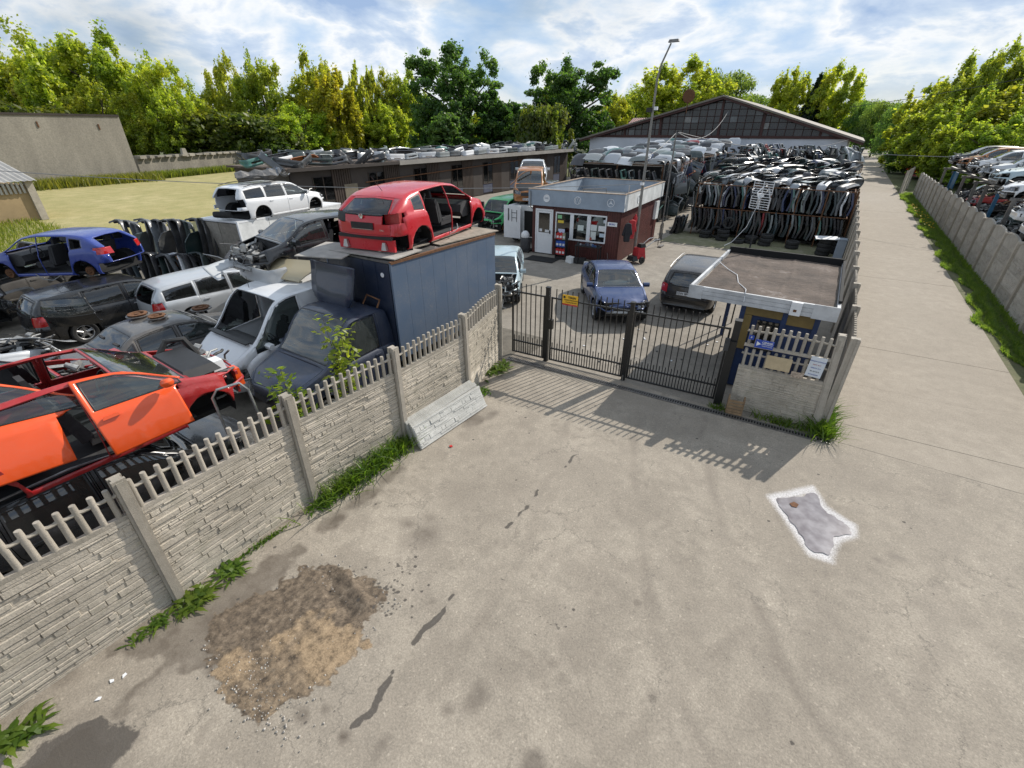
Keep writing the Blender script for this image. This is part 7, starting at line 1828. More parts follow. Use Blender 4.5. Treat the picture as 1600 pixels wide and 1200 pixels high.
def white_block():
    root = empty('white_cargo_unit', (-13.75, 23.3, 0), R(3), 'white van body with open rear door carrying the orange-brown car', 'van body')
    MB().bx(-.9, .9, -1.7, 2.0, .35, 1.92).build('body', M['white_dirty'], root, smooth=False)
    d = MB().bx(-1.0, .02, -2.0, -1.94, .3, 1.95).build('rear_door', M['white'], root, smooth=False)
    MB().bx(.1, .9, -1.72, -1.69, .4, 1.7).build('dark_opening', M['black'], root, smooth=False)
    MB().tube([(-.7, -2.02, 1.8), (-.7, -2.04, 1.2)], .025, 6).build('hinge_bar', M['plastic'], d)
    for z in (1.35, 1.6): MB().tube([(-.5, -2.02, z), (-.2, -2.02, z)], .012, 5).build('rung', M['plastic'], d)
    for x in (-.5, -.2): MB().tube([(x, -2.02, 1.15), (x, -2.02, 1.75)], .012, 5).build('ladder_rail', M['plastic'], d)
    for (x, y) in ((-.7, -1.2), (.7, -1.2), (-.7, 1.4), (.7, 1.4)): MB().lathe([(.15, -.1), (.3, -.1), (.31, 0), (.3, .1), (.15, .1)], 18, axis='y', closed=True, M=Matrix.Translation((x, y, .32)) @ Matrix.Rotation(math.pi / 2, 4, 'Z')).build('tyre', M['tyre'], root)
white_block()
om = car('orange_brown_car', 'mpv', PT['ochre'], -14.55, 23.75, -62, 1.78, 'orange-brown small van car with open door stacked on the white van body', gone=('door_front_r', 'door_rear_l'), wheels=(), pcol={'bonnet': M['plastic'], 'door_front_l': PT['yellow'], 'doors_l': PT['yellow']}, plate=('f', 'DW 6173Y'), noglass=('win_front_l',))
me_ = region('mpv', [DOORF], (-1,), None, 0); me_.materials.append(PT['ochre']); hx = 1.02
me_.transform(Matrix.Translation((hx, -.84, 0)) @ Matrix.Rotation(R(-62), 4, 'Z') @ Matrix.Translation((-hx, .84, 0))); od = link('door', me_, om); od.modifiers.new('t', 'SOLIDIFY').thickness = .05; od['label'] = 'orange-brown door swung wide open'
car('silver_coupe', 'hatch', PT['silver'], -16.3, 26.9, -60, 2.35, 'silver car perched behind the orange-brown car', wheels=(), glass='glass')
car('stacked_base_car', 'wagon', PT['black'], -16.5, 28.6, -75, .95, 'dark crushed car underneath the silver car', wheels=())
car('white_minivan', 'mpv', PT['white'], -14.7, 34.2, -40, .95, 'white small van without doors by the bonnet rack behind the cabin', gone=('door_front_r', 'door_rear_r', 'front_bumper', 'bonnet', 'headlight', 'door_front_l'), engine=1, frame=True, pcol={'frame': M['engine_alu']})
car('dark_base_car', 'sedan', PT['darkgreen'], -14.9, 34.4, -42, -.2, 'dark car underneath the white small van behind the cabin', wheels=())
car('pale_blue_sedan', 'sedan', PT['pale'], -11.2, 32.2, -70, .55, 'pale blue sedan roof showing just over the cabin parapet', glass='glass')
# right-hand rack beyond the lane wall: cars stand with their noses to the lane
def rack_frame():
    root = empty('steel_car_rack', (9, 37, 0), 0, 'blue steel two-tier car rack behind the lane wall', 'rack')
    bluem = simple('rack_blue', (.03, .12, .22), .5, .1, .3, 3)
    for y in (26.0, 29.2, 32.2, 35.0, 37.8, 41.8, 46.0, 50.2):
        for x in (6.35, 10.8): MB().bx(x - .07, x + .07, y - .07, y + .07, 0, 2.9).build('upright', bluem if y in (32.2, 46.0) else M['steel'], root, (-9, -37, 0), smooth=False)
        MB().bx(6.2, 11.0, y - .06, y + .06, 2.78, 2.9).build('cross_beam', M['steel'], root, (-9, -37, 0), smooth=False)
    for x in (6.7, 10.5): MB().bx(x - .06, x + .06, 25.6, 50.6, 2.905, 2.99).build('long_beam', M['steel'], root, (-9, -37, 0), smooth=False)
    MB().bx(6.36, 6.4, 44.5, 46.0, 1.9, 2.9).build('blue_plate', bluem, root, (-9, -37, 0), smooth=False)
rack_frame()
UP = [(24.6, 'hatch', 'silver', 'silver grey car on the upper rack tier cut by the right picture edge'), (27.4, 'hatch', 'white', 'white hatchback with red lamp on the upper tier nearest the camera in full view'), (30.2, 'hatch', 'white', 'white car with scuffed bonnet, second on the upper rack tier'), (33.6, 'wagon', 'pale', 'pale grey car on the upper rack tier above the blue post'), (37.0, 'sedan', 'silver', 'silver car with glossy bonnet on the upper rack tier'), (40.6, 'hatch', 'white', 'white car with dark open front on the upper rack tier'), (44.2, 'hatch', 'ochre', 'orange-fronted car on the upper rack tier'), (47.8, 'hatch', 'black', 'black car at the far end of the upper rack tier')]
for i, (y, k, c, lab) in enumerate(UP):
    gone = [(), ('bonnet', 'grille'), ('front_bumper', 'headlight_r', 'grille'), ('front_bumper', 'headlight', 'grille'), ('front_bumper',), ('front_bumper', 'headlight', 'bonnet', 'grille'), ('front_bumper', 'grille', 'headlight_l'), ('front_bumper', 'headlight')][i]
    car('racked_car', k, PT[c], 8.15 + random.uniform(-.1, .15), y, 180 + random.uniform(-4, 4), [1.9, 2.0, 2.5, 2.8, 2.9, 2.95, 3.0, 3.0][i], lab, 'cars on the steel rack', gone=gone, wheels=() if i % 3 else ('fl',), hubs=True, engine=i % 3 if 'bonnet' in gone or 'front_bumper' in gone else None, frame='front_bumper' in gone, pcol={'frame': M['engine_alu']}, tilt=(0, R(random.uniform(-1, 2))))
LO = [(25.4, 'hatch', 'pale', 'pale blue car front on the lower rack tier nearest the camera'), (28.6, 'sedan', 'black', 'black car on the lower rack tier second from the camera'), (31.8, 'hatch', 'darkgreen', 'dark green car on the lower rack tier behind the blue posts'), (35.6, 'wagon', 'black', 'black estate on the lower rack tier'), (39.8, 'hatch', 'wreckred', 'dark red car low behind the lane wall'), (44, 'hatch', 'black', 'black hatchback at the far end of the lower rack tier')]
for i, (y, k, c, lab) in enumerate(LO):
    car('racked_car', k, PT[c], 8.6, y, 180 + random.uniform(-4, 4), 1.0, lab, 'cars on the steel rack', gone=('front_bumper', 'bonnet', 'headlight', 'grille') if i % 2 else ('front_bumper',), wheels=(), engine=i, frame=True, pcol={'frame': M['engine_alu']})
car('red_car_far', 'hatch', PT['red'], 7.6, 82, -100, 0, 'small red car parked at the far end of the lane', mirrors=True)

car('dark_hatchback', 'hatch', PT['black'], -20.9, .7, 100, 0, 'black hatchback at the left picture edge below the blue gutted car', glass='glass', wheels=(), hubs=True)
car('grey_hatchback', 'hatch', PT['grey'], -23.6, 3.6, 95, 0, 'dusty grey hatchback half hidden below the blue car nose', glass='glass', wheels=())
car('crushed_estate', 'wagon', PT['darkgreen'], -13.0, 9.6, 92, 0, 'dark green car squeezed between the white van and the silver estate', glass='glass', wheels=())

def engine_heap():
    root = empty('engine_heap', (-8.85, 12.75, 0), R(30), 'heap of black engine parts between the wicket gate and the pale wreck', 'engine parts')
    for k, (x_, y_, z_, sc) in enumerate([(0, 0, .12, 1.15), (.15, .1, .5, .95), (-.2, -.15, .35, .9)]):
        for nm, me in ENG[k]:
            eo = link(nm, me, root, (x_, y_, z_), (0, 0, k * 1.1)); eo.scale = (sc, sc * .62, sc); eo['kind'] = 'stuff'
engine_heap()

car('grey_saloon', 'sedan', PT['silver'], -15.6, .2, 94, 0, 'silver grey saloon between the black estate and the red wreck', glass='glass', gone=('bonnet', 'front_bumper', 'headlight'), engine=1, frame=True, wheels=(), pcol={'frame': M['engine_alu']})
car('dark_saloon', 'sedan', PT['darkgreen'], -12.4, -.9, 88, 0, 'dark green saloon close behind the roofless red wreck', glass='glass', wheels=())
car('dark_red_hatchback', 'hatch', PT['wreckred'], -11.2, .3, 92, .55, 'dark red hatchback shell beside the roofless red wreck', glass='glass', wheels=(), gone=('bonnet', 'front_bumper', 'headlight', 'door_front_l'), engine=2, frame=True, pcol={'frame': M['engine_alu']})
# ------------------------------------------------------------------ loose car parts on racks, roof and ground
def baked(kind, ids, sides, thick, groove=0):
    me = region(kind, ids, sides, None, groove)
    bm = bmesh.new(); bm.from_mesh(me); bmesh.ops.solidify(bm, geom=list(bm.faces), thickness=-thick); bm.to_mesh(me); bm.free()
    co = np.array([v.co for v in me.vertices]); c = (co.min(0) + co.max(0)) / 2
    me.transform(Matrix.Translation(-Vector(c)))
    me.polygons.foreach_set('use_smooth', [True] * len(me.polygons)); me.set_sharp_from_angle(angle=R(34))
    me.materials.clear(); me.materials.append(M['panel'])
    return me
def door_mesh(kind, did, wid, th=.085):
    me = baked(kind, [did, wid + 20], (-1,), th); a = region(kind, [did, wid + 20], (-1,), None, 0); co = np.array([v.co for v in a.vertices]); c = (co.min(0) + co.max(0)) / 2; bpy.data.meshes.remove(a)
    g = region(kind, [wid], (-1,), None, 0); bm = bmesh.new(); bm.from_mesh(me); n0 = len(bm.faces)
    g.transform(Matrix.Translation(-Vector(c)) @ Matrix.Translation((0, .03, 0))); bm.from_mesh(g); bm.faces.ensure_lookup_table()
    for f in bm.faces[n0:]: f.material_index = 1
    bm.to_mesh(me); bm.free(); me.materials.append(M['glass_dark']); return me
def bumper_mesh(kind):
    mb = MB(); us = np.linspace(-1, 1, 23)
    ctr = []
    for u in us:
        a = abs(u); y = .87 * math.copysign(min(1, a * 1.28) ** .92, u); x = -max(0, (a - .70) / .30) * .40 - .11 * u * u; ctr.append((x, y))
    prof = [(-.05, .95), (.0, 1.0), (.03, .62), (.015, .22), (.02, -.25), (.035, -.55), (-.02, -1.0)]
    vs_ = []
    for i, (x, y) in enumerate(ctr):
        p, q = ctr[max(i - 1, 0)], ctr[min(i + 1, len(ctr) - 1)]; t = Vector((q[0] - p[0], q[1] - p[1])).normalized(); n = Vector((t.y, -t.x)); a = abs(us[i]); k = max(0, (a - .72) / .28)
        zt, zb_ = .21 - .02 * k, -.23 + .20 * k * k
        for (o, f) in prof: z = (zt + zb_) / 2 + f * (zt - zb_) / 2; vs_.append((x + n.x * o, y + n.y * o, z))
    m = len(prof); fs = []
    for i in range(len(ctr) - 1):
        um = abs((us[i] + us[i + 1]) / 2)
        for k in range(m - 1):
            if kind == 0 and um < .42 and k in (3,): continue
            if kind == 2 and (.52 < um < .68 and k == 4 or um < .3 and k == 4): continue
            fs.append((i * m + k, i * m + k + 1, (i + 1) * m + k + 1, (i + 1) * m + k))
    mb.add(vs_, fs); me = mb.mesh('bumper', M['panel'], ang=45)
    bm = bmesh.new(); bm.from_mesh(me); bmesh.ops.solidify(bm, geom=list(bm.faces), thickness=.014); bm.to_mesh(me); bm.free()
    me.polygons.foreach_set('use_smooth', [True] * len(me.polygons)); me.set_sharp_from_angle(angle=R(40)); return me
def wing_mesh():
    mb = MB(); nx, nz = 20, 9; vs_ = []; fs = []
    for i in range(nx):
        for j in range(nz):
            u = i / (nx - 1); v = j / (nz - 1); x = (u - .5) * 1.15; z = (v - .5) * (.62 - .12 * u); y = .10 * v * v + .05 * math.sin(u * 3); vs_.append((x, y, z))
    for i in range(nx - 1):
        for j in range(nz - 1):
            u = (i + .5) / (nx - 1); v = (j + .5) / (nz - 1); x = (u - .5) * 1.15; z = (v - .5) * .56
            if (x - .06) ** 2 + (z + .30) ** 2 < .33 ** 2: continue
            fs.append((i * nz + j, (i + 1) * nz + j, (i + 1) * nz + j + 1, i * nz + j + 1))
    mb.add(vs_, fs); me = mb.mesh('wing', M['panel'], ang=45); bm = bmesh.new(); bm.from_mesh(me); bmesh.ops.solidify(bm, geom=list(bm.faces), thickness=.012); bm.to_mesh(me); bm.free(); return me
DM = [door_mesh('hatch', DOORF, WINF), door_mesh('hatch', DOORR, WINR), door_mesh('sedan', DOORF, WINF), door_mesh('wagon', DOORR, WINR)]
BM = [bumper_mesh(k) for k in (0, 1, 2)]
WM = wing_mesh()
HM = [baked('hatch', [HOOD], (1, -1), .03), baked('sedan', [HOOD], (1, -1), .03), baked('mpv', [HOOD], (1, -1), .03)]
TG = [baked('hatch', [TAILG], (1, -1), .04), baked('wagon', [TAILG], (1, -1), .04)]
PN = ['white', 'silver', 'grey', 'black', 'black', 'dark green', 'slate blue', 'navy', 'dark grey', 'mid grey', 'charcoal', 'red', 'orange', 'teal', 'pale green']
PC = [(.62, .63, .64), (.42, .44, .46), (.30, .33, .35), (.016, .017, .02), (.02, .02, .024), (.012, .03, .03), (.03, .05, .06), (.02, .035, .09), (.10, .11, .12), (.20, .22, .22), (.035, .04, .045), (.33, .015, .02), (.38, .12, .02), (.05, .16, .14), (.25, .30, .28)]
PWT = {'mix': [3, 2.5, 2.5, 5, 5, 4, 3, 1.5, 2, 2, 4, .18, .15, 1.2, 2], 'dark': [.3, .4, .5, 8, 8, 5, 4, 2, 2, .8, 6, .12, .06, 1.0, .5], 'light': [6, 5, 4, 1, .6, .8, .8, .6, 1.5, 3, .8, .12, .12, 1.6, 4]}
pr = random.Random(21)
def nth(n): return str(n) + ('th' if 10 <= n % 100 <= 20 else {1: 'st', 2: 'nd', 3: 'rd'}.get(n % 10, 'th'))
def loose(name, me, loc, rot, label, cat, group, pal='mix', colr=None, sc=1.0):
    o = link(name, me, None, loc, rot); k = pr.uniform(.8, 1.2)
    if colr is None:
        ci = pr.choices(range(len(PC)), PWT[pal])[0]; c = PC[ci]; label = PN[ci] + ' ' + label
    else: c = colr
    o.color = (c[0] * k, c[1] * k, c[2] * k, 1)
    if sc != 1.0: o.scale = (sc, sc, sc)
    return tag(o, label, cat, group)
mat_e = lambda *ms: (lambda m: m.to_euler())(__import__('functools').reduce(lambda a, b: a @ b, ms))
# --- door rack beside the lane
def door_rack():
    root = empty('door_rack', (-2.9, 37, 0), 0, 'long pipe-framed rack packed with car doors beside the lane', 'rack')
    for x in np.arange(-6.7, .9, 1.26):
        for y in (29.35, 30.75, 33.5, 36.5, 40, 44): MB().tube([(x, y, 0), (x, y, 2.8 if y < 38 else 3.4)], .03, 6).build('upright', M['rust'], root, (2.9, -37, 0))
    for y in (29.35, 30.75, 33.5, 36.5, 40, 44):
        for z in ((1.52, 2.75) if y < 38 else (1.6, 3.35)): MB().tube([(-6.75, y, z), (.75, y, z)], .025, 6).build('rail', M['rust'], root, (2.9, -37, 0))
    for x in (-6.7, .7):
        for z in (1.52, 2.75): MB().tube([(x, 29.3, z), (x, 44, z)], .025, 6).build('side_rail', M['rust'], root, (2.9, -37, 0))
door_rack()
x = -6.75; k = 0
while x < .66:
    lean = pr.uniform(-2, 6) + (7 if x > -2.5 else 0)
    loose('salvaged_door_shell', DM[k % 4], (x, 30.0 + pr.uniform(-.10, .08), 2.18 + pr.uniform(-.06, .05)), mat_e(Rz(pr.choice((90, -90)) + pr.uniform(-5, 5)), Rx(lean * pr.choice((1, 1, .6)))), 'car door, ' + nth(k + 1) + ' from the aisle, upper front row of the lane-side rack', 'car door', 'doors in the upper front row of the door rack', 'dark' if pr.random() < .86 else 'light')
    x += pr.uniform(.10, .145); k += 1
x = -6.9; k = 0
while x < .6:
    lean = pr.uniform(2, 16)
    loose('salvaged_door_shell', DM[k % 4], (x, 29.85 + pr.uniform(-.15, .1), 0.92 + pr.uniform(-.06, .04)), mat_e(Rz(90 + pr.uniform(-7, 7)), Rx(lean)), 'car door, ' + nth(k + 1) + ' from the aisle, lower front row of the lane-side rack', 'car door', 'doors in the lower front row of the door rack', 'dark', sc=1.05)
    x += pr.uniform(.12, .17); k += 1
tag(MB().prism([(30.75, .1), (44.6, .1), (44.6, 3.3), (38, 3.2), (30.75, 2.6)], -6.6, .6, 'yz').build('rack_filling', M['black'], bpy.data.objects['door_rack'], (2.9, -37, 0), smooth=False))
for row, y in enumerate((30.6, 31.7, 32.8, 33.9, 35.0, 36.2, 37.4)):
    x = -6.5; k = 0
    while x < .6:
        bum = pr.random() < .5
        if bum: me, rot = BM[pr.randrange(3)], mat_e(Rz(pr.uniform(-40, -5)), Rx(pr.uniform(-12, 4)), Ry(pr.uniform(-105, -70)))
        else: me, rot = WM, mat_e(Rz(pr.uniform(45, 80)), Rx(pr.uniform(62, 100)))
        loose('salvaged_bumper' if bum else 'salvaged_wing', me, (x, y + pr.uniform(-.3, .3), 2.88 + pr.uniform(0, .18) + .13 * row), rot, ('bumper' if bum else 'wing panel') + ' on the door rack heap, ' + nth(k + 1) + ' across, ' + nth(row + 1) + ' row back', 'bumper' if bum else 'car wing', 'bumpers and wings heaped on the door rack', 'light' if pr.random() < .38 else ('dark' if pr.random() < .6 else 'mix'))
        x += pr.uniform(.42, .62); k += 1
for row, y in enumerate((39.0, 40.6, 42.2, 43.8)):
    x = -6.4; k = 0
    while x < .6:
        loose('salvaged_door_shell', DM[pr.randrange(4)], (x, y + pr.uniform(-.3, .3), 3.75 + pr.uniform(-.2, .3)), mat_e(Rz(pr.uniform(60, 120)), Rx(pr.uniform(-38, 38))), 'car door, ' + nth(k + 1) + ' across in raised back row ' + str(row + 1) + ' of the lane rack', 'car door', 'doors in the raised back rows of the door rack', 'dark' if pr.random() < .6 else 'mix', sc=.95)
        x += pr.uniform(.26, .42); k += 1
for i in range(9):
    loose('salvaged_door_shell', DM[i % 4], (-7.3 - .12 * (i % 5), 29.3 - .16 * (i % 4) + .1 * i, .46 + .02 * (i % 3)), mat_e(Rz(80 + i * 3), Rx(18 + i * 2)), 'car door, ' + nth(i + 1) + ' in the slumped row by the door rack end', 'car door', 'doors slumped at the rack end', 'dark', sc=.9)
# tyres along the foot of the door rack
def tyre(x, y, z, rot, label):
    o = link('tyre', TYRE, None, (x, y, z), rot); tag(o, label, 'tyre', 'tyres along the door rack'); return o
for si, (x, y, n) in enumerate([(-5.75, 28.75, 2), (-4.75, 28.45, 3), (-3.3, 28.55, 2), (-2.55, 28.35, 3), (-1.3, 28.35, 2), (.15, 27.55, 4), (.75, 28.3, 4), (-3.9, 28.2, 1)]):
    for k in range(n):
        tyre(x + pr.uniform(-.04, .04), y + pr.uniform(-.04, .04), .1 + .195 * k, (math.pi / 2, 0, pr.uniform(0, 3)), ['lowest', 'second', 'third', 'fourth'][k] + ' tyre from the ground in the ' + nth(si + 1) + ' stack along the door rack')
tyre(-4.6, 28.6, .92, (R(-8), 0, .1), 'tyre standing upright on top of a tyre stack by the door rack'); tyre(-5.25, 28.95, .33, (R(-8), 0, .3), 'tyre propped upright on the ground against the door rack')
tag(MB().bx(-.5, .45, -.34, .34, 0, .02).build('white_panel_board', M['white'], None, (.15, 27.5, .83), (R(3), R(-2), .15), smooth=False), 'white board lying on a stack of tyres beside the rack', 'board')
o = MB().bx(-.17, .17, -.22, .22, 0, .95).bx(-.19, .19, -.24, .24, .95, 1.0).build('grey_cabinet', M['fascia_grey'], None, (.78, 26.7, 0), (0, 0, .05), smooth=False); tag(o, 'pale grey box cabinet standing at the lane fence by the tyres', 'cabinet')
# --- middle rack: bonnets on top, tailgates and bumpers hanging on the side
def mid_rack():
    root = empty('bonnet_rack', (-12.8, 43, 0), 0, 'tall rack heaped with bonnets in the middle of the yard', 'rack')
    for y in np.arange(32, 56, 3.0):
        for x in (-16, -12.8, -9.7): MB().bx(x - .04, x + .04, y - .04, y + .04, 0, 3.5).build('upright', M['rust'], root, (12.8, -43, 0), smooth=False)
        for z in (1.6, 3.4): MB().bx(-16, -9.7, y - .03, y + .03, z, z + .06).build('beam', M['rust'], root, (12.8, -43, 0), smooth=False)
    for x in (-16, -9.7):
        for z in (1.6, 3.4): MB().bx(x - .03, x + .03, 32, 55, z + .06, z + .12).build('long_beam', M['rust'], root, (12.8, -43, 0), smooth=False)
mid_rack()
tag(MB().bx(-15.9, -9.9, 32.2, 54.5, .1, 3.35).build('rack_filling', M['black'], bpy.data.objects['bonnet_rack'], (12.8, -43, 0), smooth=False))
for row, y in enumerate(np.arange(31.8, 55.5, .95)):
    x = -16.1 + pr.uniform(0, .5); k = 0
    while x < -9.5:
        loose('salvaged_bonnet', HM[pr.randrange(3)], (x, y + pr.uniform(-.25, .25), 3.66 + .025 * (y - 32) + pr.uniform(-.05, .25)), mat_e(Rz(82 + pr.uniform(-16, 16)), Ry(pr.uniform(-72, -38)), Rx(pr.uniform(-8, 8))), 'car bonnet, ' + nth(k + 1) + ' across, ' + nth(row + 1) + ' row back, on the middle rack top', 'bonnet', 'bonnets on the middle rack', 'light' if pr.random() < .3 else 'mix', sc=.85)
        x += pr.uniform(.95, 1.25); k += 1
for z, n in ((2.9, 30), (1.9, 30), (.75, 28)):
    for i in range(n):
        y = 31.6 + i * 23.5 / n + pr.uniform(-.2, .2); r_ = pr.random(); nm, me, cat = ('salvaged_bumper', BM[pr.randrange(3)], 'bumper') if r_ < .4 else (('salvaged_door_shell', DM[pr.randrange(4)], 'car door') if r_ < .8 else ('salvaged_tailgate', TG[pr.randrange(2)], 'tailgate'))
        loose(nm, me, (-9.45 + pr.uniform(-.15, .2), y, z + pr.uniform(-.1, .12)), mat_e(Rz(pr.uniform(-30, 40)), Rx(pr.uniform(-18, 18)), Ry(pr.uniform(-20, 20))) if nm != 'salvaged_bumper' else mat_e(Rz(pr.uniform(-30, 30)), Rx(pr.uniform(60, 100))), cat + ', ' + nth(i + 1) + ' along the ' + {2.9: 'top', 1.9: 'middle', .75: 'bottom'}[z] + ' tier, aisle side of middle rack', cat, 'parts hanging on the aisle side of the middle rack', 'dark' if pr.random() < .6 else 'mix')
for i in range(24):
    loose('salvaged_door_shell', DM[i % 4], (-15.9 + i * .26, 31.3 + pr.uniform(-.1, .1), 2.6 if i % 2 else 1.1), mat_e(Rz(90 + pr.uniform(-15, 15)), Rx(pr.uniform(-8, 8))), 'car door hanging ' + nth(i + 1) + ' across the near end of the middle rack', 'car door', 'doors at the near end of the middle rack', 'dark')
for (y, z, c, nm) in ((33.4, 2.7, (.62, .63, .64), 'white'), (36.4, 2.6, (.42, .11, .015), 'orange'), (35.0, 3.3, (.45, .2, .1), 'copper')):
    loose('salvaged_tailgate', TG[0], (-9.1, y, z), mat_e(Rz(20), Ry(8)), nm + ' tailgate shell hanging out from the aisle side of the middle rack', 'tailgate', None, colr=c)
for i in range(30):
    loose('salvaged_bumper', BM[i % 3], (-11.5 + pr.uniform(0, 4.0), 55.5 + pr.uniform(0, 3), 1.0 + pr.uniform(0, 2.3)), mat_e(Rz(pr.uniform(0, 180)), Rx(pr.uniform(50, 100))), 'bumper standing in the heap against the hall wall, ' + nth(i + 1) + ' piece', 'bumper', 'bumpers heaped against the hall wall', 'dark')
# --- bumpers on the shed roof
y = 17.0; i = 0
while y < 53:
    far = y > 26
    loose('salvaged_bumper', BM[pr.randrange(3)], (SH_X - .10 + pr.uniform(-.2, .1), y, 3.62 + pr.uniform(0, .04)), mat_e(Rz(pr.uniform(-10, 10) if far else pr.uniform(-60, 40)), Rx(pr.uniform(-4, 4) if far else pr.uniform(-50, 50)), Ry(pr.uniform(-10, 5))), 'bumper, ' + nth(i + 1) + ' along the front edge of the shed roof', 'bumper', 'bumpers along the shed roof edge', ('light' if pr.random() < .8 else 'mix') if far else 'dark')
    for row in (1, 2, 3):
        tall = False
        loose('salvaged_bumper', BM[pr.randrange(3)], (SH_X - .25 - .75 * row, y + pr.uniform(-.5, .5), 3.68 + .09 * row + pr.uniform(0, .08) + (.25 if tall else 0)), mat_e(Rz(pr.uniform(-25, 25) + (180 if pr.random() < .3 else 0)), Rx(pr.uniform(40, 75) if tall else pr.uniform(-10, 10)), Ry(pr.uniform(-25, 10))), 'bumper in the ' + nth(row + 1) + ' row of the shed roof heap, ' + nth(i + 1) + ' along', 'bumper', 'bumpers heaped on the shed roof', 'light' if far and pr.random() < .6 else 'mix')
    y += 1.75 if far else 1.1; i += 1
for i in range(10):
    loose('salvaged_bumper', BM[i % 3], (SH_X - 2 + pr.uniform(-2, 2), 55 + i * .6, 3.2 + pr.uniform(0, .5)), mat_e(Rz(pr.uniform(0, 360)), Rx(pr.uniform(-70, 70))), 'bumper heaped beyond the far end of the shed roof, ' + nth(i + 1) + ' piece', 'bumper', 'bumpers beyond the shed', 'mix')
# --- row of bumpers and bonnets behind the blue car
tag(MB().bx(-1.5, 1.5, -.35, .35, .0, .85).build('parts_platform', M['rust'], None, (-21.6, 8.3, 0), (0, 0, R(35)), smooth=False), 'rusty low platform hidden under the leaning bumper row', 'platform')
for i in range(13):
    t = i / 12; x_, y_ = -22.7 + 2.5 * t, 7.15 + 1.75 * t
    bon = i % 4 == 2
    loose('salvaged_bonnet' if bon else 'salvaged_bumper', HM[i % 2] if bon else BM[i % 3], (x_, y_, 1.52 + pr.uniform(-.06, .08)), mat_e(Rz(32 + pr.uniform(-6, 6)), Ry(-12 + pr.uniform(-8, 8)), Rx(72 + pr.uniform(-10, 12))) if not bon else mat_e(Rz(32), Ry(-100 + pr.uniform(-10, 10)), Rx(pr.uniform(-8, 8))), ('bonnet' if bon else 'bumper') + ' standing ' + nth(i + 1) + ' in the upper row by the blue gutted car', 'bonnet' if bon else 'bumper', 'bumpers and bonnets leaning behind the blue car', 'dark' if i % 4 else 'mix', sc=1.08)
    loose('salvaged_bumper', BM[(i + 1) % 3], (x_ + .75, y_ - .85, .55), mat_e(Rz(32 + pr.uniform(-10, 10)), Ry(-15 + pr.uniform(-10, 10)), Rx(70 + pr.uniform(-10, 10))), 'bumper standing ' + nth(i + 1) + ' in the lower row behind the blue gutted car', 'bumper', 'lower bumpers leaning behind the blue car', 'dark' if i % 3 else 'mix')
loose('salvaged_bonnet', HM[0], (-20.0, 8.5, .95), mat_e(Rz(-72), Ry(-58)), 'white bonnet leaning at the end of the bumper row by the white truck body', 'bonnet', None, colr=(.62, .62, .60))
loose('salvaged_bumper', BM[0], (-21.6, 3.4, 1.25), mat_e(Rz(200), Ry(-60)), 'dark bumper standing in front of the blue gutted car nose', 'bumper', None, colr=(.03, .03, .033))
loose('salvaged_bumper', BM[2], (-21.2, 2.7, .9), mat_e(Rz(215), Ry(-75)), 'pale curved panel standing below the blue gutted car nose', 'bumper', None, colr=(.45, .47, .5))
loose('salvaged_bumper', BM[1], (-11.6, 5.75, 2.30), mat_e(Rz(-95), Ry(5)), 'white bumper lying across the front of the gutted car on the van', 'bumper', None, colr=(.5, .52, .53))
loose('salvaged_bonnet', HM[2], (-10.75, 6.25, 2.42), mat_e(Rz(-70), Ry(5)), 'beige curved panel lying on the white van roof', 'bonnet', None, colr=(.36, .31, .20))

# scattered panels thrown between the wrecks of the left yard
for i, (x_, y_, z_, rz, rx, k, c, lab) in enumerate([(-12.2, 5.6, 2.35, -80, 70, 'w', (.5, .52, .53), 'pale wing panel standing at the nose of the gutted car on the van'), (-14.6, 7.6, 1.35, 20, 80, 'w', (.03, .03, .035), 'black wing panel lying on the car between van and silver estate'),
        (-18.2, 8.8, 1.5, 40, 60, 'b', (.02, .02, .025), 'black bumper propped below the white truck body corner'), (-17.2, 9.6, 1.7, 100, 75, 'w', (.45, .47, .48), 'silver wing panel propped against the white truck body side'), (-15.6, 10.0, 1.6, 60, 70, 'b', (.03, .035, .04), 'charcoal bumper on the dark green car by the white truck body'),
        (-22.6, 1.6, 1.2, 200, 65, 'b', (.02, .02, .024), 'black bumper standing on the black hatchback at the picture edge'), (-21.8, 1.9, 1.45, 160, 75, 'w', (.30, .32, .36), 'grey wing panel standing on the black hatchback at the picture edge'), (-24.4, 4.9, 1.6, 120, 70, 'b', (.05, .055, .06), 'dark grey bumper lying behind the blue car nose'),
        (-15.2, 2.2, .9, 30, 75, 'w', (.25, .26, .27), 'grey wing panel leaning on the grey car tail'), (-10.4, 2.2, 1.1, 95, 70, 'b', (.03, .03, .03), 'black bumper wedged between the white van and the red wreck'), (-11.6, 2.5, .7, 60, 70, 'w', (.35, .02, .02), 'red wing panel wedged in front of the grey car'), (-17.0, 1.6, .8, 45, 80, 'w', (.02, .02, .02), 'black wing panel lying behind the black estate')]):
    loose('salvaged_wing' if k == 'w' else 'salvaged_bumper', WM if k == 'w' else BM[i % 3], (x_, y_, z_), mat_e(Rz(rz), Rx(rx)) if k == 'w' else mat_e(Rz(rz), Rx(rx * .2), Ry(-rx)), lab, 'car wing' if k == 'w' else 'bumper', None, colr=c)
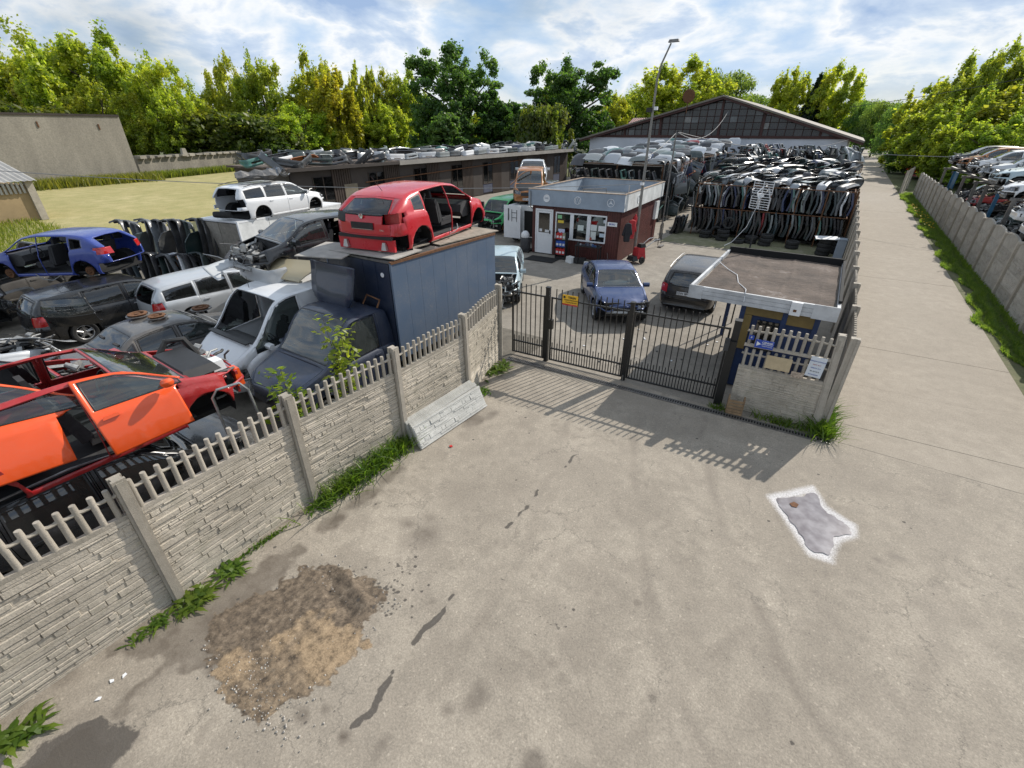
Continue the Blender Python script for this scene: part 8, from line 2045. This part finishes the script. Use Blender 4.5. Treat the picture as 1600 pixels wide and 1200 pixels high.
# ------------------------------------------------------------------ poles, wires, small things
def lamp_post():
    root = empty('street_lamp', (-7.3, 21.45, 0), 0, 'tall thin lamp post with bent top beside the cabin', 'street lamp')
    MB().tube([(0, 0, 0), (0, 0, 3), (.02, 0, 6), (.03, 0, 7.2), (.12, .02, 7.7), (.38, .05, 8.35)], [.07, .06, .045, .04, .035, .03], 10).build('pole', simple('galvanised_pole', (.24, .23, .21), .6, .3, .3, 4), root)
    MB().box((.48, .06, 8.42), (.42, .16, .09), M=None, taper=.8).build('lamp_head', M['steel'], root, smooth=False)
    MB().box((-.12, 0, 6.15), (.24, .14, .16)).build('floodlight', M['plastic'], root, smooth=False); MB().box((.14, 0, 6.2), (.14, .1, .12)).build('camera', M['white'], root, smooth=False)
    MB().tube([(-.12, 0, 6.15), (.14, 0, 6.2)], .02, 6).build('bracket', M['steel'], root)
    MB().box((.0, -.1, 3.35), (.14, .14, .1)).build('insulator', M['white'], root, smooth=False)
lamp_post()
p2 = empty('cable_pole', (-7.75, 26.9, 0), 0, 'thin pole at the rear corner of the cabin carrying cables', 'pole')
MB().tube([(0, 0, 0), (0, 0, 5.4)], [.05, .035], 8).build('pole', M['steel'], p2); MB().box((0, 0, 5.35), (.3, .06, .06)).build('cross_arm', M['plastic'], p2, smooth=False)
def antenna():
    root = empty('grid_antenna', (-1.75, 15.4, 0), R(-28), 'white grid television antenna on a pole behind the booth', 'antenna')
    MB().tube([(0, 0, 0), (0, 0, 4.2)], .022, 8).build('mast', M['plastic'], root)
    for z0, z1 in ((3.47, 3.79), (3.87, 4.19)):
        for k in range(6): MB().tube([(-.3, -.06, z0 + k * (z1 - z0) / 5), (.3, -.06, z0 + k * (z1 - z0) / 5)], .009, 5).build('rod', M['white'], root)
        for x in (-.3, 0, .3): MB().tube([(x, -.06, z0), (x, -.06, z1)], .009, 5).build('frame_rod', M['white'], root)
    MB().tube([(-.05, -.12, 3.6), (.05, -.2, 3.75), (-.05, -.2, 3.9), (.05, -.12, 4.05)], .02, 6).build('dipole', M['white'], root); MB().box((0, -.1, 3.83), (.12, .12, .1)).build('amplifier', M['white'], root, smooth=False)
    MB().tube([(0, -.05, 3.75), (-.2, -.1, 2.95), (-.42, -.3, 2.5), (-.5, -.5, 2.40)], .007, 6).build('lead', M['white'], root)
antenna()
def wire(name, a, b, sag, r, label, mat='wire'):
    a, b = Vector(a), Vector(b); pts = []
    for t in np.linspace(0, 1, 21):
        p = a.lerp(b, t); p.z -= sag * 4 * t * (1 - t); pts.append(tuple(p))
    tag(MB().tube(pts, r, 5).build(name, M[mat]), label, 'cable', 'overhead cables')
wire('overhead_cable', (-26, 2.0, 4.6), (-7.3, 21.4, 3.35), .45, .012, 'thin pale overhead cable crossing from the left edge to the lamp post')
wire('overhead_cable', (-7.75, 26.9, 5.35), (-12, 59.5, 7.2), 1.2, .018, 'cable sagging from the cabin pole up to the hall gable')
wire('overhead_cable', (-7.75, 26.9, 5.35), (-.5, 59.4, 4.6), .8, .014, 'cable running from the cabin pole to the right end of the hall')
wire('overhead_cable', (-7.3, 21.4, 4.4), (-7.75, 26.9, 5.3), .1, .014, 'short cable between lamp post and cabin pole')
wire('overhead_cable', (-4.0, 43, 4.2), (22, 27, 5.2), .5, .016, 'cable crossing the lane towards the steel rack')
wire('overhead_cable', (-2, 90, 8.2), (30, 45, 13.5), .8, .03, 'dark cable hanging in front of the trees right of the lane', 'plastic')
def cabin_front():
    ang = R(3)
    def at_(a, b): return (a, b, 0)
    # oil can display
    r = empty('oil_display_stand', (-10.3, 19.75, 0), ang, 'red and blue display stand of oil cans beside the cabin door', 'stand')
    MB().bx(-.26, .26, -.14, .14, 0, .12).bx(-.27, -.24, -.14, .14, .12, 1.25).bx(.24, .27, -.14, .14, .12, 1.25).build('frame', M['plastic'], r, smooth=False)
    for row, (z, cs) in enumerate(((.22, [(.5, .03, .03)] * 3), (.58, [(.02, .08, .38)] * 3), (.93, [(.5, .03, .03), (.5, .03, .03), (.3, .3, .2)]))):
        MB().bx(-.24, .24, -.13, .13, z - .03, z).build('shelf', M['plastic'], r, smooth=False)
        for k, c in enumerate(cs):
            bt = MB(); bt.bx(-.235 + k * .16, -.09 + k * .16, -.12, .05, z, z + .27); bt.bx(-.18 + k * .16, -.14 + k * .16, -.06, -.02, z + .27, z + .31); o = bt.build('oil_can', simple('can%d%d' % (row, k), c, .35, 0, .15), r, smooth=False)
            MB().bx(-.215 + k * .16, -.11 + k * .16, -.124, -.121, z + .06, z + .16).build('label_patch', M['plate'], o, smooth=False)
    r = empty('counter_table', (-8.95, 19.85, 0), ang, 'dark table with small goods under the cabin window', 'table')
    MB().bx(-.6, .6, -.2, .2, .72, .76).build('table_top', M['plastic'], r, smooth=False)
    for x in (-.55, .55):
        for y in (-.16, .16): MB().bx(x - .02, x + .02, y - .02, y + .02, 0, .72).build('leg', M['plastic'], r, smooth=False)
    for k in range(9):
        c = pr.choice([(.02, .02, .025), (.05, .06, .09), (.3, .32, .34), (.03, .08, .2)]); s = pr.uniform(.05, .12)
        tag(MB().box((0, 0, s / 2), (s * 1.3, s, s), taper=.8).build('small_part', simple('small_part%d' % k, c, .5), None, (-9.45 + k * .125, 19.82 + pr.uniform(-.1, .1), .762), (0, 0, pr.uniform(0, 3)), smooth=False), 'small goods on the dark table under the cabin window', 'goods', 'small goods on the cabin table')
    for k in range(6):
        s = pr.uniform(.16, .3)
        tag(MB().box((0, 0, s / 2), (s * 1.3, s, s), taper=.85).build('parts_box', M['plastic'] if k % 3 else M['white_dirty'], None, (-9.6 + k * .28, 19.4 + pr.uniform(-.12, .1), 0), (0, 0, pr.uniform(-.4, .4)), smooth=False), 'small box of parts on the ground under the cabin table', 'box', 'boxes under the cabin table')
    # doormat
    tag(MB().bx(-.75, .75, -.45, .45, .004, .02).build('doormat', M['black'], None, (-11.0, 19.15, 0), (0, 0, ang), smooth=False), 'black rubber mat in front of the white cabin door', 'mat')
    # floor machine with a white hood
    r = empty('vacuum_machine', (-12.55, 20.1, 0), R(10), 'grey and white workshop vacuum left of the cabin door', 'vacuum')
    MB().lathe([(0, .12), (.24, .12), (.26, .2), (.24, .6), (.2, .68), (0, .7)], 18).build('drum', M['darkgrey'], r)
    MB().lathe([(.2, .7), (.22, .74), (.2, .9), (.1, 1.0), (0, 1.02)], 18).build('hood', M['white_plastic'], r); MB().bx(-.3, .3, -.28, .28, .03, .12).build('base', M['plastic'], r, smooth=False)
    MB().tube([(.2, 0, .5), (.42, .1, .6), (.5, .15, .3), (.4, .2, .06)], .03, 8).build('hose', M['darkgrey'], r)
    for (x, y) in ((-.25, -.25), (.25, -.25), (-.25, .25), (.25, .25)): MB().cyl((x - .02, y, .04), (x + .02, y, .04), .04, n=10).build('castor', M['plastic'], r)
    # red hanging overalls and machine on the right side
    redm = simple('red_cloth', (.42, .025, .03), .8, 0, .3, 6); dk = simple('dark_cloth', (.02, .02, .025), .9)
    def garment(x, y, z, m, lab, s=1.0):
        mb = MB(); n = 9
        prof = [(-.16, .0), (-.19, -.35), (-.15, -.75), (.13, -.78), (.18, -.35), (.16, 0), (.05, .06), (-.05, .06)]
        mb.prism([(p[0] * s, p[1] * s) for p in prof], -.06, .06, 'xz'); mb.prism([(-.16 * s, 0), (-.30 * s, -.45 * s), (-.22 * s, -.5 * s), (-.13 * s, -.12 * s)], -.045, .045, 'xz'); mb.prism([(.16 * s, 0), (.28 * s, -.45 * s), (.21 * s, -.5 * s), (.13 * s, -.12 * s)], -.045, .045, 'xz')
        o = mb.build('hanging_jacket', m, None, (x, y, z), (0, 0, R(60)), ang=25); bevel(o, .03, 2); tag(o, lab, 'jacket')
    garment(-7.42, 20.55, 1.75, dk, 'dark jacket hanging on the cabin corner'); garment(-7.35, 20.85, 1.85, redm, 'red jacket hanging on the cabin corner', 1.0)
    tag(MB().lathe([(0, 0), (.09, .01), (.10, .1), (.10, .5), (.05, .6), (.03, .66), (0, .67)], 14).build('fire_extinguisher', redm, None, (-7.4, 21.15, 1.45), (0, R(6), 0)), 'red fire extinguisher hung on the cabin side wall', 'extinguisher')
    r = empty('red_sweeper', (-6.95, 21.1, 0), R(60), 'red garden machine with handles beside the cabin corner', 'machine')
    MB().box((0, 0, .45), (.5, .42, .5), taper=.75).build('hopper', redm, r, smooth=False); MB().box((.1, 0, .78), (.3, .3, .16), taper=.8).build('engine_cover', M['plastic'], r, smooth=False)
    for s in (-1, 1):
        MB().lathe([(.03, -.04), (.15, -.04), (.16, 0), (.15, .04), (.03, .04)], 16, axis='y', closed=True, M=Matrix.Translation((0, s * .26, .16))).build('wheel', M['tyre'], r); MB().tube([(.2, s * .18, .7), (.7, s * .2, 1.0), (.95, s * .2, 1.02)], .018, 6).build('handle', M['alu'], r)
    MB().box((-.35, 0, .25), (.3, .5, .2), taper=.7).build('chute', M['plastic'], r, smooth=False)
    r = empty('hand_trolley', (-7.2, 25.0, 0), R(90), 'tubular hand trolley standing by the cabin side wall', 'trolley')
    MB().tube([(-.25, 0, .1), (-.25, 0, 1.1), (-.1, 0, 1.2), (.1, 0, 1.2), (.25, 0, 1.1), (.25, 0, .1)], .018, 6).build('frame', M['plastic'], r); MB().bx(-.28, .28, -.2, .0, .03, .06).build('foot_plate', M['steel'], r, smooth=False)
    tag(MB().bx(-1.5, 1.5, -.9, .9, .0, .012).build('grey_ground_sheet', M['fascia_grey'], None, (-3.6, 23.2, .002), (0, 0, R(5)), smooth=False), 'pale grey sheet lying flat on the yard behind the booth', 'sheet')
cabin_front()
# scraps on the yard floor behind the gate
for k in range(26):
    x_, y_ = pr.uniform(-5.5, -1.3), pr.uniform(10.3, 14)
    tag(MB().prism([(-.04, -.02), (0, .03), (.05, .01), (.02, -.03)], 0, .012).build('floor_scrap', M['plastic'] if k % 3 else M['white'], None, (x_, y_, .0), (0, 0, pr.uniform(0, 6)), smooth=False), 'tiny scrap of broken trim on the yard floor behind the gate', 'scrap', 'scraps behind the gate')
